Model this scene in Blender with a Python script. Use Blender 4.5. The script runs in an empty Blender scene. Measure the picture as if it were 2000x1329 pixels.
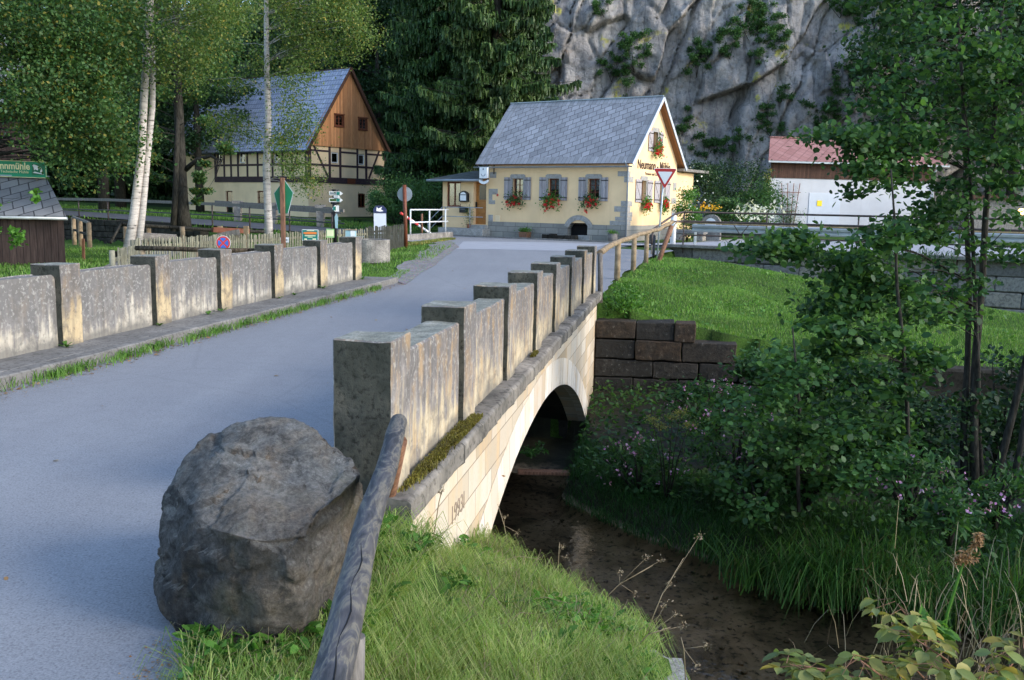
import bpy, bmesh, math, random
import numpy as np
from mathutils import Vector, Matrix, noise
random.seed(7); RNG = np.random.default_rng(11)
C = bpy.context.scene.collection
scene = bpy.context.scene
PI = math.pi

# ------------------------------------------------------------------ camera, world, sun, exposure
F_PX, CAM_H = 1800.0, 1.75                      # focal length in pixels of a 2000 px wide frame
PITCH, ROLL = math.atan(266.5/F_PX), math.atan(.019)
cp, sp = math.cos(PITCH), math.sin(PITCH)
FW = np.array([0, cp, -sp]); _u = np.array([0, sp, cp]); _r = np.array([1., 0, 0])
RT = math.cos(ROLL)*_r + math.sin(ROLL)*_u
UP = -math.sin(ROLL)*_r + math.cos(ROLL)*_u
CAM = np.array([0, 0, CAM_H])
cam = bpy.data.cameras.new('camera'); cam.sensor_width = 36; cam.lens = F_PX/2000*36
cam.clip_start = .05; cam.clip_end = 2000
camo = bpy.data.objects.new('camera', cam); C.objects.link(camo)
camo.matrix_world = Matrix(((RT[0], UP[0], -FW[0], CAM[0]), (RT[1], UP[1], -FW[1], CAM[1]),
                            (RT[2], UP[2], -FW[2], CAM[2]), (0, 0, 0, 1)))
scene.camera = camo

SUN_EL, SUN_AZ = math.radians(27), math.radians(112)     # azimuth from +Y towards +X
w = bpy.data.worlds.new('World'); scene.world = w; w.use_nodes = True
wn = w.node_tree; bg = wn.nodes['Background']
sky = wn.nodes.new('ShaderNodeTexSky'); sky.sky_type = 'NISHITA'; sky.sun_disc = False
sky.sun_elevation = SUN_EL; sky.sun_rotation = SUN_AZ
sky.air_density = 1.0; sky.dust_density = .8; sky.ozone_density = 1.6
wn.links.new(sky.outputs[0], bg.inputs[0]); bg.inputs[1].default_value = .15
sl = bpy.data.lights.new('sun', 'SUN'); sl.energy = 1.05; sl.angle = math.radians(18)
sl.color = (1, .93, .82)
so = bpy.data.objects.new('sun', sl); C.objects.link(so)
sd = Vector((math.sin(SUN_AZ)*math.cos(SUN_EL), math.cos(SUN_AZ)*math.cos(SUN_EL), math.sin(SUN_EL)))
so.rotation_euler = sd.to_track_quat('Z', 'Y').to_euler()
scene.view_settings.view_transform = 'Standard'; scene.view_settings.look = 'None'
scene.view_settings.exposure = 1.55; scene.view_settings.gamma = 1

# ------------------------------------------------------------------ geometry helpers
def at(u, v, Y):                                # point on the view line of photo pixel (u, v) at depth Y
    d = FW + RT*(u-1000)/F_PX - UP*(v-664.5)/F_PX
    return CAM + d*(Y/d[1])
def onz(u, v, z):                               # ... at height z
    d = FW + RT*(u-1000)/F_PX - UP*(v-664.5)/F_PX
    return CAM + d*((z-CAM_H)/d[2])
D2 = np.array([.1745, .9847]); N2 = np.array([.9847, -.1745])     # along / across the bridge
def BR(s, t): p = s*D2+t*N2; return float(p[0]), float(p[1])
dA = np.array([-.843, .538]); dB = np.array([.538, .843])         # along / into the inn and main road
K0 = np.array([-3.24, 49.4])
def MR(k, b): p = K0+k*dA+b*dB; return float(p[0]), float(p[1])   # main-road frame (k to the left, b away)

class MB:
    def __init__(s): s.v = []; s.f = []; s.m = []; s.sm = []; s.cut = []
    def add(s, vs, fs, m=0, smooth=False):
        o = len(s.v); s.v += [tuple(map(float, p)) for p in vs]; s.cut.append(len(s.f))
        for i, f in enumerate(fs):
            s.f.append(tuple(o+j for j in f)); s.m.append(m[i] if isinstance(m, (list, tuple)) else m); s.sm.append(smooth)
        return s
    def box(s, x0, x1, y0, y1, z0, z1, m=0, mm=None, jit=0):
        vs = [(x, y, z) for z in (z0, z1) for y in (y0, y1) for x in (x0, x1)]
        if jit: vs = [tuple(c+random.uniform(-jit, jit) for c in p) for p in vs]
        fs = [(0, 2, 3, 1), (4, 5, 7, 6), (0, 1, 5, 4), (2, 6, 7, 3), (0, 4, 6, 2), (1, 3, 7, 5)]  # z0 z1 y0 y1 x0 x1
        ml = [m]*6
        if mm:
            for k, val in mm.items(): ml[['z0', 'z1', 'y0', 'y1', 'x0', 'x1'].index(k)] = val
        return s.add(vs, fs, ml)
    def beam(s, a, b, wd, ht, m=0, up=(0, 0, 1)):
        a, b = Vector(a), Vector(b); d = (b-a).normalized(); u = Vector(up)
        if abs(d.dot(u)) > .99: u = Vector((0, 1, 0))
        sd = d.cross(u).normalized(); u2 = sd.cross(d)
        vs = [tuple(p+sd*i*wd/2+u2*j*ht/2) for p in (a, b) for i, j in ((-1, -1), (1, -1), (1, 1), (-1, 1))]
        return s.add(vs, [(0, 1, 2, 3), (7, 6, 5, 4), (0, 4, 5, 1), (1, 5, 6, 2), (2, 6, 7, 3), (3, 7, 4, 0)], m)
    def tube(s, pts, rad, n=8, m=0, caps=True, smooth=True):
        pts = [Vector(p) for p in pts]; k = len(pts)
        if not hasattr(rad, '__len__'): rad = [rad]*k
        prev = None; vs = []
        for i, p in enumerate(pts):
            d = (pts[min(i+1, k-1)]-pts[max(i-1, 0)]).normalized()
            if prev is None:
                a = Vector((0, 0, 1)) if abs(d.z) < .9 else Vector((1, 0, 0)); u = d.cross(a).normalized()
            else: u = (prev-d*prev.dot(d)).normalized()
            prev = u; w_ = d.cross(u)
            for j in range(n):
                t = 2*PI*j/n; vs.append(p+(u*math.cos(t)+w_*math.sin(t))*rad[i])
        fs = [(i*n+j, i*n+(j+1) % n, (i+1)*n+(j+1) % n, (i+1)*n+j) for i in range(k-1) for j in range(n)]
        s.add(vs, fs, m, smooth)
        if caps:
            o = len(s.v)-n*k
            s.f += [tuple(o+j for j in reversed(range(n))), tuple(o+(k-1)*n+j for j in range(n))]; s.m += [m, m]; s.sm += [False]*2
        return s
    def prism(s, poly, fn, d0, d1, m=0):        # poly: 2-D points, fn(a, b, d) -> xyz
        n = len(poly)
        vs = [fn(a, b, d0) for a, b in poly]+[fn(a, b, d1) for a, b in poly]
        fs = [tuple(range(n)), tuple(range(2*n-1, n-1, -1))]+[(i, (i+1) % n, n+(i+1) % n, n+i) for i in range(n)]
        return s.add(vs, fs, m)
    def ball(s, c, r, seg=8, m=0, sq=(1, 1, 1)):
        vs = [(c[0], c[1], c[2]+r*sq[2])]; rings = seg//2
        for i in range(1, rings):
            a = PI*i/rings
            for j in range(seg):
                b = 2*PI*j/seg
                vs.append((c[0]+r*sq[0]*math.sin(a)*math.cos(b), c[1]+r*sq[1]*math.sin(a)*math.sin(b), c[2]+r*sq[2]*math.cos(a)))
        vs.append((c[0], c[1], c[2]-r*sq[2])); L = len(vs)-1; fs = []
        for j in range(seg): fs.append((0, 1+j, 1+(j+1) % seg))
        for i in range(rings-2):
            for j in range(seg):
                a, b = 1+i*seg+j, 1+i*seg+(j+1) % seg; fs.append((a, a+seg, b+seg, b))
        for j in range(seg): fs.append((L, 1+(rings-2)*seg+(j+1) % seg, 1+(rings-2)*seg+j))
        return s.add(vs, fs, m, True)
    def each(s, name, mats, parent=None, bevel=0):   # every added shape becomes an object of its own
        cuts = [c for c in s.cut if c < len(s.f)]+[len(s.f)]; o = None
        for a, b in zip(cuts, cuts[1:]):
            q = MB(); vi = sorted(set(i for f in s.f[a:b] for i in f)); mp = {v: k for k, v in enumerate(vi)}
            q.v = [s.v[i] for i in vi]; q.f = [tuple(mp[i] for i in f) for f in s.f[a:b]]; q.m = s.m[a:b]; q.sm = s.sm[a:b]
            o = q.build(name, mats, parent, bevel)
        return o
    def build(s, name, mats, parent=None, bevel=0, rel=None, recalc=True):
        me = bpy.data.meshes.new(name)
        v = s.v
        if rel is not None: v = [(a-rel[0], b-rel[1], c-rel[2]) for a, b, c in v]
        me.from_pydata(v, [], s.f)
        if not isinstance(mats, (list, tuple)): mats = [mats]
        for m in mats: me.materials.append(m)
        me.polygons.foreach_set('material_index', s.m); me.polygons.foreach_set('use_smooth', s.sm)
        if bevel or recalc:
            bm = bmesh.new(); bm.from_mesh(me)
            if bevel:
                bmesh.ops.bevel(bm, geom=[e for e in bm.edges if len(e.link_faces) == 2 and e.calc_face_angle(0) > .6], offset=bevel, segments=1, affect='EDGES')
            if recalc: bmesh.ops.recalc_face_normals(bm, faces=bm.faces)
            bm.to_mesh(me); bm.free()
        me.update()
        o = bpy.data.objects.new(name, me); C.objects.link(o)
        if rel is not None and parent is None: o.location = rel
        if parent is not None: o.parent = parent
        return o

def tag(o, label=None, cat=None, group=None, kind=None):
    if label: o['label'] = label
    if cat: o['category'] = cat
    if group: o['group'] = group
    if kind: o['kind'] = kind
    return o
def thing(name, label, cat, loc=(0, 0, 0), rz=0, group=None):
    o = bpy.data.objects.new(name, None); C.objects.link(o); o.empty_display_size = .2
    o.location = loc; o.rotation_euler = (0, 0, rz)
    return tag(o, label, cat, group)
def dup(root, loc=None, rz=None, label=None, sc=None):
    r = root.copy(); C.objects.link(r)
    if loc is not None: r.location = loc
    if rz is not None: r.rotation_euler = (0, 0, rz)
    if sc: r.scale = (sc, sc, sc)
    if label: r['label'] = label
    for ch in list(root.children):
        c = ch.copy(); C.objects.link(c); c.parent = r
        for g in list(ch.children):
            d = g.copy(); C.objects.link(d); d.parent = c
    return r

def fastmesh(name, V, F, mats, parent=None, midx=None, smooth=False):
    """V (n,3); F list of (k, sides) arrays"""
    me = bpy.data.meshes.new(name); V = np.asarray(V, dtype=np.float32)
    me.vertices.add(len(V)); me.vertices.foreach_set('co', V.ravel())
    tot = np.concatenate([np.full(len(f), f.shape[1]) for f in F]); loops = np.concatenate([f.ravel() for f in F])
    me.loops.add(len(loops)); me.loops.foreach_set('vertex_index', loops.astype(np.int32))
    me.polygons.add(len(tot)); st = np.concatenate([[0], np.cumsum(tot)[:-1]])
    me.polygons.foreach_set('loop_start', st.astype(np.int32)); me.polygons.foreach_set('loop_total', tot.astype(np.int32))
    if midx is not None: me.polygons.foreach_set('material_index', midx.astype(np.int32))
    if smooth: me.polygons.foreach_set('use_smooth', np.ones(len(tot), dtype=bool))
    if not isinstance(mats, (list, tuple)): mats = [mats]
    for m in mats: me.materials.append(m)
    me.update(calc_edges=True)
    o = bpy.data.objects.new(name, me); C.objects.link(o)
    if parent is not None: o.parent = parent
    return o
def nrmz(a): return a/np.maximum(np.linalg.norm(a, axis=1, keepdims=True), 1e-9)
def leaf_arrays(P, L, W, up=.6, shape='d', out=None, hang=0):
    n = len(P); nr = nrmz(RNG.normal(size=(n, 3))+np.array([0, 0, up*2.]))
    d = RNG.normal(size=(n, 3)); d[:, 2] -= hang
    if out is not None: d = d*.6+out
    d = nrmz(d-nr*np.sum(d*nr, axis=1, keepdims=True)); s_ = np.cross(nr, d)
    Ls = (L*RNG.uniform(.65, 1.25, n))[:, None]; Ws = Ls*(W/L)
    if shape == 'd':
        V = np.stack([P, P+d*Ls*.45+s_*Ws*.5+nr*Ls*.08, P+d*Ls, P+d*Ls*.45-s_*Ws*.5+nr*Ls*.08], 1)
        return V.reshape(-1, 3), np.arange(4*n).reshape(n, 4)
    V = np.stack([P, P+d*Ls*.28+s_*Ws*.42+nr*Ls*.05, P+d*Ls*.68+s_*Ws*.4+nr*Ls*.04, P+d*Ls-nr*Ls*.05,
                  P+d*Ls*.68-s_*Ws*.4+nr*Ls*.04, P+d*Ls*.28-s_*Ws*.42+nr*Ls*.05], 1)
    return V.reshape(-1, 3), np.arange(6*n).reshape(n, 6)
def leaves(name, P, L, W, mat, parent=None, up=.6, shape='d', hang=0, rel=None):
    P = np.asarray(P, float)
    if rel is not None: P = P-np.array(rel)
    V, F = leaf_arrays(P, L, W, up, shape, hang=hang)
    return fastmesh(name, V, [F], mat, parent)
def blades(name, P, h, wd, mat, parent=None, lean=.5, curl=.5, rel=None, dirs=None):
    P = np.asarray(P, float); n = len(P)
    if rel is not None: P = P-np.array(rel)
    a = RNG.uniform(0, 2*PI, n); ld = np.stack([np.cos(a), np.sin(a), 0*a], 1)
    if dirs is not None: ld = nrmz(ld*.6+dirs)
    H = (np.asarray(h)*RNG.uniform(.5, 1.2, n))[:, None]; ln = RNG.uniform(.1, 1, n)[:, None]*lean
    b = a+RNG.uniform(-1, 1, n)+PI/2; sd_ = np.stack([np.cos(b), np.sin(b), 0*b], 1)*wd/2*RNG.uniform(.7, 1.3, n)[:, None]
    up = np.array([0, 0, 1.])
    m1 = P+up*H*.45+ld*H*ln*.3; m2 = P+up*H*.8+ld*H*ln*.75; tp = P+up*H*(1-curl*ln)+ld*H*ln*1.25
    V = np.stack([P-sd_, P+sd_, m1-sd_*.9, m1+sd_*.9, m2-sd_*.6, m2+sd_*.6, tp], 1).reshape(-1, 3)
    o = (np.arange(n)*7)[:, None]
    Q = np.concatenate([o+np.array([[0, 1, 3, 2]]), o+np.array([[2, 3, 5, 4]])]); T = o+np.array([[4, 5, 6]])
    return fastmesh(name, V, [Q, T], mat, parent)
def clump_pts(c, R, nc, per, cr, flat=.5):
    c, R = np.array(c, float), np.array(R if hasattr(R, '__len__') else [R]*3, float)
    d = nrmz(RNG.normal(size=(nc, 3))); cc = c+d*R*(RNG.uniform(.15, 1, nc)**.5)[:, None]
    P = np.repeat(cc, per, 0)+RNG.normal(size=(nc*per, 3))*np.array([cr, cr, cr*flat])*.6
    return P, cc
def text_mesh(txt, size, mat, name, parent, mtx, depth=.004, align='CENTER', bold=0.):
    cu = bpy.data.curves.new(name, 'FONT'); cu.body = txt; cu.size = size; cu.extrude = depth
    cu.align_x = align; cu.align_y = 'CENTER'; cu.resolution_u = 3; cu.offset = bold
    o = bpy.data.objects.new(name, cu); C.objects.link(o)
    me = bpy.data.meshes.new_from_object(o.evaluated_get(bpy.context.evaluated_depsgraph_get()))
    bpy.data.objects.remove(o); bpy.data.curves.remove(cu)
    me.transform(mtx); me.materials.clear(); me.materials.append(mat)
    ob = bpy.data.objects.new(name, me); C.objects.link(ob)
    if parent is not None: ob.parent = parent
    return ob
def facing(origin, xdir, zdir=(0, 0, 1)):       # matrix for text: local x along xdir, y up, normal = x cross z
    x = Vector(xdir).normalized(); z = Vector(zdir).normalized(); n = x.cross(z)
    return Matrix(((x.x, z.x, n.x, origin[0]), (x.y, z.y, n.y, origin[1]), (x.z, z.z, n.z, origin[2]), (0, 0, 0, 1)))

# ------------------------------------------------------------------ materials
def newmat(name, rough=.85, spec=.25):
    m = bpy.data.materials.new(name); m.use_nodes = True; nt = m.node_tree; b = nt.nodes['Principled BSDF']
    b.inputs['Roughness'].default_value = rough; b.inputs['Specular IOR Level'].default_value = spec
    return m, nt, b
def node(nt, t, **kw):
    n = nt.nodes.new(t)
    for k, v in kw.items():
        if k in n.inputs: n.inputs[k].default_value = v
        else: setattr(n, k, v)
    return n
def coords(nt, scale=(1, 1, 1), rot=(0, 0, 0), kind='Object'):
    tc = node(nt, 'ShaderNodeTexCoord'); mp = node(nt, 'ShaderNodeMapping')
    mp.inputs['Scale'].default_value = scale; mp.inputs['Rotation'].default_value = rot
    nt.links.new(tc.outputs[kind], mp.inputs[0]); return mp.outputs[0]
def nz(nt, vec, scale, detail=6, rough=.6, dist=0):
    n = node(nt, 'ShaderNodeTexNoise'); n.inputs['Scale'].default_value = scale; n.inputs['Detail'].default_value = detail
    n.inputs['Roughness'].default_value = rough; n.inputs['Distortion'].default_value = dist
    nt.links.new(vec, n.inputs['Vector']); return n.outputs['Fac']
def ramp(nt, fac, stops):
    r = node(nt, 'ShaderNodeValToRGB'); el = r.color_ramp.elements
    el[0].position = stops[0][0]; el[1].position = stops[-1][0]
    for p, c in stops[1:-1]: el.new(p)
    for e, (p, c) in zip(el, stops): e.color = (*c, 1) if len(c) == 3 else c
    nt.links.new(fac, r.inputs[0]); return r.outputs[0]
def g3(v): return (v, v, v)
def mix(nt, fac, a, b, blend='MIX'):
    n = node(nt, 'ShaderNodeMix', data_type='RGBA', blend_type=blend)
    for sock, val in ((n.inputs[0], fac), (n.inputs[6], a), (n.inputs[7], b)):
        if isinstance(val, (int, float)): sock.default_value = val
        elif isinstance(val, tuple): sock.default_value = (*val, 1)
        else: nt.links.new(val, sock)
    return n.outputs[2]
def mth(nt, op, a, b=0.0, clamp=False):
    n = node(nt, 'ShaderNodeMath', operation=op, use_clamp=clamp)
    for sock, val in ((n.inputs[0], a), (n.inputs[1], b)):
        if isinstance(val, (int, float)): sock.default_value = val
        else: nt.links.new(val, sock)
    return n.outputs[0]
def bump(nt, b, h, strength=.5, dist=.02):
    n = node(nt, 'ShaderNodeBump'); n.inputs['Strength'].default_value = strength; n.inputs['Distance'].default_value = dist
    nt.links.new(h, n.inputs['Height']); nt.links.new(n.outputs[0], b.inputs['Normal'])
def sepxyz(nt, vec):
    n = node(nt, 'ShaderNodeSeparateXYZ'); nt.links.new(vec, n.inputs[0]); return n.outputs
def setc(nt, b, c): nt.links.new(c, b.inputs['Base Color'])
def simple(name, col, rough=.7, var=.15, scale=6, spec=.3, bmp=.2, metal=0, stretch=(1, 1, 1), bdist=.01):
    m, nt, b = newmat(name, rough, spec); v = coords(nt, stretch); f = nz(nt, v, scale)
    lo = tuple(max(0, c*(1-var*1.6)) for c in col); hi = tuple(min(1, c*(1+var*1.2)) for c in col)
    setc(nt, b, ramp(nt, f, [(.3, lo), (.7, hi)])); b.inputs['Metallic'].default_value = metal
    if bmp: bump(nt, b, f, bmp, bdist)
    return m
def leafmat(name, cols, trans=.35, rough=.5, patch=1.2):
    """cols: list of colours picked per leaf"""
    m = bpy.data.materials.new(name); m.use_nodes = True; nt = m.node_tree; nt.nodes.clear()
    out = node(nt, 'ShaderNodeOutputMaterial'); g = node(nt, 'ShaderNodeNewGeometry')
    n = len(cols); c = ramp(nt, g.outputs['Random Per Island'], [((i+.0)/max(1, n-1), cc) for i, cc in enumerate(cols)])
    v = coords(nt); f = nz(nt, v, patch, 3)
    c = mix(nt, 1.0, c, ramp(nt, f, [(.3, g3(.62)), (.7, g3(1.3))]), 'MULTIPLY')
    p = node(nt, 'ShaderNodeBsdfPrincipled'); p.inputs['Roughness'].default_value = rough; p.inputs['Specular IOR Level'].default_value = .3
    t = node(nt, 'ShaderNodeBsdfTranslucent'); ms = node(nt, 'ShaderNodeMixShader'); ms.inputs[0].default_value = trans
    nt.links.new(c, p.inputs['Base Color']); c2 = mix(nt, 1.0, c, (1.25, 1.3, .7), 'MULTIPLY'); nt.links.new(c2, t.inputs[0])
    nt.links.new(p.outputs[0], ms.inputs[1]); nt.links.new(t.outputs[0], ms.inputs[2]); nt.links.new(ms.outputs[0], out.inputs[0])
    return m
M = {}
# asphalt
m, nt, b = newmat('asphalt', .8, .3); v = coords(nt)
big = nz(nt, v, .35, 5); fine = nz(nt, v, 90, 3); mid = nz(nt, coords(nt, (1.2, .12, 1), (0, 0, -.175)), 1.4, 4)
c = ramp(nt, big, [(.3, (.19, .196, .212)), (.7, (.245, .25, .265))])
c = mix(nt, .5, c, ramp(nt, mid, [(.35, (.15, .157, .175)), (.65, (.23, .237, .25))]))
c = mix(nt, ramp(nt, nz(nt, v, 34, 6, .8), [(.40, g3(.55)), (.5, g3(0))]), c, (.10, .10, .11)); c = mix(nt, ramp(nt, nz(nt, v, 6, 7, .75), [(.38, g3(.4)), (.52, g3(0))]), c, (.14, .14, .15))
c = mix(nt, ramp(nt, fine, [(.35, g3(0)), (.75, g3(.55))]), c, (.42, .42, .43))
c = mix(nt, ramp(nt, fine, [(.22, g3(.55)), (.4, g3(0))]), c, (.07, .07, .08))
vor = node(nt, 'ShaderNodeTexVoronoi', feature='DISTANCE_TO_EDGE'); vor.inputs['Scale'].default_value = .22
nt.links.new(mix(nt, .25, v, node(nt, 'ShaderNodeTexNoise', Scale=1.5).outputs['Color']), vor.inputs['Vector'])
c = mix(nt, ramp(nt, vor.outputs['Distance'], [(0, g3(.12)), (.003, g3(0))]), c, (.08, .08, .085))
setc(nt, b, c); bump(nt, b, fine, .35, .006); M['asphalt'] = m
m, nt, b = newmat('asphalt_pale', .8, .3); v = coords(nt); c = ramp(nt, nz(nt, v, 2, 6), [(.3, (.30, .305, .33)), (.7, (.37, .375, .40))]); setc(nt, b, c); M['asphalt_pale'] = m
M['asphalt_far'] = simple('far_asphalt', (.085, .09, .10), .9, .15, 2, .15, 0)
# gravel
m, nt, b = newmat('gravel', .9, .2); v = coords(nt); vo = node(nt, 'ShaderNodeTexVoronoi'); vo.inputs['Scale'].default_value = 38; nt.links.new(v, vo.inputs['Vector'])
c = mix(nt, .75, ramp(nt, nz(nt, v, 3), [(.3, (.16, .15, .14)), (.7, (.30, .285, .27))]), vo.outputs['Color'], 'SOFT_LIGHT'); setc(nt, b, c); bump(nt, b, vo.outputs['Distance'], .6, .02); M['gravel'] = m
# ground: soil / moss / grass by noise
m, nt, b = newmat('ground_grass', .95, .1); v = coords(nt); f = nz(nt, v, 1.1, 8); f2 = nz(nt, v, 25, 5)
c = ramp(nt, f, [(.3, (.035, .065, .015)), (.55, (.06, .125, .02)), (.75, (.10, .17, .035))])
c = mix(nt, ramp(nt, f2, [(.3, g3(.7)), (.6, g3(0))]), c, (.025, .04, .012)); setc(nt, b, c); bump(nt, b, f2, .8, .04); M['ground'] = m
m, nt, b = newmat('forest_floor', .95, .1); v = coords(nt); f = nz(nt, v, .5, 8)
setc(nt, b, ramp(nt, f, [(.3, (.012, .018, .008)), (.6, (.025, .04, .014)), (.8, (.05, .05, .025))])); bump(nt, b, f, .8, .3); M['forest'] = m
m, nt, b = newmat('stream_bed', .7, .4); v = coords(nt); f = nz(nt, v, .9, 6, .65, 1.2); f2 = nz(nt, v, 14, 5)
c = ramp(nt, f, [(.36, (.08, .06, .035)), (.5, (.26, .19, .115)), (.65, (.38, .29, .19))])
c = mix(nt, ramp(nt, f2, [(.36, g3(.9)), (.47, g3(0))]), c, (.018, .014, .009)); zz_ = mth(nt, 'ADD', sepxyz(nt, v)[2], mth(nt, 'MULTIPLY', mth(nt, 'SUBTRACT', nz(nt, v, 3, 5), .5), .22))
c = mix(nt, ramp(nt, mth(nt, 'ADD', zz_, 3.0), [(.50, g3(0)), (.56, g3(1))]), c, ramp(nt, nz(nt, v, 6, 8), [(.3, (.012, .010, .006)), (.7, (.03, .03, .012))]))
setc(nt, b, c); bump(nt, b, f2, .5, .03); M['bed'] = m
m, nt, b = newmat('soil_bank', .95, .1); v = coords(nt); f = nz(nt, v, 6, 8)
setc(nt, b, ramp(nt, f, [(.3, (.014, .012, .007)), (.6, (.03, .026, .014)), (.8, (.03, .045, .012))])); M['soil'] = m
# water
m = bpy.data.materials.new('water'); m.use_nodes = True; nt = m.node_tree; nt.nodes.clear()
out = node(nt, 'ShaderNodeOutputMaterial'); tr = node(nt, 'ShaderNodeBsdfTransparent'); tr.inputs[0].default_value = (.82, .76, .66, 1)
gl = node(nt, 'ShaderNodeBsdfGlossy'); gl.inputs['Roughness'].default_value = .04
fr = node(nt, 'ShaderNodeFresnel'); fr.inputs[0].default_value = 1.33; ms = node(nt, 'ShaderNodeMixShader')
v = coords(nt, (1, 1, 1)); bp = node(nt, 'ShaderNodeBump'); bp.inputs['Strength'].default_value = .25; bp.inputs['Distance'].default_value = .03
nt.links.new(nz(nt, v, 7, 4, .5, .4), bp.inputs['Height']); nt.links.new(bp.outputs[0], gl.inputs['Normal']); nt.links.new(bp.outputs[0], fr.inputs['Normal'])
nt.links.new(fr.outputs[0], ms.inputs[0]); nt.links.new(tr.outputs[0], ms.inputs[1]); nt.links.new(gl.outputs[0], ms.inputs[2]); nt.links.new(ms.outputs[0], out.inputs[0]); M['water'] = m
# bridge parapet stone (local coords x = along, y = across, z = up)
def parapet(name, top, mid, low, hz0=.25, hz1=.75, speck=.5, rust=.6):
    m, nt, b = newmat(name, .9, .15); v = coords(nt); xyz = sepxyz(nt, v)
    streak = nz(nt, coords(nt, (7, 7, .7)), 1.6, 5, .6, .3); n1 = nz(nt, v, 2.2, 6); n2 = nz(nt, v, 16, 6, .7); sky_ = nz(nt, coords(nt, (1, 1, .35), (0, .5, 0)), 9, 4)
    h = mth(nt, 'ADD', mth(nt, 'MULTIPLY', xyz[2], 1/(hz1-hz0)), -hz0/(hz1-hz0))
    h = mth(nt, 'ADD', h, mth(nt, 'MULTIPLY', mth(nt, 'SUBTRACT', streak, .5), 2.6))
    h = mth(nt, 'ADD', h, mth(nt, 'MULTIPLY', mth(nt, 'SUBTRACT', n1, .5), 1.6), True)
    c = ramp(nt, h, [(0, low), (.28, tuple(x*.8 for x in low)), (.55, mid), (1, top)])
    c = mix(nt, ramp(nt, sky_, [(.48, g3(0)), (.66, g3(rust))]), c, (.44, .29, .14))
    c = mix(nt, ramp(nt, n2, [(.34, g3(.55)), (.46, g3(0))]), c, tuple(x*.45 for x in mid))
    c = mix(nt, ramp(nt, nz(nt, coords(nt, (9, 9, .35)), 1.3, 4, .5), [(.54, g3(0)), (.66, g3(.35))]), c, tuple(x*.45 for x in mid))
    c = mix(nt, ramp(nt, nz(nt, v, 4.5, 7, .65, .4), [(.50, g3(0)), (.60, g3(.55))]), c, tuple(x*.55 for x in mid))
    lich = nz(nt, v, 26, 5, .6, .3); lf = mth(nt, 'MULTIPLY', ramp(nt, lich, [(.54, g3(0)), (.63, g3(.75))]), mth(nt, 'MULTIPLY', h, speck))
    c = mix(nt, lf, c, (.50, .49, .45))
    foot = ramp(nt, mth(nt, 'ADD', xyz[2], mth(nt, 'MULTIPLY', mth(nt, 'SUBTRACT', n1, .5), .5)), [(.13, g3(.75)), (.24, g3(0))]); c = mix(nt, foot, c, (.13, .125, .115))
    setc(nt, b, c); bump(nt, b, n2, .5, .012); return m
M['par_r'] = parapet('parapet_stone_streaked', (.16, .15, .148), (.27, .245, .23), (.56, .47, .33), .20, .80, .55)
M['par_l'] = parapet('parapet_stone_grey', (.17, .162, .155), (.26, .243, .225), (.60, .54, .44), .10, .62, .55, .12)
M['par_lp'] = parapet('pillar_stone_tan', (.15, .14, .135), (.24, .21, .18), (.55, .43, .26), .42, .82, .5, .3)
def rough_stone(name, a, bcol, c3, sc=5):
    m, nt, b = newmat(name, .95, .12); v = coords(nt); n1 = nz(nt, v, sc, 8, .65); n2 = nz(nt, v, sc*9, 5, .7)
    c = ramp(nt, n1, [(.32, a), (.52, bcol), (.72, c3)]); c = mix(nt, ramp(nt, n2, [(.34, g3(.75)), (.5, g3(0))]), c, tuple(x*.4 for x in a))
    setc(nt, b, c); bump(nt, b, mix(nt, .5, n1, n2), .6, .02); return m
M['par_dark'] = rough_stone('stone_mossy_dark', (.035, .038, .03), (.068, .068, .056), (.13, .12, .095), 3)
M['par_top'] = rough_stone('stone_lichen_top', (.16, .165, .14), (.25, .25, .21), (.42, .41, .36), 7)
M['ledge'] = rough_stone('ledge_stone', (.10, .095, .085), (.22, .20, .175), (.42, .38, .33), 1.6)
M['pave'] = rough_stone('pavement_stone', (.15, .142, .13), (.21, .20, .185), (.28, .265, .245), 2.2)
M['concrete'] = rough_stone('old_concrete', (.14, .13, .12), (.24, .225, .205), (.42, .39, .35), 3)
M['white_lichen'] = rough_stone('lichen_concrete', (.14, .135, .12), (.30, .29, .265), (.48, .465, .43), 9)
# spandrel sandstone with joints
m, nt, b = newmat('sandstone_ashlar', .85, .15); v = coords(nt); xyz = sepxyz(nt, v)
cb = node(nt, 'ShaderNodeCombineXYZ'); nt.links.new(xyz[0], cb.inputs[0]); nt.links.new(xyz[2], cb.inputs[1])
def bricknode(nt, vec, wd, ht, mortar, c1, c2, cm, off=.5):
    br = node(nt, 'ShaderNodeTexBrick'); br.offset = off; br.inputs['Scale'].default_value = 1; br.inputs['Mortar Size'].default_value = mortar
    br.inputs['Mortar Smooth'].default_value = .2; br.inputs['Bias'].default_value = 0; br.inputs['Brick Width'].default_value = wd; br.inputs['Row Height'].default_value = ht
    for k, cc in zip((1, 2, 3), (c1, c2, cm)): br.inputs[k].default_value = (*cc, 1)
    nt.links.new(vec, br.inputs['Vector']); return br
br = bricknode(nt, cb.outputs[0], .62, .235, .006, (.42, .34, .24), (.64, .58, .49), (.24, .20, .16), .42)
n1 = nz(nt, coords(nt, (1, 1, .35), (0, .35, 0)), 3, 6, .6, .4); n2 = nz(nt, v, 30, 4)
c = mix(nt, ramp(nt, n1, [(.46, g3(0)), (.66, g3(.5))]), br.outputs['Color'], (.62, .42, .22))
c = mix(nt, ramp(nt, mth(nt, 'ADD', xyz[2], mth(nt, 'MULTIPLY', nz(nt, coords(nt, (3, 3, .5)), 1.5), .3)), [(0.02, g3(0)), (.18, g3(.8))]), c, (.27, .245, .22))
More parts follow.
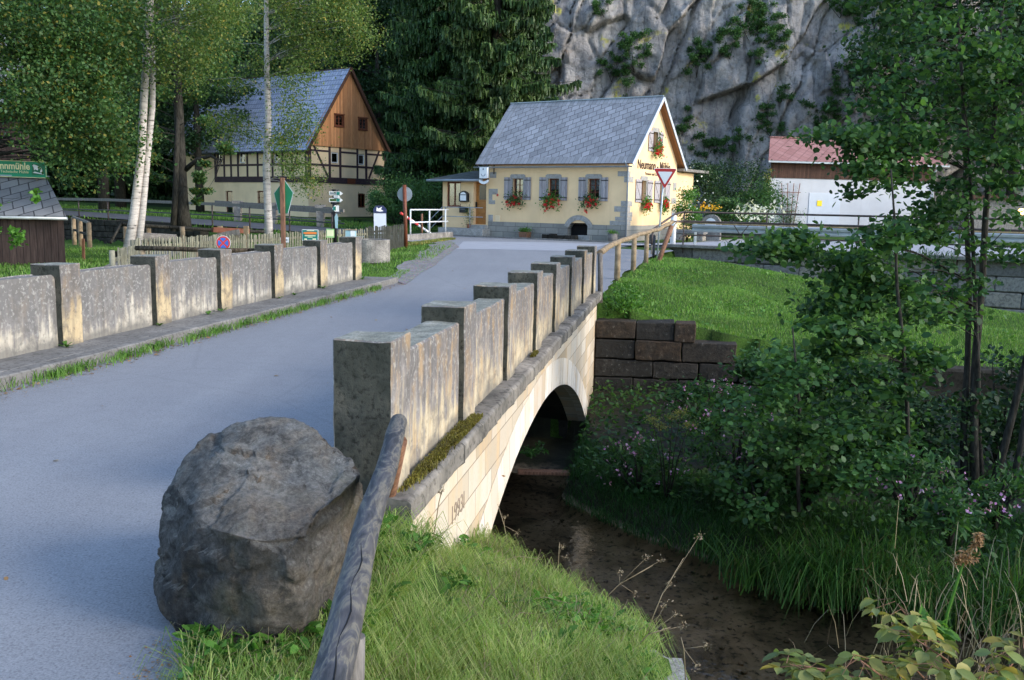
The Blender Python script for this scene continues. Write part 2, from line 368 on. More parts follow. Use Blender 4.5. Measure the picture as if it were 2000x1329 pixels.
c = mix(nt, ramp(nt, n2, [(.3, g3(.25)), (.5, g3(0))]), c, (.35, .3, .24)); setc(nt, b, c); bump(nt, b, br.outputs['Fac'], -.6, .01); M['ashlar'] = m
m, nt, b = newmat('sandstone_voussoir', .85, .15); v = coords(nt); g = node(nt, 'ShaderNodeNewGeometry')
c = ramp(nt, g.outputs['Random Per Island'], [(0, (.52, .42, .31)), (.4, (.64, .58, .50)), (.7, (.70, .67, .62)), (1, (.66, .55, .42))])
c = mix(nt, ramp(nt, nz(nt, v, 4, 6), [(.5, g3(0)), (.68, g3(.4))]), c, (.6, .4, .2)); setc(nt, b, c); M['voussoir'] = m
m, nt, b = newmat('wall_blocks_rust', .95, .12); v = coords(nt); g = node(nt, 'ShaderNodeNewGeometry')
c = ramp(nt, g.outputs['Random Per Island'], [(0, (.035, .034, .032)), (.35, (.065, .06, .054)), (.7, (.07, .052, .038)), (.9, (.11, .07, .046)), (1, (.10, .09, .075))])
n2 = nz(nt, v, 14, 8, .7); n1 = nz(nt, v, 2.2, 6)
c = mix(nt, ramp(nt, n1, [(.45, g3(0)), (.6, g3(.8))]), c, (.035, .035, .032)); c = mix(nt, ramp(nt, n2, [(.4, g3(.7)), (.55, g3(0))]), c, (.03, .027, .024))
c = mix(nt, ramp(nt, n2, [(.6, g3(0)), (.72, g3(.6))]), c, (.30, .28, .25)); setc(nt, b, c); bump(nt, b, n2, .8, .03); M['abut'] = m
m, nt, b = newmat('wall_blocks_grey', .95, .12); v = coords(nt); g = node(nt, 'ShaderNodeNewGeometry')
c = ramp(nt, g.outputs['Random Per Island'], [(0, (.13, .125, .12)), (.5, (.24, .23, .215)), (1, (.32, .28, .22))]); n2 = nz(nt, v, 10, 8, .7)
c = mix(nt, ramp(nt, n2, [(.4, g3(.6)), (.55, g3(0))]), c, (.07, .065, .06)); setc(nt, b, c); bump(nt, b, n2, .8, .03); M['greyblock'] = m
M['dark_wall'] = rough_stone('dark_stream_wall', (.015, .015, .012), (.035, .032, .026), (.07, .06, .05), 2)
# boulder
m, nt, b = newmat('boulder_rock', .92, .2); v = coords(nt); n1 = nz(nt, v, 2.2, 9, .62, .3); n2 = nz(nt, v, 22, 8, .75); n3 = nz(nt, coords(nt, (1, 1, .3)), 5, 6, .6)
c = ramp(nt, n1, [(.30, (.018, .019, .02)), (.44, (.052, .053, .055)), (.58, (.105, .103, .10)), (.74, (.15, .125, .095))])
c = mix(nt, ramp(nt, n3, [(.50, g3(0)), (.66, g3(.7))]), c, (.13, .09, .055))
gz = sepxyz(nt, node(nt, 'ShaderNodeNewGeometry').outputs['Normal'])
c = mix(nt, ramp(nt, n2, [(.38, g3(.7)), (.5, g3(0))]), c, (.015, .016, .017)); c = mix(nt, ramp(nt, nz(nt, v, 45, 3), [(.66, g3(0)), (.72, g3(.5))]), c, (.24, .24, .23))
c = mix(nt, ramp(nt, nz(nt, v, 3.5, 5), [(.55, g3(0)), (.7, g3(.4))]), c, (.07, .085, .04))
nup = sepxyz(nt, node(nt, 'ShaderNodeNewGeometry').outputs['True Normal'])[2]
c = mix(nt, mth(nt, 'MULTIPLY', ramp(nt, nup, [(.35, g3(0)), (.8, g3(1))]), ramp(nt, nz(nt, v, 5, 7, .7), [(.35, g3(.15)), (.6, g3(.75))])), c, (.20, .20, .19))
setc(nt, b, c); c = mix(nt, ramp(nt, nz(nt, v, 1.6, 6), [(.48, g3(0)), (.62, g3(.4))]), c, (.15, .115, .08))
hf = nz(nt, v, 38, 9, .85); c = mix(nt, 1.0, c, ramp(nt, hf, [(.32, g3(.35)), (.5, g3(.95)), (.66, g3(1.6))]), 'MULTIPLY'); c = mix(nt, ramp(nt, nz(nt, v, 7, 8, .75, .6), [(.36, g3(.75)), (.46, g3(0))]), c, (.03, .03, .03)); setc(nt, b, c); bump(nt, b, mix(nt, .5, n2, hf), 1.0, .025); M['boulder'] = m
# cliff
m, nt, b = newmat('cliff_rock', .95, .12); v = coords(nt); n1 = nz(nt, v, .22, 9, .62, .6); n2 = nz(nt, v, 2.6, 8, .7); st_ = nz(nt, coords(nt, (1, 1, .16)), .8, 7, .65)
c = ramp(nt, n1, [(.3, (.23, .215, .205)), (.48, (.35, .33, .315)), (.62, (.43, .405, .385)), (.78, (.40, .35, .29))])
c = mix(nt, ramp(nt, st_, [(.36, g3(.6)), (.5, g3(0))]), c, (.10, .10, .11)); c = mix(nt, ramp(nt, st_, [(.58, g3(0)), (.72, g3(.55))]), c, (.38, .375, .38))
cr = node(nt, 'ShaderNodeTexMusgrave') if False else node(nt, 'ShaderNodeTexWave', Scale=.35, Distortion=9.0, Detail=5.0); nt.links.new(coords(nt, (1, 1, .22), (0, .5, 0)), cr.inputs['Vector'])
c = mix(nt, ramp(nt, cr.outputs['Fac'], [(.0, g3(.4)), (.02, g3(0))]), c, (.05, .05, .055))
c = mix(nt, ramp(nt, nz(nt, v, 1.1, 5), [(.60, g3(0)), (.72, g3(.5))]), c, (.30, .21, .14))
ly = mix(nt, 1, ramp(nt, nz(nt, v, .55, 2, .4), [(.66, g3(0)), (.70, g3(1))]), ramp(nt, nz(nt, v, 3, 5), [(.4, g3(0)), (.55, g3(.9))]), 'MULTIPLY')
c = mix(nt, ly, c, (.50, .46, .10)); c = mix(nt, ramp(nt, n2, [(.35, g3(.6)), (.5, g3(0))]), c, (.08, .08, .09))
setc(nt, b, c); bump(nt, b, n2, .9, .3); M['cliff'] = m
# plaster, wood, metal ...
def plaster(name, col, var=.08):
    m, nt, b = newmat(name, .9, .1); v = coords(nt); f = nz(nt, v, .9, 6); s_ = nz(nt, coords(nt, (2, 2, .3)), 1.5, 5)
    c = ramp(nt, f, [(.3, tuple(x*(1-var) for x in col)), (.7, tuple(min(1, x*(1+var)) for x in col))])
    c = mix(nt, ramp(nt, s_, [(.55, g3(0)), (.75, g3(.25))]), c, tuple(x*.72 for x in col)); setc(nt, b, c); bump(nt, b, nz(nt, v, 40, 4), .15, .01); return m
M['cream'] = plaster('cream_plaster', (.83, .59, .34)); M['cream2'] = plaster('ochre_cream_plaster', (.86, .66, .42)); M['white'] = plaster('white_plaster', (.50, .51, .54), .07)
M['quoin'] = rough_stone('quoin_stone', (.27, .26, .24), (.37, .355, .335), (.46, .445, .42), 6)
def brickmat(name, wd, ht, mortar, c1, c2, cm, plane='xz', rot=0, off=.5, bmp=-.5, bdist=.01):
    m, nt, b = newmat(name, .85, .2); tc = node(nt, 'ShaderNodeTexCoord'); xyz = sepxyz(nt, tc.outputs['Object'])
    cb = node(nt, 'ShaderNodeCombineXYZ'); i, j = ['xyz'.index(ch) for ch in plane]
    nt.links.new(xyz[i], cb.inputs[0]); nt.links.new(xyz[j], cb.inputs[1]); mp = node(nt, 'ShaderNodeMapping'); mp.inputs['Rotation'].default_value = (0, 0, rot)
    nt.links.new(cb.outputs[0], mp.inputs[0]); br = bricknode(nt, mp.outputs[0], wd, ht, mortar, c1, c2, cm, off)
    n = nz(nt, coords(nt), 1.3, 7); n2 = nz(nt, coords(nt), 12, 6)
    c = mix(nt, ramp(nt, n, [(.35, g3(.4)), (.6, g3(0))]), br.outputs['Color'], tuple(x*.6 for x in c1)); c = mix(nt, ramp(nt, n2, [(.6, g3(0)), (.75, g3(.35))]), c, tuple(min(1, x*1.5) for x in c2))
    setc(nt, b, c); bump(nt, b, br.outputs['Fac'], bmp, bdist); return m
M['slate'] = brickmat('slate_roof', .40, .27, .014, (.235, .24, .26), (.36, .365, .395), (.055, .055, .065), 'xy', -.36, .5)
M['slate_edge'] = brickmat('slate_edge', .22, .5, .008, (.22, .225, .24), (.33, .335, .36), (.08, .08, .09), 'xy', 0, 0)
M['slate_old'] = brickmat('slate_old', .42, .3, .016, (.20, .20, .21), (.29, .29, .30), (.05, .05, .055), 'xy', -.5, .5)
M['tile_blue'] = brickmat('blue_roof_tiles', .30, .26, .02, (.33, .37, .48), (.48, .52, .64), (.14, .16, .22), 'xy', 0, .5)
M['tile_red'] = brickmat('red_roof_tiles', .45, .45, .02, (.30, .15, .14), (.37, .20, .19), (.17, .09, .085), 'xy', .78, 0)
M['felt'] = simple('roofing_felt', (.07, .08, .075), .9, .3, 3)
M['plinth'] = brickmat('plinth_blocks', .75, .29, .012, (.24, .23, .21), (.36, .34, .30), (.12, .11, .10), 'xz', 0, .4)
def woodmat(name, c1, c2, bw=.14, plane='x', cm=(.05, .03, .02), grain=(10, 10, .8)):
    m, nt, b = newmat(name, .75, .2); tc = node(nt, 'ShaderNodeTexCoord'); xyz = sepxyz(nt, tc.outputs['Object']); g_ = nz(nt, coords(nt, grain), 3, 6, .6)
    c = ramp(nt, g_, [(.3, c1), (.7, c2)])
    if bw:
        k = mth(nt, 'DIVIDE', xyz['xyz'.index(plane)], bw); fl = mth(nt, 'FLOOR', k); fr_ = mth(nt, 'FRACT', k)
        wn_ = node(nt, 'ShaderNodeTexWhiteNoise', noise_dimensions='1D'); nt.links.new(fl, wn_.inputs['W'])
        c = mix(nt, 1.0, c, ramp(nt, wn_.outputs[0], [(0, g3(.7)), (1, g3(1.2))]), 'MULTIPLY')
        c = mix(nt, ramp(nt, fr_, [(.03, g3(.9)), (.08, g3(0))]), c, cm); bump(nt, b, ramp(nt, fr_, [(.0, g3(0)), (.08, g3(1))]), .6, .01)
    setc(nt, b, c); return m
M['larch'] = woodmat('larch_boards', (.46, .19, .075), (.66, .34, .16), .17, 'y')
M['timber'] = simple('purple_brown_timber', (.055, .035, .042), .8, .2, 8)
M['dkboard'] = woodmat('dark_brown_boards', (.045, .022, .016), (.10, .052, .035), .13, 'x', (.01, .006, .005))
M['shedboard'] = woodmat('weathered_dark_boards', (.035, .02, .018), (.095, .065, .055), .17, 'x', (.008, .006, .006))
M['shutter'] = woodmat('grey_shutter_wood', (.30, .27, .28), (.44, .41, .42), .1, 'x', (.12, .10, .10))
M['redwood'] = simple('redbrown_window_wood', (.16, .05, .025), .5, .2, 9)
M['doorwood'] = simple('honey_door_wood', (.42, .18, .05), .5, .15, 5, stretch=(1, 1, 6))
M['graywood'] = simple('grey_weathered_wood', (.17, .155, .14), .85, .3, 5, stretch=(8, 8, 1))
M['polewood'] = simple('brown_pole_wood', (.27, .20, .125), .85, .28, 6)
M['picket'] = simple('green_grey_pickets', (.25, .235, .17), .85, .25, 5)
M['picket_dk'] = simple('dark_pickets', (.075, .075, .06), .85, .25, 5)
m, nt, b = newmat('peeled_log', .7, .3); v = coords(nt, (1, 1, 1)); wv = nz(nt, coords(nt, (9, 2.2, 9), (0, 0, .1)), 1.6, 4, .55, 1.6); f2 = nz(nt, coords(nt, (40, 6, 40)), 1.5, 5)
c = ramp(nt, wv, [(.38, (.035, .038, .044)), (.47, (.075, .076, .084)), (.53, (.15, .14, .115)), (.58, (.09, .086, .088)), (.72, (.05, .05, .056))])
c = mix(nt, ramp(nt, f2, [(.36, g3(.5)), (.5, g3(0))]), c, (.035, .033, .035)); setc(nt, b, c); bump(nt, b, f2, .5, .006); M['log'] = m
M['redpost'] = simple('reddish_post', (.20, .10, .06), .8, .35, 6, stretch=(6, 6, 1))
M['greypost'] = simple('grey_post', (.17, .155, .14), .85, .35, 6, stretch=(6, 6, 1))
M['glass'] = simple('window_glass', (.02, .024, .028), .08, .3, 2, .6, 0)
M['curtain'] = simple('lace_curtain', (.55, .56, .60), .9, .3, 6, stretch=(9, 9, 1))
M['darkin'] = simple('dark_interior', (.008, .008, .009), .9, .2, 2)
M['zinc'] = simple('zinc_gutter', (.30, .34, .38), .45, .12, 5, .5, .05, .5)
M['galv'] = simple('galvanised_steel', (.42, .46, .48), .45, .12, 4, .5, .05, .4)
M['whitesteel'] = simple('white_painted_steel', (.62, .65, .68), .5, .06, 4, .4, 0)
M['brownsteel'] = simple('brown_rusty_rail', (.075, .055, .05), .6, .35, 7)
M['ochresteel'] = simple('ochre_rail', (.30, .22, .13), .6, .25, 7)
M['darksteel'] = simple('dark_steel', (.03, .033, .036), .5, .2, 5)
M['blackiron'] = simple('black_iron', (.012, .012, .014), .4, .2, 5)
M['signwhite'] = simple('sign_white', (.78, .79, .80), .4, .03, 5, .4, 0); M['signgrey'] = simple('sign_grey_white', (.50, .54, .60), .5, .04, 2, .4, 0)
M['signred'] = simple('sign_dark_red', (.30, .012, .015), .4, .1, 5, .4, 0); M['signred2'] = simple('sign_bright_red', (.72, .06, .05), .4, .05, 5, .4, 0)
M['signblue'] = simple('sign_blue', (.05, .17, .62), .4, .05, 5, .4, 0); M['signgreen'] = simple('sign_green', (.005, .16, .07), .4, .08, 5, .4, 0)
M['boardgreen'] = simple('board_green', (.0, .28, .13), .4, .06, 5, .4, 0); M['teal'] = simple('board_teal', (.01, .20, .17), .4, .06, 5, .4, 0); M['orange'] = simple('board_orange', (.80, .22, .05), .4, .05, 5, .4, 0)
M['palegreen'] = simple('pale_green', (.35, .62, .25), .4, .05, 5, .4, 0); M['paleyellow'] = simple('pale_yellow', (.85, .85, .55), .4, .03, 5, .4, 0); M['yellow'] = simple('sign_yellow', (.85, .62, .02), .4, .05, 5, .4, 0)
M['palecyan'] = simple('pale_blue_board', (.30, .48, .55), .5, .05, 5, .4, 0); M['gold'] = simple('lettering_cream', (.85, .78, .45), .5, .04, 5, .4, 0); M['navy'] = simple('navy', (.02, .03, .09), .5, .1, 5, .4, 0)
M['textbrown'] = simple('lettering_brown', (.07, .04, .03), .7, .2, 8, .2, 0); M['carve'] = simple('carved_shadow_line', (.28, .22, .17), .9, .2, 9, .1, 0)
M['soffit'] = woodmat('soffit_boards', (.20, .09, .04), (.32, .16, .08), .12, 'x')
M['terracotta'] = simple('terracotta', (.30, .13, .08), .8, .15, 5)
M['bark_oak'] = simple('bark_brown', (.085, .065, .045), .95, .5, 5, .1, 1, 0, (4, 4, .7), .05)
M['bark_dark'] = simple('bark_dark', (.045, .042, .035), .95, .45, 8, .1, .8, 0, (3, 3, .7), .03)
m, nt, b = newmat('birch_bark', .8, .2); v = coords(nt, (1.6, 1.6, 9)); f = nz(nt, v, 1.9, 7, .72); f2 = nz(nt, coords(nt, (1, 1, 1)), 1.6, 4)
c = ramp(nt, f, [(.36, (.05, .045, .04)), (.41, (.40, .36, .33)), (.6, (.60, .55, .51)), (.8, (.42, .33, .29))]); c = mix(nt, ramp(nt, f2, [(.62, g3(0)), (.72, g3(.8))]), c, (.05, .045, .04)); setc(nt, b, c); bump(nt, b, f, .4, .02); M['birch'] = m
M['moss'] = leafmat('moss', [(.07, .055, .015), (.16, .13, .02), (.22, .20, .03), (.10, .10, .02)], .2)
M['lf_birch'] = leafmat('birch_leaves', [(.06, .115, .025), (.085, .15, .035), (.12, .19, .045), (.16, .21, .055), (.10, .17, .04), (.08, .14, .03), (.13, .19, .05), (.33, .27, .06)], .4)
M['lf_lime'] = leafmat('broad_leaves_left', [(.03, .085, .028), (.05, .12, .04), (.075, .155, .045), (.10, .18, .055), (.06, .13, .04), (.045, .11, .035), (.08, .15, .04), (.24, .20, .04)], .4)
M['lf_dark'] = leafmat('dark_leaves', [(0.013, 0.039, 0.013), (0.023, 0.058, 0.019), (0.039, 0.085, 0.026), (0.026, 0.065, 0.019)], .25)
M['lf_alder'] = leafmat('alder_leaves', [(.02, .06, .022), (.032, .088, .03), (.055, .125, .038), (.085, .18, .04), (.04, .10, .033)], .4)
M['lf_shrub'] = leafmat('shrub_leaves', [(.022, .065, .022), (.045, .115, .033), (.075, .17, .042), (.05, .13, .04)], .35)
M['lf_fresh'] = leafmat('fresh_leaves', [(.05, .14, .02), (.08, .20, .03), (.12, .27, .04), (.07, .17, .03)], .35)
M['lf_cliff'] = leafmat('cliff_bush_leaves', [(.03, .085, .025), (.055, .135, .04), (.085, .18, .045)], .3)
M['lf_yellow'] = leafmat('yellowing_leaves', [(.18, .22, .06), (.26, .28, .08), (.14, .21, .05), (.36, .30, .08), (.17, .22, .08), (.45, .32, .05)], .35)
M['needle'] = leafmat('spruce_needles', [(0.020, 0.054, 0.020), (0.034, 0.085, 0.027), (0.051, 0.119, 0.034), (0.085, 0.153, 0.037)], .15, patch=.35)
M['needle_lt'] = leafmat('spruce_needles_light', [(.03, .068, .02), (.05, .10, .026), (.08, .14, .034), (.04, .085, .024)], .15, patch=.35)
M['grass_fg'] = leafmat('bank_grass', [(.15, .27, .05), (.24, .36, .08), (.34, .44, .12), (.50, .50, .22), (.18, .31, .06), (.30, .42, .11), (.42, .45, .17)], .45, patch=2.2)
M['grass_lawn'] = leafmat('lawn_grass', [(.09, .20, .03), (.13, .27, .045), (.19, .33, .07), (.11, .23, .04), (.25, .33, .10)], .4, patch=.5)
M['grass_bank'] = leafmat('waterside_grass', [(0.019, 0.068, 0.015), (0.034, 0.105, 0.022), (0.053, 0.135, 0.030), (0.030, 0.083, 0.022)], .3)
M['reed'] = leafmat('sedge_blades', [(.03, .10, .02), (.06, .17, .03), (.12, .25, .05), (.05, .13, .03), (.20, .18, .08)], .4)
M['dry'] = leafmat('dry_stalks', [(.22, .17, .10), (.32, .26, .16), (.18, .12, .08)], .1)
M['redfl'] = leafmat('red_petals', [(.55, .01, .02), (.75, .03, .03), (.65, .02, .06)], .2)
M['pinkfl'] = leafmat('pink_petals', [(.45, .16, .38), (.62, .32, .55), (.75, .55, .72)], .3)
M['whitefl'] = leafmat('white_petals', [(.75, .75, .68), (.6, .62, .5)], .3)
M['orangefl'] = leafmat('orange_petals', [(.80, .38, .02), (.85, .5, .03)], .3)
M['deadleaf'] = leafmat('fallen_leaves', [(.25, .12, .05), (.35, .20, .08), (.16, .08, .04), (.40, .28, .12)], .1)
# ------------------------------------------------------------------ setting: terrain
SX = lambda x, y: x*D2[0]+y*D2[1]
TX = lambda x, y: x*N2[0]+y*N2[1]
E1 = np.array([-.22, 7.25]); ED = np.array([.552, -.834]); EN = np.array([.834, .552])   # edge of the near bank
CTRL = np.array([(-5, 2, 0), (-2, 10, 0), (0, 25, -.02), (2.3, 22, -.03), (3.1, 25.4, -.05), (4.1, 29, -.05), (-3, 30, 0), (0, 40, 0), (5.2, 31.5, -.05), (-2.5, 35, 0),
    (2.2, 18, -.2), (3.2, 18, -.5), (4, 18.4, -.65), (5, 18, -.8), (8.5, 15.8, -1.15), (14, 16, -1.4), (8, 25, -.95), (5.4, 25, -.45), (10.4, 36, -1.1), (8, 37.5, -.65),
    (6.4, 36, -.25), (19.8, 32, -2), (14, 25, -1.5), (20, 20, -1.8), (30, 28, -2.1), (6.5, 21, -.8),
    (-7, 18, -.02), (-11, 23, 0), (-15, 30, -.3), (-20, 42, -.55), (-9, 35, -.25), (-5, 38, -.05), (-13, 40, -.35), (-20, 24, 0), (-30, 30, -.2), (-30, 45, -.6), (-24, 51, -1.1), (-19, 47, -.9), (-28, 54, -1.1)])
def idw(x, y):
    d2 = (x[..., None]-CTRL[:, 0])**2+(y[..., None]-CTRL[:, 1])**2+.3
    w_ = d2**-1.6; return (w_*CTRL[:, 2]).sum(-1)/w_.sum(-1)
def sstep(a, b, x): t = np.clip((x-a)/(b-a), 0, 1); return t*t*(3-2*t)
YF = ((-5, 14.6), (0.35, 13.3), (1.68, 11.27), (3.4, 9.5), (4.4, 8.9), (9, 8.2), (20, 6.5), (60, 0))
def yfar(x): return np.interp(x, [p[0] for p in YF], [p[1] for p in YF])
def gz(x, y):
    x, y = np.asarray(x, float), np.asarray(y, float); z = idw(x, y); s, t = SX(x, y), TX(x, y)
    k = (x-K0[0])*dA[0]+(y-K0[1])*dA[1]; b = (x-K0[0])*dB[0]+(y-K0[1])*dB[1]
    rise = np.where(k > 0, .018*k, np.clip(-k-10, 0, 6)*.02)
    beh = sstep(-6.5, -5.4, b)*(1-sstep(-11.2, -11, k)*0)
    beh_r = (b > -3.6) & (k < -14.5)
    z = np.where(k > -14.5, z*(1-beh)+beh*(rise-.04), np.where(beh_r, .12, z))
    z = np.where((b > .6) & (k > -14.5), rise*1.0+.05+np.clip(b-10, 0, 99)*.01, z)
    z = np.where((b > 6) & (k < -14.5), .12+np.clip(b-6, 0, 12)*.045, z)
    z = z+np.where((b > 26) & (x < 4), (b-26)*.62, 0)+np.where((y > 84) & (x >= 4), (y-84)*.8, 0)
    road = (t > -7.0) & (t < np.where((s > 4.6) & (s < 17.6), -1.9, -1.42)) & (s < 19); z = np.where(road & (y < 30), -.05, z)
    # near bank
    dL = (x-E1[0])*EN[0]+(y-E1[1])*EN[1]
    dL2 = x-(.80+.035*y); bank = np.minimum(np.minimum(-.05, -1.0-.38*dL), -1.0-.55*dL2); dL = np.maximum(dL, dL2); near = (s < 16) & (t > np.where(s > 4.6, -1.9, -1.2)) & (y > -3)
    nb = near & (dL <= .02)
    z = np.where(nb & (s < 9), bank, z)
    # stream and far bank, right of the bridge
    st_ = (t > np.where(s > 4.6, -1.9, -1.2)) & (dL > .02) & (y > -3) & (s < 17.62)
    yf = yfar(x); up_ = np.clip((y-yf)/.7, 0, 1)*.30+np.clip((y-yf)/6, 0, 1)*.6
    z = np.where(st_, -2.64+up_, z)
    z = np.where((x > 1.5) & (y < 3.9) & (y > -3) & (s < 9), -.75, z)
    und = (t <= -1.45) & (t > -7.1) & (s > 5.3) & (s < 16.05); z = np.where((t <= -1.45) & (t > -7.0) & (s > 4.85) & (s <= 5.3), -1.3, z); z = np.where(und, -2.64+.25*sstep(13, 15, s), z)
    lf = (t <= -7.1) & (s > 5.8) & (s < np.where(t > -9.2, 15.9, 13.6)); z = np.where(lf, -2.6, z)
    return z
def axis(segs):
    a = []
    for lo, hi, st in segs: a += list(np.arange(lo, hi, st))
    return np.array(a+[segs[-1][1]])
gx = axis([(-500, -60, 55), (-60, -30, 3), (-30, -9, .6), (-9, -2.5, .35), (-2.5, 6, .14), (6, 14, .35), (14, 34, .45), (34, 80, 4), (80, 500, 60)])
gy = axis([(-300, -10, 40), (-10, 0, 1), (0, 18.5, .14), (18.5, 50, .3), (50, 110, 1.2), (110, 160, 5), (160, 600, 60)])
X, Y = np.meshgrid(gx, gy); Z = gz(X, Y)
Z = Z+RNG.normal(size=Z.shape)*np.where((Y > 3) & (Z < -.1), .012, 0)
Z = np.where(Z > 45, 45+(Z-45)*.05, Z)
nx, ny = len(gx), len(gy); idx = np.arange(nx*ny).reshape(ny, nx)
Q = np.stack([idx[:-1, :-1], idx[:-1, 1:], idx[1:, 1:], idx[1:, :-1]], -1).reshape(-1, 4)
xc, yc = (X[:-1, :-1]+X[1:, 1:]).ravel()/2, (Y[:-1, :-1]+Y[1:, 1:]).ravel()/2
zc = gz(xc, yc); sc_, tc_ = SX(xc, yc), TX(xc, yc); bc = (xc-K0[0])*dB[0]+(yc-K0[1])*dB[1]
mi = np.zeros(len(xc), int)
mi[(zc < -2.3) & (sc_ < 17.4)] = 1; mi[(zc > -2.62) & (zc < -.7) & (yc > 3) & (sc_ < 17.55) & (tc_ > -1.5) & (((xc-E1[0])*EN[0]+(yc-E1[1])*EN[1]) > 0)] = 1
mi[(tc_ < -6.8) & (tc_ > -14) & (sc_ > 5) & (sc_ < 17) & (zc < -.25)] = 2
mi[(bc > 14)] = 3
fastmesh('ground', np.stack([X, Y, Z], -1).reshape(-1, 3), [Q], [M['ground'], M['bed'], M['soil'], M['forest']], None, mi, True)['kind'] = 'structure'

def sheet(name, poly, z, mat, sub=0, zf=None):
    bm = bmesh.new(); vs = [bm.verts.new((x, y, 0)) for x, y in poly]; f = bm.faces.new(vs)
    if sub:
        bmesh.ops.triangulate(bm, faces=bm.faces)
        for _ in range(sub): bmesh.ops.subdivide_edges(bm, edges=[e for e in bm.edges if e.calc_length() > 2], cuts=1, use_grid_fill=True); bmesh.ops.triangulate(bm, faces=bm.faces)
    for v_ in bm.verts: v_.co.z = zf(v_.co.x, v_.co.y) if zf else z
    bmesh.ops.recalc_face_normals(bm, faces=bm.faces)
    if sum(f_.normal.z for f_ in bm.faces) < 0: bmesh.ops.reverse_faces(bm, faces=bm.faces)
    me = bpy.data.meshes.new(name); bm.to_mesh(me); bm.free(); me.materials.append(mat)
    o = bpy.data.objects.new(name, me); C.objects.link(o); o['kind'] = 'structure'; return o
def wob(a, b, n, amp): # ragged edge between two points
    return [(a[0]+(b[0]-a[0])*i/n+random.uniform(-amp, amp), a[1]+(b[1]-a[1])*i/n+random.uniform(-amp, amp)*.5) for i in range(n)]
rd = [BR(-12, -6.0), BR(-12, -.4), (-.75, -1)]+wob((-.75, 1.6), (-1.12, 2.8), 7, .04)+wob((-1.12, 2.8), (-1.3, 3.5), 4, .04)+wob((-1.25, 3.55), (-.8, 3.9), 3, .02)+wob((-.8, 3.9), (-.9, 4.7), 4, .03)+[BR(4.75, -1.70), BR(18.2, -1.70), BR(18.4, -1.45)]
rd += wob((2.0, 19.5), (2.5, 22.5), 6, .05)+wob((2.55, 22.5), (3.3, 26), 6, .05)+wob((3.4, 26), (4.5, 31.2), 6, .06)+[(5.3, 34.2), (6.4, 37.0), MR(-14.2, -4.2)]
rd += [MR(-10.5, -3.0), MR(-9.6, -.02), MR(3.3, -.02), MR(3.5, -5.3)]+wob((-2.45, 38.5), (-2.3, 31), 8, .08)+wob((-2.35, 31), (-2.75, 19.7), 14, .07)+[BR(19.4, -5.97), BR(10, -5.97), BR(2, -5.97)]
sheet('road', rd, 0.0, M['asphalt'])
sheet('main_road', [MR(3.2, -5.4), MR(3.2, -.02), MR(48, -.02), MR(48, -5.4)], 0, M['asphalt_far'], 3, lambda x, y: max(0.002, .018*((x-K0[0])*dA[0]+(y-K0[1])*dA[1])))
sheet('road_patch', [onz(u, v, 0)[:2] for u, v in ((905, 472), (1082, 474), (1186, 478), (1150, 488), (1118, 491), (960, 487.5), (890, 487))], .005, M['asphalt_pale'])
sheet('yard_road', [MR(-14.2, -4.3), MR(-60, -4.3), MR(-60, 14), MR(-30, 13), MR(-11, 7), MR(-9.4, -.1), MR(-10.4, -3.0)], .2, M['asphalt_pale'], 3, lambda x, y: .006+.2*float(sstep(-10.5, -15, (x-K0[0])*dA[0]+(y-K0[1])*dA[1])))
gp = wob((-2.35, 19.6), (-2.15, 26), 6, .06)+wob((-2.15, 26), (-2.2, 38), 8, .08)+[(-2.8, 42), (-3.3, 42.3)]+wob((-3.4, 42), (-3.3, 34), 8, .2)+wob((-3.3, 34), (-3.1, 27), 8, .15)+wob((-3.15, 27), (-2.9, 20.2), 8, .1)
sheet('gravel_shoulder', gp, .012, M['gravel'])
sheet('garden_path', [(-14.2, 37.5), (-13.2, 37.5), (-8.3, 19.6), (-9.2, 19.6)], 0, M['pave'], 3, lambda x, y: float(gz(x, y))+.05)
# water
wp = [BR(5.2, -8.5), BR(16.2, -8.5), BR(16.2, -1.0)]+[(x, yfar(x)+1.2) for x in (1, 2, 3, 5, 9, 20, 40)]+[(40, -8), (6, -4), (.7, -3), (.75, 1.0)]+[tuple(E1+ED*2.25-EN*.1)]+[tuple(E1-EN*.15-ED*.3)]+[BR(5.2, -1.3)]
wa = sheet('water', wp, -2.5, M['water']); bpy.context.view_layer.update()
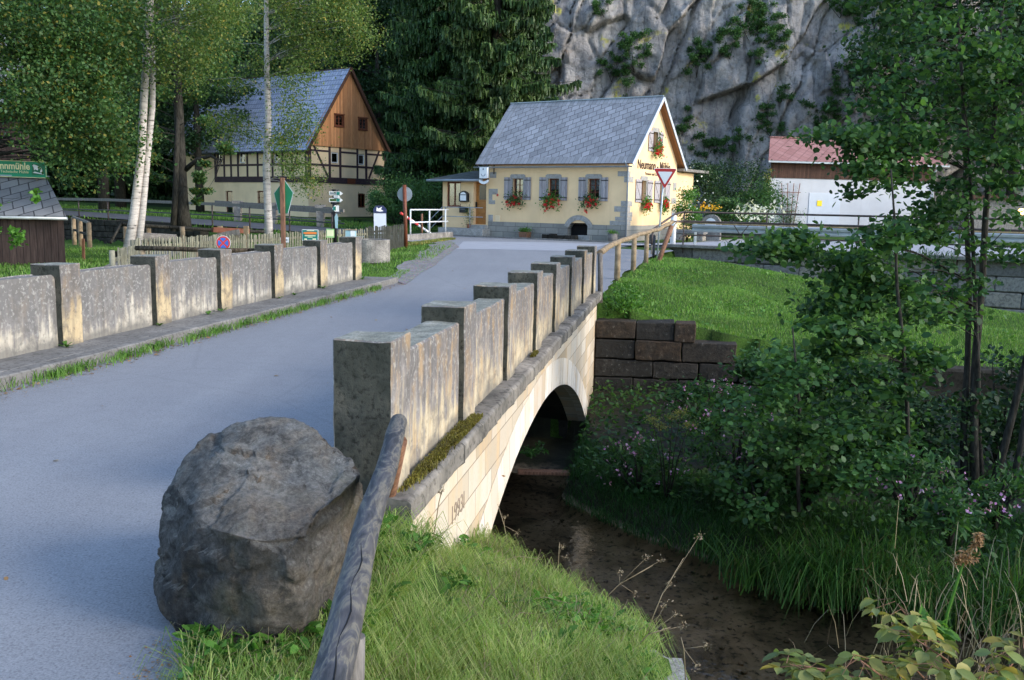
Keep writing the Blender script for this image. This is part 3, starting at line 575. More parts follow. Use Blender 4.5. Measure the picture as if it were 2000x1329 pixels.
# cliff: one rock face sheet with its own relief
def cliff():
    x0, x1, nxx, nzz = -8., 58., 420, 250
    U, Vv = np.meshgrid(np.linspace(0, 1, nxx), np.linspace(0, 1, nzz))
    xx = x0+(x1-x0)*U; zz = -1+42*Vv
    yy = 74.5-.06*(xx-2)+zz*.16
    rs = np.random.default_rng(21); rel = np.zeros_like(xx); su, sv = xx-.28*zz, zz*.36            # sheared so that slabs run up to the right
    wob_ = np.array([noise.noise(Vector((a*.5, b*.5, 2.2))) for a, b in zip(xx.ravel(), zz.ravel())]).reshape(xx.shape)
    def slabs(n, amp, tilt, wb, crack, cw):
        px, pz = rs.uniform(-30, 62, n), rs.uniform(-2, 19, n); off_ = rs.uniform(-1, 1, n)*amp; tx, tz = rs.uniform(-1, 1, n)*tilt, rs.uniform(-1, 1, n)*tilt
        a, b = su+wob_*wb, sv+wob_*wb*.4; d = (a[..., None]-px)**2+((b[..., None]-pz)*1.25)**2; o = np.argsort(d, -1)[..., :2]
        d1, d2 = np.sqrt(np.take_along_axis(d, o[..., :1], -1))[..., 0], np.sqrt(np.take_along_axis(d, o[..., 1:2], -1))[..., 0]; i = o[..., 0]
        return off_[i]+tx[i]*(a-px[i])+tz[i]*(b-pz[i])*1.4-crack*np.exp(-((d2-d1)/cw)**2)
    rel += slabs(80, 1.0, .15, .5, .8, .16)+slabs(420, .60, .30, .3, .38, .10)+slabs(1500, .12, .14, .3, .10, .06)
    rel += np.array([noise.fractal(Vector((a*.7, 0, b*.5)), .9, 2.1, 6)*.34 for a, b in zip(xx.ravel(), zz.ravel())]).reshape(xx.shape)
    yy = yy-rel-np.clip(3-zz, 0, 4)*.7
    idx = np.arange(nxx*nzz).reshape(nzz, nxx)
    Q = np.stack([idx[:-1, :-1], idx[:-1, 1:], idx[1:, 1:], idx[1:, :-1]], -1).reshape(-1, 4)
    o = fastmesh('cliff', np.stack([xx, yy, zz], -1).reshape(-1, 3), [Q], M['cliff'], None, None, False); o['kind'] = 'structure'
    return (x0, x1, xx, zz, yy)
CL = cliff()
def cliff_y(x, z):
    j = int(np.clip((x-CL[0])/(CL[1]-CL[0])*(CL[2].shape[1]-1), 0, CL[2].shape[1]-1)); i = int(np.clip((z+1)/42*(CL[2].shape[0]-1), 0, CL[2].shape[0]-1)); return float(CL[4][i, j])
def on_cliff(u, v):
    Y_ = 73.
    for _ in range(12): p = at(u, v, Y_); Y_ = .5*Y_+.5*cliff_y(p[0], p[2])
    return at(u, v, Y_)

# ------------------------------------------------------------------ the bridge
BRZ = math.atan2(D2[1], D2[0])
bridge = thing('stone_bridge', 'pale sandstone arch bridge with pillared parapets carrying the road over the stream', 'bridge', (0, 0, 0), BRZ)
def ypos(t): return -t
SR = [4.74, 6.50, 8.27, 10.05, 11.66, 13.42, 15.26, 17.05]; SL = [7.08, 8.94, 10.80, 12.52, 14.36, 16.36, 18.28]
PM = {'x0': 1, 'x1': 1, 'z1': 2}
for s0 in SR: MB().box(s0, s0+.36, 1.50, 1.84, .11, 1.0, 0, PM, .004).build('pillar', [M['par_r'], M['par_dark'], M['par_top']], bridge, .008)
for a, b_ in zip(SR, SR[1:]): MB().box(a+.36, b_, 1.545, 1.80, .10, .885, 0, {'z1': 2}, .004).build('parapet_panel', [M['par_r'], M['par_dark'], M['par_top']], bridge, .012)
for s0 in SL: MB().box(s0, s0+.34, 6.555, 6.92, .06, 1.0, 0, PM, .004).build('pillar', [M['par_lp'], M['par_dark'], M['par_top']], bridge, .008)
for a, b_ in zip([4.9]+SL, SL):
    q = MB(); x0, x1 = a+.34, b_; r = .05
    poly = [(x0, .06), (x1, .06), (x1, .885-r), (x1-.02, .885-.02), (x1-r, .885), (x0+r, .885), (x0+.02, .885-.02), (x0, .885-r)]
    q.prism(poly, lambda a_, z_, d: (a_, d, z_), 6.63, 6.86); q.build('parapet_panel', [M['par_l']], bridge, .012)
# pavement slabs and kerb
kb = MB(); s_ = -6.
while s_ < 19.2:
    L_ = random.uniform(1.5, 2.4); e = min(s_+L_, 19.3); kb.box(s_+.004, e-.004, 5.96, 6.14, -.1, .115+random.uniform(-.004, .004), 0, None, .003); s_ = e
kb.build('kerb', M['pave'], bridge, .012)
pv = MB(); s_ = -6.
while s_ < 19.2:
    L_ = random.uniform(1.6, 2.6); e = min(s_+L_, 19.3); pv.box(s_+.004, e-.004, 6.145, 6.62 if e < 18.5 else 6.9, -.1, .112+random.uniform(-.003, .003)); s_ = e
pv.build('pavement', M['pave'], bridge, .006)
# string course (ledge) in separate stones
lg = MB(); s_ = 4.70
while s_ < 17.55:
    e = min(s_+random.uniform(.55, .8), 17.6); y0 = 1.385+random.uniform(-.004, .004)
    prof = [(1.82, .125), (1.50, .125), (y0+.02, .118), (y0, .10), (y0, -.015), (1.475, -.10), (1.82, -.10)]
    lg.prism(prof, lambda y_, z_, d: (d, y_, z_), s_+.003, e-.003); s_ = e
lg.build('string_course', M['ledge'], bridge, .006)
# arch, spandrel walls, barrel
AC, AZ, AR = 10.6, -.54, 10.4
def arch_z(s): return AZ-(AR-math.sqrt(max(0, AR*AR-(s-AC)**2)))
A0, A1 = AC-5.42, AC+5.42
def spandrel(y0, y1, nm, mat, s0=4.74, s1=17.55):
    ss = [s0]+list(np.linspace(A0, A1, 60))+[s1]; q = MB()
    for a, b_ in zip(ss, ss[1:]):
        if a < A0-1e-6 or b_ > A1+1e-6: za = zb = -3.0
        else: za, zb = arch_z(a), arch_z(b_)
        vs = [(a, y0, za), (b_, y0, zb), (b_, y0, -.10), (a, y0, -.10), (a, y1, za), (b_, y1, zb), (b_, y1, -.10), (a, y1, -.10)]
        q.add(vs, [(0, 1, 2, 3), (7, 6, 5, 4), (0, 4, 5, 1)])
    q.box(s0, s0+.01, y0, y1, -3, -.1)
    return q.build(nm, mat, bridge)
spandrel(1.475, 1.80, 'spandrel_wall', M['ashlar']); spandrel(6.6, 6.9, 'spandrel_wall', M['ashlar'])
q = MB(); ss = np.linspace(A0, A1, 60)
q.add([(a, y_, arch_z(a)+.004) for a in ss for y_ in (1.80, 6.6)], [(2*i, 2*i+1, 2*i+3, 2*i+2) for i in range(59)])
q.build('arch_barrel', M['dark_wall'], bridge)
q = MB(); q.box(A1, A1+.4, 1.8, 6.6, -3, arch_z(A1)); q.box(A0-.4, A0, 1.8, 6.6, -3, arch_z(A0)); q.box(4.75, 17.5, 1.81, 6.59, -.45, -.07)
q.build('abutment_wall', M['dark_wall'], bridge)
q = MB(); a0 = math.asin(5.42/AR); n = 40
for i in range(n):
    t0, t1 = -a0+2*a0*i/n+.0006, -a0+2*a0*(i+1)/n-.0006; r0, r1 = AR, AR+.36
    P = [(AC+r*math.sin(t), AZ-AR+r*math.cos(t)) for r, t in ((r0, t0), (r1, t0), (r1, t1), (r0, t1))]
    q.prism(P, lambda a, z, d: (a, d, z), 1.472-random.uniform(0, .004), 1.60)
q.build('voussoir_ring', M['voussoir'], bridge, .003)
text_mesh('1993I', .19, M['carve'], 'carved_date', bridge, facing((6.22, 1.4735, -.43), (1, 0, 0)), .002)
# moss on the ledge
P = [(random.uniform(5.2, 5.9)+random.random()*.0, 1.5-abs(random.gauss(0, .035)), .13) for _ in range(2600)]+[(random.uniform(5.9, 6.75), random.uniform(1.41, 1.52), .13) for _ in range(2600)]+[(random.gauss(5.25, .2), 1.49-abs(random.gauss(0, .03)), .13) for _ in range(1200)]+[(random.uniform(9.6, 9.95), 1.5-abs(random.gauss(0, .02)), .13) for _ in range(500)]
P = [p for p in P if p[0] > 4.8 and p[1] > 1.392]
mo = blades('moss', P, .035, .007, M['moss'], None, .8, .5); tag(mo, kind='stuff'); mo.rotation_euler = (0, 0, BRZ)

def roughen(o, L_, amp, f=5.):
    bm = bmesh.new(); bm.from_mesh(o.data)
    for _ in range(3):
        es = [e for e in bm.edges if e.calc_length() > L_]
        if es: bmesh.ops.subdivide_edges(bm, edges=es, cuts=1, use_grid_fill=True)
    bmesh.ops.triangulate(bm, faces=[f_ for f_ in bm.faces if len(f_.verts) > 4])
    for v_ in bm.verts: p = v_.co; v_.co = p+Vector((noise.noise(p*f), noise.noise(p*f+Vector((9, 0, 0))), noise.noise(p*f+Vector((0, 9, 0)))))*amp+Vector((noise.noise(p*f*5), noise.noise(p*f*5+Vector((9, 0, 0))), noise.noise(p*f*5+Vector((0, 9, 0)))))*amp*.4
    bm.to_mesh(o.data); bm.free(); return o
for o in list(bridge.children):
    if o.name.split('.')[0] in ('pillar', 'parapet_panel', 'string_course', 'kerb'): roughen(o, .09, .007, 6.)
# stepped abutment wall beside the bridge
def blockwall(name, label, cat, mat, o, xd, courses, depth=.5, bev=.03, group=None):
    """courses: list of (z0, z1, x0, x1, mean length)"""
    q = MB(); xd = Vector((*xd, 0)).normalized(); nd = Vector((xd.y, -xd.x, 0))     # nd points to the viewer's side
    for z0, z1, x0, x1, ml in courses:
        a = x0
        while a < x1-.02:
            e = min(x1, a+ml*random.uniform(.65, 1.4)); e = x1 if x1-e < ml*.35 else e
            f = random.uniform(-.025, .025); g_ = .008
            vs = []
            for z_ in (z0+g_, z1-g_):
                for d_ in (f, -depth):
                    for x_ in (a+g_, e-g_): p = xd*x_+nd*d_; vs.append((p.x+random.uniform(-.008, .008), p.y+random.uniform(-.008, .008), z_+random.uniform(-.012, .012)))
            q.add(vs, [(0, 2, 3, 1), (4, 5, 7, 6), (0, 1, 5, 4), (2, 6, 7, 3), (0, 4, 6, 2), (1, 3, 7, 5)]); a = e
    mo_ = MB(); zz0 = courses[-1][0]; xx0, xx1 = courses[0][2], courses[0][3]
    ob = roughen(q.build(name, mat, None, bev), .16, .016); ob.location = (o[0], o[1], 0); return tag(ob, label, cat, group)
bx, by = BR(17.25, -1.46)
blockwall('abutment_wall', 'stepped wall of dark and rusty sandstone blocks joining the bridge end', 'stone wall', M['abut'], (bx, by), N2,
          [(-.74, -.39, 0, 1.86, .55), (-1.12, -.745, 0, 2.62, .9), (-1.46, -1.13, 0, 3.4, .8), (-1.80, -1.47, 0, 4.6, .8), (-2.15, -1.81, 0, 5, .8), (-2.6, -2.16, 0, 5, .9)], .55, .014)
q = MB(); bx2, by2 = BR(17.35, .2)
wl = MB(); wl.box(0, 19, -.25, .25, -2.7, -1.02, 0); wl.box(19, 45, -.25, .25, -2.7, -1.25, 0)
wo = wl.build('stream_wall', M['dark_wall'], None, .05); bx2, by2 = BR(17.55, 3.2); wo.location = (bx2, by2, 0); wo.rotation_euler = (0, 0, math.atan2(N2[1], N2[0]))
tag(wo, 'low dark shaded stone wall along the lawn edge behind the shrubs', 'stone wall')
# near bank retaining edge
wl = MB(); a_ = 0
while a_ < 2.3:
    L_ = min(random.uniform(.6, .9), 2.32-a_); wl.box(a_, a_+L_-.01, -.30, .02, -2.7, -1.0+random.uniform(-.015, .015), 0, None, .012); a_ += L_
wo = wl.build('bank_edge_wall', M['white_lichen'], None, .04); wo.location = (E1[0], E1[1], 0); wo.rotation_euler = (0, 0, math.atan2(ED[1], ED[0]))
tag(wo, 'pale lichen covered concrete edge holding the near grass bank above the stream', 'stone wall')
w2 = MB(); w2.prism([(E1[0]+ED[0]*2.3, E1[1]+ED[1]*2.3), (.83, 1.0), (.55, 1.0), (E1[0]+ED[0]*2.15-.22, E1[1]+ED[1]*2.15-.1)], lambda a, b, d: (a, b, d), -2.7, -1.02); w2.build('return_wall', M['white_lichen'], None, .04)
c_ = bpy.data.objects['return_wall']; c_.parent = wo; c_.matrix_parent_inverse = Matrix.LocRotScale(wo.location, wo.rotation_euler, None).inverted()
# retaining wall under the far road
o0 = MR(-14.3, -4.2)
q = blockwall('road_retaining_wall', 'grey block retaining wall under the road behind the lawn', 'stone wall', M['greyblock'], o0, -dA,
          [(-.42, .12, -1.2, 50, 1.6), (-.95, -.43, -1.2, 50, 1.2), (-1.5, -.96, 0, 50, 1.2), (-2.1, -1.51, 3, 50, 1.2), (-2.8, -2.11, 8, 50, 1.2)], .7, .04)
cpn = MB(); p0 = Vector((*MR(-14.1, -4.25), .16)); p1 = Vector((*MR(-58, -4.25), .16)); cpn.beam(p0, p1, .5, .12)
c_ = cpn.build('coping', M['concrete'], None, .02); c_.parent = q; c_.location = (-o0[0], -o0[1], 0)
# ------------------------------------------------------------------ building helpers
def fb(q, fn, a0, a1, d0, d1, z0, z1, m=0, mm=None):
    vs = [fn(a, d, z) for z in (z0, z1) for d in (d0, d1) for a in (a0, a1)]
    fs = [(0, 2, 3, 1), (4, 5, 7, 6), (0, 1, 5, 4), (2, 6, 7, 3), (0, 4, 6, 2), (1, 3, 7, 5)]; ml = [m]*6
    if mm:
        for k, val in mm.items(): ml[['z0', 'z1', 'd0', 'd1', 'a0', 'a1'].index(k)] = val
    q.add(vs, fs, ml)
FRONT = lambda a, d, z: (a, -d, z)           # d = outwards
GABLE = lambda a, d, z: (d, a, z)
def off(fn, o): return lambda a, d, z: fn(a, d+o, z)
def wallholes(q, fn, a0, a1, z0, zt, holes, rev=.22, m=0, kinks=()):
    """front skin with holes and their reveals; zt constant or function"""
    zf = zt if callable(zt) else (lambda a: zt)
    br = sorted(set([a0, a1]+[h[0] for h in holes]+[h[1] for h in holes]+list(kinks)))
    for p, r in zip(br, br[1:]):
        hs = sorted([h for h in holes if h[0] < (p+r)/2 < h[1]], key=lambda h: h[2]); z = z0
        for h in hs:
            q.add([fn(p, 0, z), fn(r, 0, z), fn(r, 0, h[2]), fn(p, 0, h[2])], [(0, 1, 2, 3)], m); z = h[3]
        q.add([fn(p, 0, z), fn(r, 0, z), fn(r, 0, zf(r)), fn(p, 0, zf(p))], [(0, 1, 2, 3)], m)
    for h in holes:
        a, b, c, d = h[:4]
        for (p1, p2) in (((a, c), (a, d)), ((b, c), (b, d)), ((a, d), (b, d)), ((a, c), (b, c))):
            q.add([fn(p1[0], 0, p1[1]), fn(p2[0], 0, p2[1]), fn(p2[0], -rev, p2[1]), fn(p1[0], -rev, p1[1])], [(0, 1, 2, 3)], m)
def window(parent, fn, a0, a1, z0, z1, fr='redwood', bars=(1, 2), rec=.16, curtain=True, fw=.05):
    q = MB(); fb(q, fn, a0, a0+fw, -rec-.03, -rec+.03, z0, z1); fb(q, fn, a1-fw, a1, -rec-.03, -rec+.03, z0, z1)
    fb(q, fn, a0+fw, a1-fw, -rec-.03, -rec+.03, z1-fw, z1); fb(q, fn, a0+fw, a1-fw, -rec-.03, -rec+.03, z0, z0+fw)
    for i in range(1, bars[0]+1): x = a0+(a1-a0)*i/(bars[0]+1); fb(q, fn, x-fw*.45, x+fw*.45, -rec-.02, -rec+.022, z0+fw, z1-fw)
    o = q.build('window', M[fr], parent)
    q = MB()
    for i in range(1, bars[1]+1): z = z0+(z1-z0)*i/(bars[1]+1); fb(q, fn, a0+fw, a1-fw, -rec-.01, -rec+.016, z-.012, z+.012)
    if bars[1]: q.each('glazing_bar', M[fr], o)
    q = MB(); fb(q, fn, a0+.01, a1-.01, -rec-.012, -rec-.006, z0+.01, z1-.01); q.build('pane', M['glassy'], o)
    if curtain:
        q = MB(); n = 14; zz = z0+(z1-z0)*.45
        vs = [fn(a0+.04+(a1-a0-.08)*i/n, -rec-.07-.015*(i % 2), z) for i in range(n+1) for z in (zz, z1-.03)]
        q.add(vs, [(2*i, 2*i+1, 2*i+3, 2*i+2) for i in range(n)]); q.build('curtain', M['curtain'], o)
    return o
m = bpy.data.materials.new('reflecting_glass'); m.use_nodes = True; nt = m.node_tree; nt.nodes.clear(); out = node(nt, 'ShaderNodeOutputMaterial')
gl = node(nt, 'ShaderNodeBsdfGlossy'); gl.inputs['Roughness'].default_value = .03; tr = node(nt, 'ShaderNodeBsdfTransparent'); tr.inputs[0].default_value = (.75, .8, .8, 1)
fr = node(nt, 'ShaderNodeFresnel'); ms = node(nt, 'ShaderNodeMixShader'); nt.links.new(mth(nt, 'ADD', fr.outputs[0], .08), ms.inputs[0]); nt.links.new(tr.outputs[0], ms.inputs[1]); nt.links.new(gl.outputs[0], ms.inputs[2]); nt.links.new(ms.outputs[0], out.inputs[0]); M['glassy'] = m
def shutter(parent, fn, a0, a1, z0, z1, mirror):
    q = MB(); n = 3; w_ = (a1-a0)/n
    for i in range(n): fb(q, fn, a0+w_*i+.003, a0+w_*(i+1)-.003, .03, .055, z0+random.uniform(-.01, .0), z1+random.uniform(0, .01))
    p0, p1 = (a0+.03, z0+.18), (a1-.03, z1-.18)
    if mirror: p0, p1 = (a1-.03, z0+.18), (a0+.03, z1-.18)
    q.beam(fn(p0[0], .066, p0[1]), fn(p1[0], .066, p1[1]), .045, .02, up=fn(0, 1, 0))
    o = q.build('shutter', M['shutter'], parent, .004)
    q = MB()
    for z in (z0+.14, z1-.14): fb(q, fn, a0+.01, a1+.0, .056, .078, z-.018, z+.018)
    q.each('strap_hinge', M['blackiron'], o); return o
def surround(parent, fn, a0, a1, z0, z1, w_=.13, top=.2, nm='stone_surround'):
    q = MB(); fb(q, fn, a0-w_, a0, -.1, .022, z0, z1); fb(q, fn, a1, a1+w_, -.1, .022, z0, z1)
    poly = [(a0-w_, z1), (a1+w_, z1), (a1+w_, z1+top-.06), (a1+w_-.08, z1+top), (a0-w_+.08, z1+top), (a0-w_, z1+top-.06)]
    q.prism(poly, lambda a, z, d: fn(a, d, z), -.1, .026); fb(q, fn, a0-w_-.04, a1+w_+.04, -.1, .07, z0-.09, z0)
    return q.build(nm, M['quoin'], parent, .008)
def strip_roof(q, pts, th, m=0):
    """pts: 4 corners ccw seen from above"""
    n = (Vector(pts[1])-Vector(pts[0])).cross(Vector(pts[3])-Vector(pts[0])).normalized()
    lo = [tuple(Vector(p)-n*th) for p in pts]
    q.add(list(pts)+lo, [(0, 1, 2, 3), (7, 6, 5, 4), (0, 4, 5, 1), (1, 5, 6, 2), (2, 6, 7, 3), (3, 7, 4, 0)], [m]+[1]*5)

# ------------------------------------------------------------------ the inn
inn = thing('inn', 'small cream inn with slate roof, grey shutters and gothic lettering on its gable', 'house', (5.39, 44.52, 0), math.atan2(-.538, .843))
W_, DP = 8.0, 5.85; ez, rzh, ym = 4.02, 7.02, 2.93
fw_ = [(-6.54, -5.90), (-4.42, -3.78), (-2.17, -1.53)]; oh = [(a, b, 2.05, 3.03) for a, b in fw_]
q = MB(); wallholes(q, FRONT, -W_, 0, .80, ez, oh+[(-3.22, -2.10, .80, .86)], .3)
ztop = lambda y: ez-.05+(rzh-ez)*(1-abs(y-ym)/ym)
gh = [(1.5, 2.05, 2.0, 3.0), (3.72, 4.27, 2.0, 3.0), (2.66, 3.22, 4.52, 5.42)]
wallholes(q, GABLE, 0, DP, .80, ztop, gh, .3, 0, (ym,))
q.add([(-W_, 0, .1), (-W_, DP, .1), (-W_, DP, ez), (-W_, ym, rzh-.05), (-W_, 0, ez)], [(0, 1, 2, 3, 4)]); q.add([(-W_, DP, .1), (0, DP, .1), (0, DP, ez), (-W_, DP, ez)], [(0, 1, 2, 3)])
q.build('wall', M['cream'], inn)
q = MB(); q.box(-W_+.35, -.35, .34, DP-.3, .2, ez-.1); q.build('interior', M['darkin'], inn)
# plinth with an arched cellar opening
q = MB(); wallholes(q, off(FRONT, .04), -W_, .04, -.05, .80, [(-3.22, -2.10, .16, .80)], .7); fb(q, off(FRONT, .04), -W_, -3.22, -.04, 0, .795, .80); fb(q, off(FRONT, .04), -2.10, .04, -.04, 0, .795, .80)
wallholes(q, off(GABLE, .04), -.04, DP, -.05, .80, [], .1); fb(q, off(GABLE, .04), -.04, DP, -.04, 0, .795, .80)
q.build('plinth', M['plinth'], inn)
q = MB(); ar = []
for i in range(15):
    t = PI*(.14+.72*i/14); ar.append((t,))
cxa, cza, ra = -2.60, .40, .86
for i in range(12):
    t0, t1 = PI*(.12+.76*i/12)+.008, PI*(.12+.76*(i+1)/12)-.008
    P = [(cxa+r*math.cos(t), cza+r*.98*math.sin(t)) for r, t in ((.62, t0), (ra, t0), (ra, t1), (.62, t1))]
    q.prism(P, lambda a, z, d: FRONT(a, d, z), -.55, .065)
q.build('cellar_arch', M['quoin'], inn, .006)
q = MB(); fb(q, FRONT, -3.2, -2.1, -.68, -.62, .1, 1.0); q.build('cellar_opening', M['darkin'], inn)
q = MB(); fb(q, FRONT, -2.62, -1.95, -.3, .12, 0, .26); fb(q, FRONT, -3.0, -2.64, -.2, .05, 0, .12); q.each('cellar_sill', M['quoin'], inn, .02)
for (a, b, z0, z1) in oh:
    surround(inn, FRONT, a, b, z0, z1); window(inn, FRONT, a, b, z0, z1, 'redwood', (1, 2), .2)
    shutter(inn, FRONT, a-.54+.05, a-.10, 1.95, 3.08, True); shutter(inn, FRONT, b+.10, b+.49, 1.95, 3.08, False)
for i, (a, b, z0, z1) in enumerate(gh):
    surround(inn, GABLE, a, b, z0, z1, .14); window(inn, GABLE, a, b, z0, z1, 'redwood', (1, 2), .22)
    sw = .62 if i < 2 else .5
    shutter(inn, GABLE, a-sw-.08, a-.10, z0-.07, z1+.03, True); shutter(inn, GABLE, b+.10, b+sw+.08, z0-.07, z1+.03, False)
# quoins
q = MB()
for (z0, z1, w1, w2) in ((.80, 1.02, .9, .38), (1.02, 1.22, .62, .5), (1.22, 1.45, .36, .55), (1.45, 1.72, .68, .3), (1.72, 1.98, .34, .5), (2.85, 3.13, .22, .55), (3.13, 3.38, .56, .2)):
    fb(q, FRONT, -w1, .018, -.1, .018, z0+.006, z1-.006); fb(q, GABLE, .0, w2, -.1, .0185, z0+.006, z1-.006)
for (z0, z1, w2) in ((.80, 1.05, .6), (1.3, 1.6, .5), (1.9, 2.2, .6), (2.6, 3.0, .45)): fb(q, GABLE, DP-w2, DP+.01, -.1, .018, z0, z1)
for (a0, a1, z0, z1) in ((-8.0, -7.45, 2.20, 2.49), (-8.0, -7.78, 1.9, 2.2), (-8.0, -7.60, 1.70, 1.9), (-8.0, -7.72, .80, 1.15), (-7.95, -7.55, 3.05, 3.35)): fb(q, FRONT, a0, a1, -.1, .018, z0, z1)
q.each('quoin', M['quoin'], inn, .006)
q = MB(); fb(q, FRONT, -7.56, -7.26, 0, .03, .7, 1.12); q.build('meter_cupboard', M['cream2'], inn, .01)
# roof with borders
q = MB(); yo = .37; xl, xr = -8.62, .36; es = ez-.02-yo*(rzh-ez)/ym*.0
sl_ = (rzh-ez)/ym; zf_ = lambda y: rzh+.10-abs(y-ym)*sl_
strip_roof(q, [(xl, -yo, zf_(-yo)), (xr, -yo, zf_(-yo)), (xr, ym, zf_(ym)), (xl, ym, zf_(ym))], .07)
strip_roof(q, [(xl, ym, zf_(ym)), (xr, ym, zf_(ym)), (xr, DP+yo, zf_(DP+yo)), (xl, DP+yo, zf_(DP+yo))], .07)
roof = q.build('roof', [M['slate'], M['soffit']], inn)
q = MB()
def onr(x0, x1, y0, y1, h=.012): strip_roof(q, [(x0, y0, zf_(y0)+h), (x1, y0, zf_(y0)+h), (x1, y1, zf_(y1)+h), (x0, y1, zf_(y1)+h)], .02)
onr(xl-.01, xr+.01, -yo-.01, -.06); onr(xl-.01, xr+.01, ym-.27, ym, .014); onr(xl-.02, xl+.5, -.05, ym-.28); onr(xr-.42, xr+.02, -.05, ym-.28)
q.build('roof_border', [M['slate_edge'], M['slate_edge']], roof)
q = MB(); q.beam((xl, ym, zf_(ym)+.035), (xr, ym, zf_(ym)+.035), .12, .05); q.build('ridge_capping', M['zinc'], roof)
q = MB()
for y0, y1 in ((-yo, ym), (DP+yo, ym)): q.beam((xr+.03, y0, zf_(y0)-.07), (xr+.03, y1, zf_(y1)-.07), .03, .16, up=(0, 0, 1))
q.each('verge_board', M['signgrey'], roof)
q = MB()
for y0, y1 in ((DP+.02, ym), (-.02, ym)): q.add([(.02, y0, zf_(y0)-.16), (.33, y0, zf_(y0)-.16), (.33, y1, zf_(y1)-.16), (.02, y1, zf_(y1)-.16)], [(0, 1, 2, 3)])
q.build('soffit', M['soffit'], roof)
q = MB(); n = 30
pr = [(-yo-.07+.07*math.cos(t), zf_(-yo)-.13-.07*math.sin(t)) for t in [PI*i/6 for i in range(7)]]
vs = [(x, y, z) for x in (xl-.05, xr+.0) for y, z in pr]; q.add(vs, [(i, i+1, i+8, i+7) for i in range(6)], 0, True)
for i in range(14): x = xl+.3+i*.65; q.box(x-.012, x+.012, -yo-.15, -yo+.02, zf_(-yo)-.15, zf_(-yo)-.12)
q.build('gutter', M['zinc'], inn)
q = MB(); q.tube([(.0, -yo-.05, 3.86), (.0, -yo-.03, 3.76), (.02, -.12, 3.52), (.02, -.09, 3.3), (.02, -.09, 0)], .042, 8); q.build('downpipe', M['zinc'], inn)
text_mesh('Neumann - Mühle', .62, M['textbrown'], 'lettering', inn, facing((.012, 2.93, 3.74), (0, 1, 0)) @ Matrix.Diagonal((.88, .98, 1, 1)), .004, 'CENTER', .012)
text_mesh('Pension und Gaststätte', .24, M['textbrown'], 'lettering', inn, facing((.012, 2.93, 3.33), (0, 1, 0)) @ Matrix.Diagonal((.95, .9, 1, 1)), .003)
# left annex with entrance
q = MB(); wallholes(q, off(FRONT, -.05), -11.05, -8.0, .0, 2.92, [(-10.77, -9.84, 1.52, 2.84), (-9.02, -8.20, .62, 2.85)], .3); q.add([(-11.05, .05, 0), (-11.05, 4, 0), (-11.05, 4, 2.92), (-11.05, .05, 2.92)], [(0, 1, 2, 3)])
q.build('annex_wall', M['cream'], inn)
q = MB(); q.box(-10.9, -8.2, .5, 3.8, .1, 2.8); q.build('annex_interior', M['darkin'], inn)
q = MB(); A = [(-11.7, -.4, 2.98), (-8.02, -.4, 2.98), (-8.02, 2.2, 3.55), (-10.6, 2.2, 3.5)]; strip_roof(q, A, .05); strip_roof(q, [(-11.7, 4.2, 2.98), (-11.7, -.4, 2.98), (-10.6, 2.2, 3.5), (-10.6, 4.2, 3.5)], .05)
ar_ = q.build('annex_roof', [M['felt'], M['soffit']], inn)
q = MB(); q.tube([(-11.75, -.46, 2.90), (-8.1, -.46, 2.92)], .065, 8); q.build('gutter', M['zinc'], ar_)
window(inn, off(FRONT, -.05), -10.77, -9.84, 1.52, 2.84, 'redwood', (1, 0), .1, True, .08)
q = MB(); fb(q, FRONT, -9.02, -8.20, -.36, -.30, .62, 2.85, 0); dr = q.build('door', M['doorwood'], inn)
q = MB()
for z0, z1 in ((.8, 1.15), (1.22, 1.52), (1.58, 1.82)): fb(q, FRONT, -8.82, -8.30, -.30, -.285, z0, z1)
q.each('door_panel', M['doorwood'], dr, .012); q = MB(); fb(q, FRONT, -8.80, -8.30, -.30, -.28, 1.92, 2.68); q.build('door_pane', M['glass'], dr)
q = MB(); fb(q, FRONT, -9.0, -8.93, -.28, -.22, 1.5, 1.8); q.build('door_handle', M['blackiron'], dr)
q = MB(); fb(q, FRONT, -10.75, -7.86, .0, .75, -.05, .42); fb(q, FRONT, -9.0, -8.0, -.25, .3, .42, .6); q.each('entrance_step', M['quoin'], inn, .01)
q = MB()
for zz in (1.50, 1.02): q.tube([FRONT(-10.5, .7, zz), FRONT(-7.9, .7, zz)], .022, 6)
for a in (-10.3, -8.7): q.tube([FRONT(a, .7, .4), FRONT(a, .7, 1.5)], .022, 6)
for zz in (1.50, 1.02): q.tube([FRONT(-10.5, .7, zz), FRONT(-11.35, .9, zz-.85)], .022, 6)
q.tube([FRONT(-11.3, .9, -.05), FRONT(-11.3, .9, .7)], .022, 6); q.build('handrail', M['zinc'], inn)
# right annex with flat roof
q = MB(); q.box(-4, -.02, DP+.02, 8.25, 0, 3.55)
q.build('rear_annex_wall', M['cream'], inn)
q = MB(); q.prism([(-4, DP+.05), (.35, DP+.05), (.45, 9.3), (-4, 9.3)], lambda a, b, d: (a, b, d), 3.6, 3.74); q.build('rear_annex_roof', M['concrete'], inn)
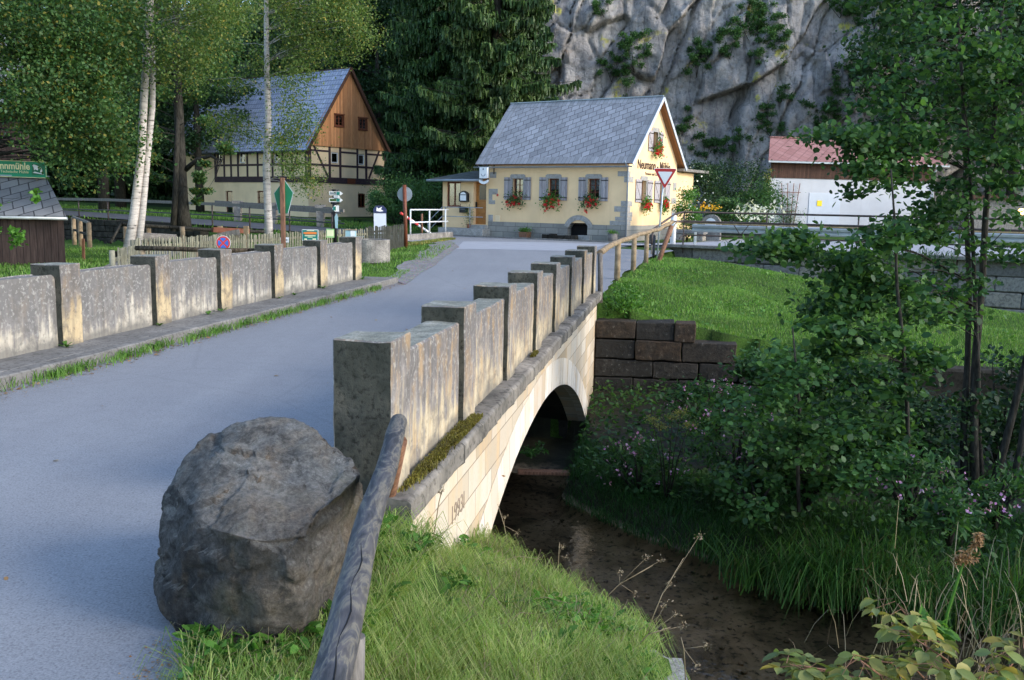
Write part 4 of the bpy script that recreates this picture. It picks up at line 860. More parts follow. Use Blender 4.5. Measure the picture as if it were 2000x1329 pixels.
# things on the inn's front
def on_inn(x, y, z): p = inn_m @ Vector((x, y, z)); return p
bpy.context.view_layer.update(); inn_m = inn.matrix_world.copy(); IR = inn.rotation_euler[2]
def inn_thing(name, label, cat, x, y, z, group=None, rz=0): p = on_inn(x, y, z); return thing(name, label, cat, p, IR+rz, group)
t = inn_thing('beer_sign', 'white hanging inn sign with curved banner on a black iron bracket', 'hanging sign', -7.92, -.6, 3.3)
q = MB(); P = [(-.21+.0, -.26), (.21, -.26), (.21, .25), (-.21, .25)]; q.prism(P, lambda a, z, d: (a, d, z), -.07, .07); q.build('sign_box', M['signwhite'], t, .03)
q = MB(); q.prism([(0, .12), (.035, .17), (0, .23), (-.035, .17)], lambda a, z, d: (a, d, z), -.078, -.07)
for i in range(8): a0_ = PI+PI*i/8; a1_ = PI+PI*(i+1)/8; q.prism([(.11*math.cos(a0_), -.06+.11*math.sin(a0_)), (.13*math.cos(a0_), -.06+.13*math.sin(a0_)), (.13*math.cos(a1_), -.06+.13*math.sin(a1_)), (.11*math.cos(a1_), -.06+.11*math.sin(a1_))], lambda a, z, d: (a, d, z), -.076, -.07)
q.build('emblem', M['navy'], t)
q = MB(); n = 10
P = [(-.27+.54*i/n, -.36-.10*math.sin(PI*i/n)) for i in range(n+1)]; P2 = [(a*.98, z-.12) for a, z in reversed(P)]; q.prism(P+P2, lambda a, z, d: (a, d, z), -.04, .04); q.build('banner', M['signwhite'], t, .01)
q = MB(); q.tube([(.0, .55, .33), (0, 0, .33)], .02, 6); q.tube([(0, 0, .33), (0, 0, .24)], .02, 6); q.tube([(.25, .55, .42), (.25, .55, -.05)], .025, 6)
for x in (-.28, .28): q.tube([(0, .2, .33), (x*.6, -.02, .42), (x, -.12, .36)], .018, 6); q.ball((x*1.05, -.16, .33), .05, 6)
q.build('bracket', M['blackiron'], t)
t = inn_thing('menu_case', 'black arched menu case with white sheets beside the entrance window', 'menu board', -9.575, -.01, 1.8)
q = MB(); q.prism([(-.28, 0), (.28, 0), (.28, .42), (.18, .5), (0, .57), (-.18, .5), (-.28, .42)], lambda a, z, d: (a, d, z), -.10, .05); q.build('case', M['blackiron'], t, .01)
q = MB(); q.box(-.19, .19, -.112, -.10, .06, .34); q.prism([(-.2, .38), (.2, .38), (.12, .47), (0, .51), (-.12, .47)], lambda a, z, d: (a, d, z), -.112, -.10); q.each('menu_sheet', M['signwhite'], t)
t = inn_thing('letterbox', 'small black letterbox on the cream wall left of the honey coloured door', 'letterbox', -9.575, -.02, 1.22)
q = MB(); q.box(-.22, .22, -.14, .06, 0, .26); q.build('box', M['blackiron'], t, .01); q = MB(); q.prism([(-.24, .26), (.24, .26), (.24, .30), (-.24, .33)], lambda a, z, d: (a, d, z), -.17, .06); q.build('lid', M['darksteel'], t)
q = MB(); q.box(-.15, .15, -.146, -.14, .18, .2); q.build('slot', M['zinc'], t)
def geranium(name, label, x, y, z, w_, hh, n, grp, rz=0, seed=0):
    t = inn_thing(name, label, 'flower box', x, y, z, grp, rz)
    q = MB(); q.box(-w_*.42, w_*.42, -.12, .04, -.04, .11); q.build('planter', M['terracotta'], t, .01)
    P = np.stack([RNG.normal(0, w_*.32, n), -.10-np.abs(RNG.normal(0, .08, n)), RNG.normal(-.02, hh*.30, n)], 1); P[:, 2] -= np.abs(P[:, 0])*.25
    leaves('foliage', P, .09, .08, M['lf_fresh'] if seed % 2 else M['lf_cliff'], t, .2, 'h')
    cc = [(random.gauss(0, w_*.34), -.20-random.uniform(0, .06), random.gauss(-.12, hh*.30)) for _ in range(14)]
    Pp = np.concatenate([np.array(c)+RNG.normal(size=(34, 3))*.03 for c in cc]); leaves('blossom', Pp, .05, .045, M['redfl'], t, .0)
    return t
G = 'red geraniums in window boxes of the inn'
for i, ((a, b, z0, z1), lb) in enumerate(zip(oh, ('red geraniums below the front window nearest the entrance of the inn', 'trailing red geraniums below the middle front window of the inn', 'red geraniums below the front window above the cellar arch'))):
    geranium('geranium_box', lb, (a+b)/2-.04, -.06, z0-.06, .82, .62, 430, G, 0, i)
for (a, b, z0, z1), lb, k in zip([(g_[0], g_[1], g_[2]+(.22 if g_[2] > 4 else 0), g_[3]) for g_ in gh], ('red geraniums below the lower gable window left of the yield sign', 'pinkish red geraniums below the lower gable window behind the yield sign pole', 'tall red geraniums below the upper gable window over the lettering'), (.62, .62, .8)):
    geranium('geranium_box', lb, .06, (a+b)/2, z0-.1, k, .6 if k < .7 else .75, 360, G, PI/2, 1)
# pots and stones in front
t = inn_thing('wooden_planter', 'brown wooden planter with a small green plant at the foot of the inn wall', 'planter', -5.47, -.42, 0)
q = MB(); q.prism([(-.2, 0), (.2, 0), (.25, .33), (-.25, .33)], lambda a, z, d: (a, d, z), -.2, .2); q.build('tub', M['redpost'], t, .01); leaves('plant', RNG.normal(size=(420, 3))*[.17, .14, .07]+[0, 0, .42], .09, .04, M['lf_fresh'], t)
t = inn_thing('stone_trough_row', 'low row of mossy stone blocks in front of the inn plinth', 'stone edging', -3.45, -.38, 0)
q = MB(); a_ = -.95
for L_ in (.35, .42, .5, .38, .3): q.box(a_, a_+L_-.02, -.15, .15, -.03, .26+random.uniform(-.03, .03), 0, None, .02); a_ += L_
q.each('block', M['dark_wall'], t, .03)
t = inn_thing('stump_planter', 'pale hollow tree stump planted with greenery at the inn corner', 'planter', -.5, -.45, 0)
q = MB(); q.tube([(0, 0, -.02), (0, 0, .42)], [.24, .22], 12); q.build('stump', M['greypost'], t); leaves('plant', RNG.normal(size=(300, 3))*[.12, .12, .05]+[0, 0, .47], .07, .04, M['lf_fresh'], t)
t = inn_thing('potted_plant', 'slim green potted shrub beside the steps of the inn door', 'potted plant', -9.05, -.3, .42)
q = MB(); q.tube([(0, 0, 0), (0, 0, .22)], [.1, .14], 10); q.build('pot', M['terracotta'], t); leaves('plant', RNG.normal(size=(500, 3))*[.13, .13, .3]+[0, 0, .62], .08, .025, M['lf_cliff'], t)
q = MB(); s_ = 0
while s_ < 12.6: q.box(-11.4+s_, -11.4+s_+.98, -.95, -.82, -.05, .07); s_ += 1.0
kb_ = q.build('front_kerb', M['pave'], None, .01); kb_.location = inn.location; kb_.rotation_euler = inn.rotation_euler; tag(kb_, kind='structure')
kb_.name = 'kerb'

# ------------------------------------------------------------------ the half-timbered house
ht = thing('half_timbered_house', 'large cream half timbered house with larch gable and blue grey tiled roof', 'house', (-15.49, 70, 0), math.atan2(-.6, .8))
LN, WD = 17., 8.15; e2, r2, y2 = 5.85, 11.75, 4.07
gw = [(5.06, 5.89, 1.2, 2.32), (2.30, 3.05, 4.55, 5.40), (5.12, 5.83, 4.55, 5.40)]
sw_ = [(-10.16, -9.23, .3, 2.34), (-6.08, -5.22, 1.3, 2.37), (-14.4, -13.6, 1.2, 2.3), (-14.4, -13.6, 4.3, 5.4), (-8.3, -7.5, 4.5, 5.4), (-4.0, -3.2, 4.5, 5.4), (-11.2, -10.5, 4.5, 5.4)]
q = MB(); wallholes(q, FRONT, -LN, 0, -.1, e2, sw_, .25); wallholes(q, GABLE, 0, WD, -.1, e2, gw, .25)
q.add([(-LN, 0, 0), (-LN, WD, 0), (-LN, WD, e2), (-LN, y2, r2-.1), (-LN, 0, e2)], [(0, 1, 2, 3, 4)]); q.add([(-LN, WD, 0), (0, WD, 0), (0, WD, e2), (-LN, WD, e2)], [(0, 1, 2, 3)]); q.build('wall', M['cream2'], ht)
q = MB(); q.box(-LN+.4, -.4, .4, WD-.4, 0, e2-.1); q.build('interior', M['darkin'], ht)
# timber frame
q = MB(); tf = lambda fn, a0, a1, z0, z1, o=.03: fb(q, fn, a0, a1, -.05, o, z0, z1)
tf(GABLE, -.03, WD+.03, 3.03, 3.48, .05); tf(GABLE, .30, 2.02, 4.30, 4.46); tf(GABLE, 3.32, 4.92, 4.30, 4.46); tf(GABLE, 6.08, WD-.15, 4.30, 4.46); tf(GABLE, 2.24, 3.08, 4.30, 4.46); tf(GABLE, 5.12, 5.84, 4.30, 4.46)
for a0, a1 in ((.30, 2.02), (3.32, 4.92), (6.08, WD-.15)): tf(GABLE, a0, a1, 5.36, 5.50)
for a0, a1 in ((-.02, .30), (2.02, 2.24), (3.10, 3.32), (4.92, 5.10), (5.86, 6.08), (WD-.15, WD+.02)): tf(GABLE, a0, a1, 3.48, e2)
for p, r in (((.55, 5.8), (1.95, 3.5)), ((7.45, 5.8), (6.25, 3.5))): q.beam(GABLE(p[0], .012, p[1]), GABLE(r[0], .012, r[1]), .16, .045, up=GABLE(0, 1, 0))
tf(FRONT, -11.5, -.0, 3.03, 3.48, .05); tf(FRONT, -11.5, -.3, 4.30, 4.46); tf(FRONT, -11.5, -.3, 5.5, 5.62)
for a in (-11.5, -10.3, -9.4, -8.5, -7.3, -6.0, -5.0, -4.2, -3.0, -1.9, -.32): tf(FRONT, a, a+.2, 3.48, 5.8, .035)
for p, r in (((-1.0, 5.7), (-1.8, 3.5)), ((-10.9, 5.7), (-11.3, 3.5))): q.beam(FRONT(p[0], .012, p[1]), FRONT(r[0], .012, r[1]), .16, .045, up=FRONT(0, 1, 0))
q.build('timber_frame', M['timber'], ht)
q = MB(); tf = lambda fn, a0, a1, z0, z1, o=.03: fb(q, fn, a0, a1, -.05, o, z0, z1); fb(q, GABLE, 3.9, 4.75, .051, .065, 3.05, 3.46); q.build('beam_patch', M['redwood'], ht)
for i, (a, b, z0, z1) in enumerate(gw): window(ht, GABLE, a+.04, b-.04, z0+.04, z1-.04, 'redwood' if i == 0 else 'signwhite', (0 if i else 1, 0), .08, True, .06)
for i, (a, b, z0, z1) in enumerate(sw_): window(ht, FRONT, a+.04, b-.04, z0+.04, z1-.04, 'redwood' if i < 3 else 'signwhite', (0 if i else 0, 1 if i else 0), .12, i > 2, .06)
# boarded gable
q = MB(); hs = [(2.62, 3.42, 7.38, 8.22), (5.10, 5.90, 7.30, 8.16)]; zt2 = lambda y: 5.78+(r2-.0-5.78)*(1-abs(y-y2)/(y2+.28))
wallholes(q, off(GABLE, .12), -.2, WD+.2, 5.80, zt2, hs, .2, 0, (y2,)); fb(q, GABLE, -.2, WD+.2, .0, .12, 5.78, 5.80); q.build('boarded_gable', M['larch'], ht)
for (a, b, z0, z1) in hs:
    o = window(ht, off(GABLE, .14), a, b, z0, z1, 'redwood', (1, 2), .06, True, .09)
    q = MB(); fb(q, GABLE, a-.12, b+.12, .1, .24, z1+.0, z1+.09); fb(q, GABLE, a-.1, b+.1, .1, .2, z0-.08, z0); fb(q, GABLE, a-.09, a-.001, .1, .18, z0, z1); fb(q, GABLE, b+.001, b+.09, .1, .18, z0, z1); q.build('window_casing', M['redwood'], o)
q = MB(); zf2 = lambda y: r2+.14-abs(y-y2)*(r2-e2)/y2
for y0, y1 in ((-.4, y2), (WD+.4, y2)):
    P = [(-LN-.4, y0, zf2(y0)), (.42, y0, zf2(y0)), (.42, y1, zf2(y1)), (-LN-.4, y1, zf2(y1))]
    if y0 > y1: P = [P[3], P[2], P[1], P[0]]
    strip_roof(q, P, .12)
rf = q.build('roof', [M['tile_blue'], M['dkboard']], ht)
q = MB(); q.tube([(-LN-.4, -.48, zf2(-.4)-.1), (.4, -.48, zf2(-.4)-.1)], .07, 8); q.build('gutter', M['darksteel'], rf)
q = MB()
for y0 in (-.42, WD+.42): q.beam((.40, y0, zf2(y0)-.12), (.40, y2, zf2(y2)-.12), .05, .22)
q.each('verge_board', M['dkboard'], rf)

# ------------------------------------------------------------------ the white shed on the right
S0 = at(1496, 443, 57); SRZ = math.atan2(.17, .985)
ws = thing('white_shed', 'long white shed with dark board upper wall and pale red tiled roof under the cliff', 'shed', (S0[0], S0[1], 0), SRZ)
q = MB(); q.prism([(0, 0), (11, 0), (11, 5), (2.35, 5)], lambda a, b, d: (a, b, d), -.1, 3.61); q.build('wall', M['white'], ws)
q = MB(); q.prism([(.1, -.04), (11.02, -.04), (11.02, 4.9), (2.4, 4.9)], lambda a, b, d: (a, b, d), 3.6, 4.62); q.build('board_cladding', M['dkboard'], ws)
q = MB(); strip_roof(q, [(-.25, -.35, 4.62), (11.7, -.35, 4.62), (11.7, 2.6, 6.22), (1.15, 2.6, 6.22)], .08); strip_roof(q, [(1.15, 2.6, 6.22), (11.7, 2.6, 6.22), (11.7, 5.4, 4.62), (2.6, 5.4, 4.62)], .08); r_ = q.build('roof', [M['tile_red'], M['dkboard']], ws)
q = MB(); q.box(-.3, 11.75, -.48, -.36, 4.5, 4.6); q.build('gutter', M['zinc'], r_)
q = MB(); q.box(1.1, 11.75, 2.45, 2.75, 6.2, 6.27); q.build('ridge_tiles', M['tile_red'], r_)
q = MB(); q.box(2.7, 4.8, -.03, 0, .6, 2.75); q.build('door', M['signgrey'], ws, .01)
q = MB(); q.tube([(11.2, -.4, 4.5), (11.0, -.1, 4.2), (11.0, -.1, .6)], .06, 8); q.build('downpipe', M['signwhite'], ws)
bpy.context.view_layer.update(); WSM = ws.matrix_world.copy()
q = MB(); q.box(-.16, .16, -.02, 0, 0, .34); o = q.build('notice', M['yellow'], None); o.location = WSM @ Vector((3.4, -.035, 1.95)); o.rotation_euler[2] = SRZ; tag(o, 'small yellow notice on the grey door of the white shed', 'notice')
t = thing('rose_trellis', 'dark rose trellis with climbing plant on the white shed wall', 'trellis', WSM @ Vector((1.4, -.12, .6)), SRZ)
q = MB()
for i, x in enumerate((-.6, -.2, .2, .6)): q.beam((x*.5, 0, 0), (x, 0, 2.7), .035, .03)
for z, w_ in ((1.0, .45), (2.15, .66)): q.beam((-w_, -.03, z), (w_, -.03, z), .03, .035)
q.build('lattice', M['redwood'], t)
leaves('climber', np.concatenate([RNG.normal(size=(900, 3))*[.38, .1, .42]+[0, -.1, .55], RNG.normal(size=(150, 3))*[.3, .06, .6]+[0, -.08, 1.3]]), .09, .05, M['lf_cliff'], t)
P = RNG.uniform(size=(1500, 3))*[.35, .3, 3.6]+[-.3, -.2, .1]; P = P[(np.sin(P[:, 2]*3)+1.2)*.5 > RNG.uniform(size=len(P))*1.0]
o = leaves('wall_climber', P, .13, .11, M['lf_yellow'], None); o.location = WSM @ Vector((0, 0, .5)); o.rotation_euler[2] = SRZ; tag(o, 'yellow green climbing plant up the left corner of the white shed', 'climbing plant')
# dark house fragment and low shed on the left
t = thing('brown_house', 'dark brown timber house with a white framed window behind the green board', 'house', (-17.0, 31, 0), .05)
q = MB(); wallholes(q, FRONT, -8, .7, -.2, 4.6, [(-1.5, -.15, 3.0, 4.0)], .2); q.add([(.7, 0, -.2), (-1.8, 6, -.2), (-1.8, 6, 4.6), (.7, 0, 4.6)], [(0, 1, 2, 3)]); q.build('wall', M['shedboard'], t)
window(t, FRONT, -1.5, -.15, 3.0, 4.0, 'signwhite', (1, 1), .1, False, .07); q = MB(); strip_roof(q, [(-8.5, -.6, 4.4), (1.1, -.6, 4.4), (-.2, 3, 7.5), (-8.5, 3, 7.5)], .1); q.build('roof', [M['slate_old'], M['soffit']], t)
ls = thing('low_timber_shed', 'low weathered board shed with curved slate roof beside the lawn', 'shed', (-11.17, 23, 0), .05)
q = MB(); q.prism([(-6, 0), (0, 0), (-1.35, 2.6), (-6, 2.6)], lambda a, b, d: (a, b, d), -.2, 1.2); q.build('wall', M['shedboard'], ls)
q = MB(); e_, r_z = 1.24, 2.2; A = (-5.3, -.2, e_), (.15, -.2, e_), (-.92, 1.25, r_z), (-5.3, 1.25, r_z)
strip_roof(q, A, .05); q.add([(.15, -.2, e_-.002), (-1.3, 2.8, e_), (-.92, 1.252, r_z)], [(0, 1, 2)]); q.add([(-5.3, 2.8, e_), (-1.3, 2.8, e_), (-.92, 1.26, r_z), (-5.3, 1.26, r_z)], [(0, 1, 2, 3)]); rr = q.build('roof', [M['slate_old'], M['slate_old']], ls)
q = MB(); q.tube([(-5.3, -.26, e_-.05), (.2, -.26, e_-.06)], .04, 8); q.build('gutter', M['galv'], rr)
q = MB(); q.beam((-5.3, 1.25, r_z+.02), (-.9, 1.25, r_z+.02), .3, .03); q.build('ridge_slates', M['zinc'], rr)
# green board on the shed
TL, TR_, BR_, BL = at(-170, 306, 24.05), at(90, 316.5, 24.0), at(91, 347, 24.0), at(-170, 338, 24.05)
t = thing('mill_board', 'green board with cream gothic lettering and a white emblem above the low shed roof', 'signboard', tuple((TR_+BR_)/2), 0)
cen = (TR_+BR_)/2; xd = (BR_-BL); L_ = float(np.linalg.norm(xd)); rzb = math.atan2(xd[1], xd[0]); til = math.asin(xd[2]/L_); t.rotation_euler = (0, -til, rzb)
q = MB(); q.box(-L_, 0, 0, .03, -.22, .2); q.build('panel', M['boardgreen'], t)
q = MB(); q.box(-L_, 0, -.006, -.001, .185, .2); q.box(-L_, 0, -.006, -.001, -.22, -.205); q.box(-.015, 0, -.006, -.001, -.205, .185); q.build('border', M['gold'], t)
text_mesh('Neumannmühle', .25, M['gold'], 'lettering', t, facing((-.42, -.004, .06), (1, 0, 0)) @ Matrix.Diagonal((.9, 1, 1, 1)), .002, 'RIGHT', .006)
text_mesh('historische Technische Mühle', .10, M['gold'], 'lettering', t, facing((-.46, -.004, -.08), (1, 0, 0)), .002, 'RIGHT')
q = MB(); q.box(-.37, -.04, -.007, -.002, -.14, .13); em = q.build('emblem_field', M['signgreen'], t)
q = MB(); q.prism([(-.35, .09), (-.32, .12), (-.28, .11), (-.20, .08), (-.12, .03), (-.10, -.04), (-.06, -.10), (-.16, -.07), (-.14, -.01), (-.20, .02), (-.22, -.03), (-.28, .0), (-.31, -.03), (-.32, .04)], lambda a, z, d: (a, d, z), -.012, -.007)
q.prism([(-.35, -.09), (-.05, -.13), (-.12, -.10), (-.30, -.06)], lambda a, z, d: (a, d, z), -.012, -.007); q.build('emblem', M['signwhite'], em)
q = MB(); q.box(-.3, -.25, .03, .07, -.3, .2); q.box(-2.3, -2.25, .03, .07, -.3, .2); q.each('support', M['greypost'], t)
# ------------------------------------------------------------------ foreground boulder and log rail
def boulder():
    pts = []
    lo = [(-1.66, 4.55), (-1.60, 3.92), (-1.30, 3.52), (-1.05, 3.42), (-.84, 3.52), (-.72, 3.85), (-.66, 4.5), (-.76, 4.9), (-1.05, 5.0), (-1.45, 4.9)]
    pts += [(x, y, -.15) for x, y in lo]
    mid = [onz(u, v, z) for u, v, z in ((299, 1100, .24), (308, 1170, .14), (345, 1225, .04), (470, 1262, .03), (600, 1225, .10), (655, 1110, .20), (300, 1045, .36), (345, 1010, .42), (705, 1000, .28), (712, 935, .42), (430, 1090, .40), (560, 1100, .40))]
    top = [onz(u, v, z) for u, v, z in ((350, 940, .56), (362, 900, .61), (412, 852, .71), (462, 818, .78), (520, 806, .80), (590, 808, .79), (645, 842, .74), (695, 882, .67), (708, 925, .60), (655, 985, .52), (600, 1040, .50), (480, 1050, .50), (400, 1030, .50))]
    pts += [tuple(p) for p in mid+top]; c = Vector((-1.15, 4.25, 0))
    bm = bmesh.new(); [bm.verts.new(Vector(p)-c) for p in pts]
    r = bmesh.ops.convex_hull(bm, input=bm.verts); bmesh.ops.delete(bm, geom=[g for g in r['geom_interior'] if isinstance(g, bmesh.types.BMVert)], context='VERTS')
    for _ in range(8):
        es = [e for e in bm.edges if e.calc_length() > .032]
        if not es: break
        bmesh.ops.subdivide_edges(bm, edges=es, cuts=1); bmesh.ops.triangulate(bm, faces=[f for f in bm.faces if len(f.verts) > 3])
    for _ in range(2): bmesh.ops.smooth_vert(bm, verts=bm.verts, factor=.5, use_axis_x=True, use_axis_y=True, use_axis_z=True)
    bm.normal_update()
    for v_ in bm.verts:
        p = v_.co.copy(); n = v_.normal; q_ = p+Vector((noise.noise(p*3), noise.noise(p*3+Vector((5, 0, 0))), noise.noise(p*3+Vector((0, 7, 0)))))*.09
        f1 = noise.voronoi(q_*Vector((2.6, 2.6, 4.2)))[0]; d = -(f1[1]-f1[0] < .10)*.012+(min(f1[0], .5)-.25)*-.05          # broken plates
        g1 = noise.voronoi(q_*9)[0]; d += -(g1[0]-.25)*.008+noise.fractal(p*6, .7, 2.3, 6)*.016+noise.noise(p*1.4+Vector((3, 1, 5)))*.045
        if n.z < .6:
            lay = (p.z*3.2+noise.noise(p*1.6)*1.6+p.x*1.2) % 1.0; d += .010*(lay < .3)
        v_.co = p+n*d
    me = bpy.data.meshes.new('boulder'); bm.to_mesh(me); bm.free(); me.materials.append(M['boulder'])
    for p in me.polygons: p.use_smooth = True
    o = bpy.data.objects.new('boulder', me); C.objects.link(o); o.location = c; tag(o, 'large grey weathered boulder at the road edge before the bridge', 'boulder'); return o
boulder()
t = thing('log_handrail', 'low peeled log handrail on leaning posts running down beside the boulder', 'handrail', (-.5, 3.4, 0))
q = MB(); a, b = Vector((-.40, 1.55, .60)), Vector(onz(781, 818, .60)); n = 44; pts = []; rr = []
for i in range(n+1):
    f = i/n; p = a.lerp(b, f)+Vector((noise.noise(Vector((f*3, 0, 0)))*.02, 0, noise.noise(Vector((f*3, 5, 0)))*.012)); pts.append(p-Vector((-.5, 3.4, 0))); rr.append(.050-.004*f+.003*noise.noise(Vector((f*14, 2, 0))))
rr[-1] *= .72; pts[-1] = pts[-1]+(pts[-1]-pts[-2])*-.35
q.tube(pts, rr, 20); q.build('rail', M['log'], t)
q = MB(); q.tube([pts[i]+Vector((.012+.008*math.sin(i*1.3), -.008, rr[i]*.955)) for i in range(0, 19)], .0022, 4, 0, False); q.build('drying_crack', M['darkin'], t)
def post(t, p0, p1, r0, r1, mat): q = MB(); o_ = Vector(t.location); q.tube([Vector(p0)-o_, (Vector(p0)+Vector(p1))/2-o_+Vector((random.uniform(-.01, .01), 0, 0)), Vector(p1)-o_], [r0, (r0+r1)/2, r1], 12); return q.build('post', mat, t)
post(t, onz(737, 1062, -.3), onz(780, 862, .52), .045, .042, M['redpost'])
post(t, at(668, 1560, 2.28), at(683, 1243, 2.33), .045, .042, M['greypost'])
# pole fence leading on from the bridge
t = thing('pole_fence', 'brown round pole fence leading from the bridge end to the yield sign', 'fence', (3.3, 25.4, 0)); o_ = Vector(t.location)
q = MB(); pp = [Vector((*BR(17.6, -1.45), .86)), Vector((2.5, 22.2, .90)), Vector((3.3, 25.4, .93)), Vector((4.16, 29, .95)), Vector((4.75, 30.6, 1.0)), Vector((5.35, 31.4, 1.25))]
fp = []
for i in range(len(pp)-1):
    for k in range(6): fp.append(pp[i].lerp(pp[i+1], k/6)+Vector((random.uniform(-.012, .012), 0, random.uniform(-.015, .015)))-o_)
fp.append(pp[-1]-o_); q.tube(fp, .062, 10); q.build('rail', M['polewood'], t)
for x, y in ((2.5, 22.2), (3.3, 25.4), (4.16, 29)): post(t, (x, y, -.2), (x, y, .9), .075, .07, M['polewood'])
post(t, (4.75, 30.7, -.3), (5.3, 31.3, 1.1), .08, .08, M['redpost'])
post(t, (*BR(17.62, -1.42), -.1), (*BR(17.6, -1.45), .85), .05, .05, M['greypost'])
# yield sign
base = onz(1283, 503, -.05); topp = at(1299, 330, base[1]); t = thing('yield_sign', 'triangular yield sign with dark red border on a grey steel pole', 'road sign', tuple(base))
q = MB(); q.tube([(0, 0, -.2), (topp[0]-base[0]-.02, 0, topp[2]-base[2]-.05)], .032, 10); q.build('pole', M['galv'], t)
q = MB(); q.tube([(-.12, .1, -.2), (-.1, .1, .75)], .05, 8); q.build('socket_post', M['darksteel'], t)
def tri(cx, cz, w_, rnd=.06): 
    P = []
    V3 = [(-w_/2, w_*.433), (w_/2, w_*.433), (0, -w_*.433)]
    for i in range(3):
        a, b_, c_ = [np.array(V3[(i+j) % 3]) for j in (-1, 0, 1)]; u1 = (a-b_)/np.linalg.norm(a-b_); u2 = (c_-b_)/np.linalg.norm(c_-b_)
        P += [tuple(b_+u1*rnd+[cx, cz]), tuple(b_+(u1+u2)*rnd*.35+[cx, cz]), tuple(b_+u2*rnd+[cx, cz])]
    return P
cx_, cz_ = topp[0]-base[0], topp[2]-base[2]-.35
q = MB(); q.prism(tri(cx_, cz_, .84), lambda a, z, d: (a, d, z), -.06, -.045); q.build('rim', M['signwhite'], t)
q = MB(); q.prism(tri(cx_, cz_, .81), lambda a, z, d: (a, d, z), -.066, -.061); q.build('border', M['signred'], t)
q = MB(); q.prism(tri(cx_, cz_+.02, .52, .03), lambda a, z, d: (a, d, z), -.071, -.067); q.build('face', M['signgrey'], t)

# steel railing and crash barrier above the lawn wall
def MRz(k, b, z): return Vector((*MR(k, b), z))
t = thing('steel_railing', 'brown rusty steel pipe railing curving along the road above the lawn wall', 'railing', MRz(-14.8, -4.35, 0)); o_ = Vector(t.location)
def rel(l, o_): return [Vector(p)-o_ for p in l]
hs_ = [at(1273, 478, 33.5), at(1274, 458, 33.6), at(1279, 446, 33.8), at(1296, 434, 34.3), at(1318, 419, 35), at(1327, 416, 35.3)]
for nm_, zz, first in (('top_rail', 1.54, hs_), ('middle_rail', 1.17, [at(1277, 452, 33.7), at(1300, 444, 34.4), at(1318, 433, 35)]), ('lower_rail', .62, [at(1327, 466, 35.3)])):
    q = MB(); end = [MRz(k, -4.35, zz) for k in (-14.8, -20, -28, -40, -62)]; q.tube(rel([tuple(p) for p in first]+end, o_), .038 if zz > 1 else .03, 8); q.build(nm_, M['brownsteel'], t)
q = MB(); q.tube(rel([tuple(at(1310, 462, 34.4)), tuple(at(1314, 445, 34.7)), tuple(at(1322, 434, 35)), MRz(-14.8, -4.42, 1.11), MRz(-60, -4.42, 1.11)], o_), .028, 8); q.build('front_rail', M['ochresteel'], t)
for k in np.arange(-14.8, -60, -3.4):
    q = MB(); q.tube(rel([MRz(k, -4.35, -.1), MRz(k, -4.35, 1.52)], o_), .03, 6); q.build('post', M['brownsteel'], t)
for k in (-17.2, -26, -35):
    q = MB(); q.tube(rel([MRz(k-.35, -4.38, 1.15), MRz(k, -4.38, .68)], o_), .018, 5); q.tube(rel([MRz(k+.35, -4.38, 1.15), MRz(k, -4.38, .68)], o_), .018, 5); q.each('brace', M['brownsteel'], t)
t = thing('crash_barrier', 'galvanised steel crash barrier on posts behind the brown pipe railing', 'guard rail', MRz(-15, -3.9, 0)); o_ = Vector(t.location)
pr = [(0, .62), (.05, .66), (.05, .72), (0, .77), (.05, .82), (.05, .89), (0, .93)]
q = MB(); n = 30; ks = np.linspace(-15.0, -60, n)
vs = [tuple(MRz(k, -3.9-dy, z+.12)-o_) for k in ks for dy, z in pr]; m_ = len(pr)
q.add(vs, [(i*m_+j, i*m_+j+1, (i+1)*m_+j+1, (i+1)*m_+j) for i in range(n-1) for j in range(m_-1)]); q.build('beam', M['galv'], t)
for k in np.arange(-15.1, -60, -3.25):
    q = MB(); c_ = MRz(k, -3.82, 0)-o_; q.box(c_.x-.05, c_.x+.05, c_.y-.05, c_.y+.05, .05, 1.12); q.build('post', M['galv'], t, .01)
# small things at the inn corner
t = thing('litter_bin', 'dark litter bin on a short post behind the pole fence', 'litter bin', tuple(onz(1272, 497, 0)))
q = MB(); q.box(-.1, .12, -.1, .1, .38, .72); q.build('bin', M['darksteel'], t, .02); q = MB(); q.tube([(0, 0, -.1), (0, 0, .42)], .03, 6); q.build('post', M['greypost'], t)
p = onz(1260, 468, 0); t = thing('marker_post', 'slim white roadside marker post in front of the inn gable', 'marker post', tuple(p)); q = MB(); q.prism([(-.07, 0), (.07, 0), (.05, .95), (0, 1.02), (-.04, .95)], lambda a, z, d: (a, d, z), -.05, .05); q.build('post', M['signwhite'], t, .01); q = MB(); q.box(-.04, .04, -.056, -.05, .7, .82); q.build('reflector', M['darksteel'], t)
p = at(1316, 425, 39); t = thing('round_topped_post', 'short white stone post with rounded top at the inn garden', 'post', (p[0], p[1], .1)); q = MB(); q.tube([(0, 0, 0), (0, 0, 1.25), (0, 0, 1.36)], [.12, .12, .06], 12); q.build('post', M['signwhite'], t)
p = onz(1255, 468, .05); q = MB(); q.ball((0, 0, .15), .42, 10, 0, (1.1, .7, .7)); o = q.build('corner_stone', M['boulder'], None); o.location = p; tag(o, 'rounded dark stone at the foot of the inn gable', 'boulder')
p = onz(1360, 473, .2); t = thing('stone_bench', 'low pale stone bench on two blocks in the yard behind the railing', 'bench', (p[0], p[1]+1.5, .2), -.57)
q = MB(); q.box(-.75, .75, -.25, .25, .32, .5); q.build('seat', M['concrete'], t, .03); q = MB(); q.box(-.7, -.3, -.2, .2, 0, .32); q.box(.35, .7, -.2, .2, 0, .32); q.each('block', M['greyblock'], t, .03)
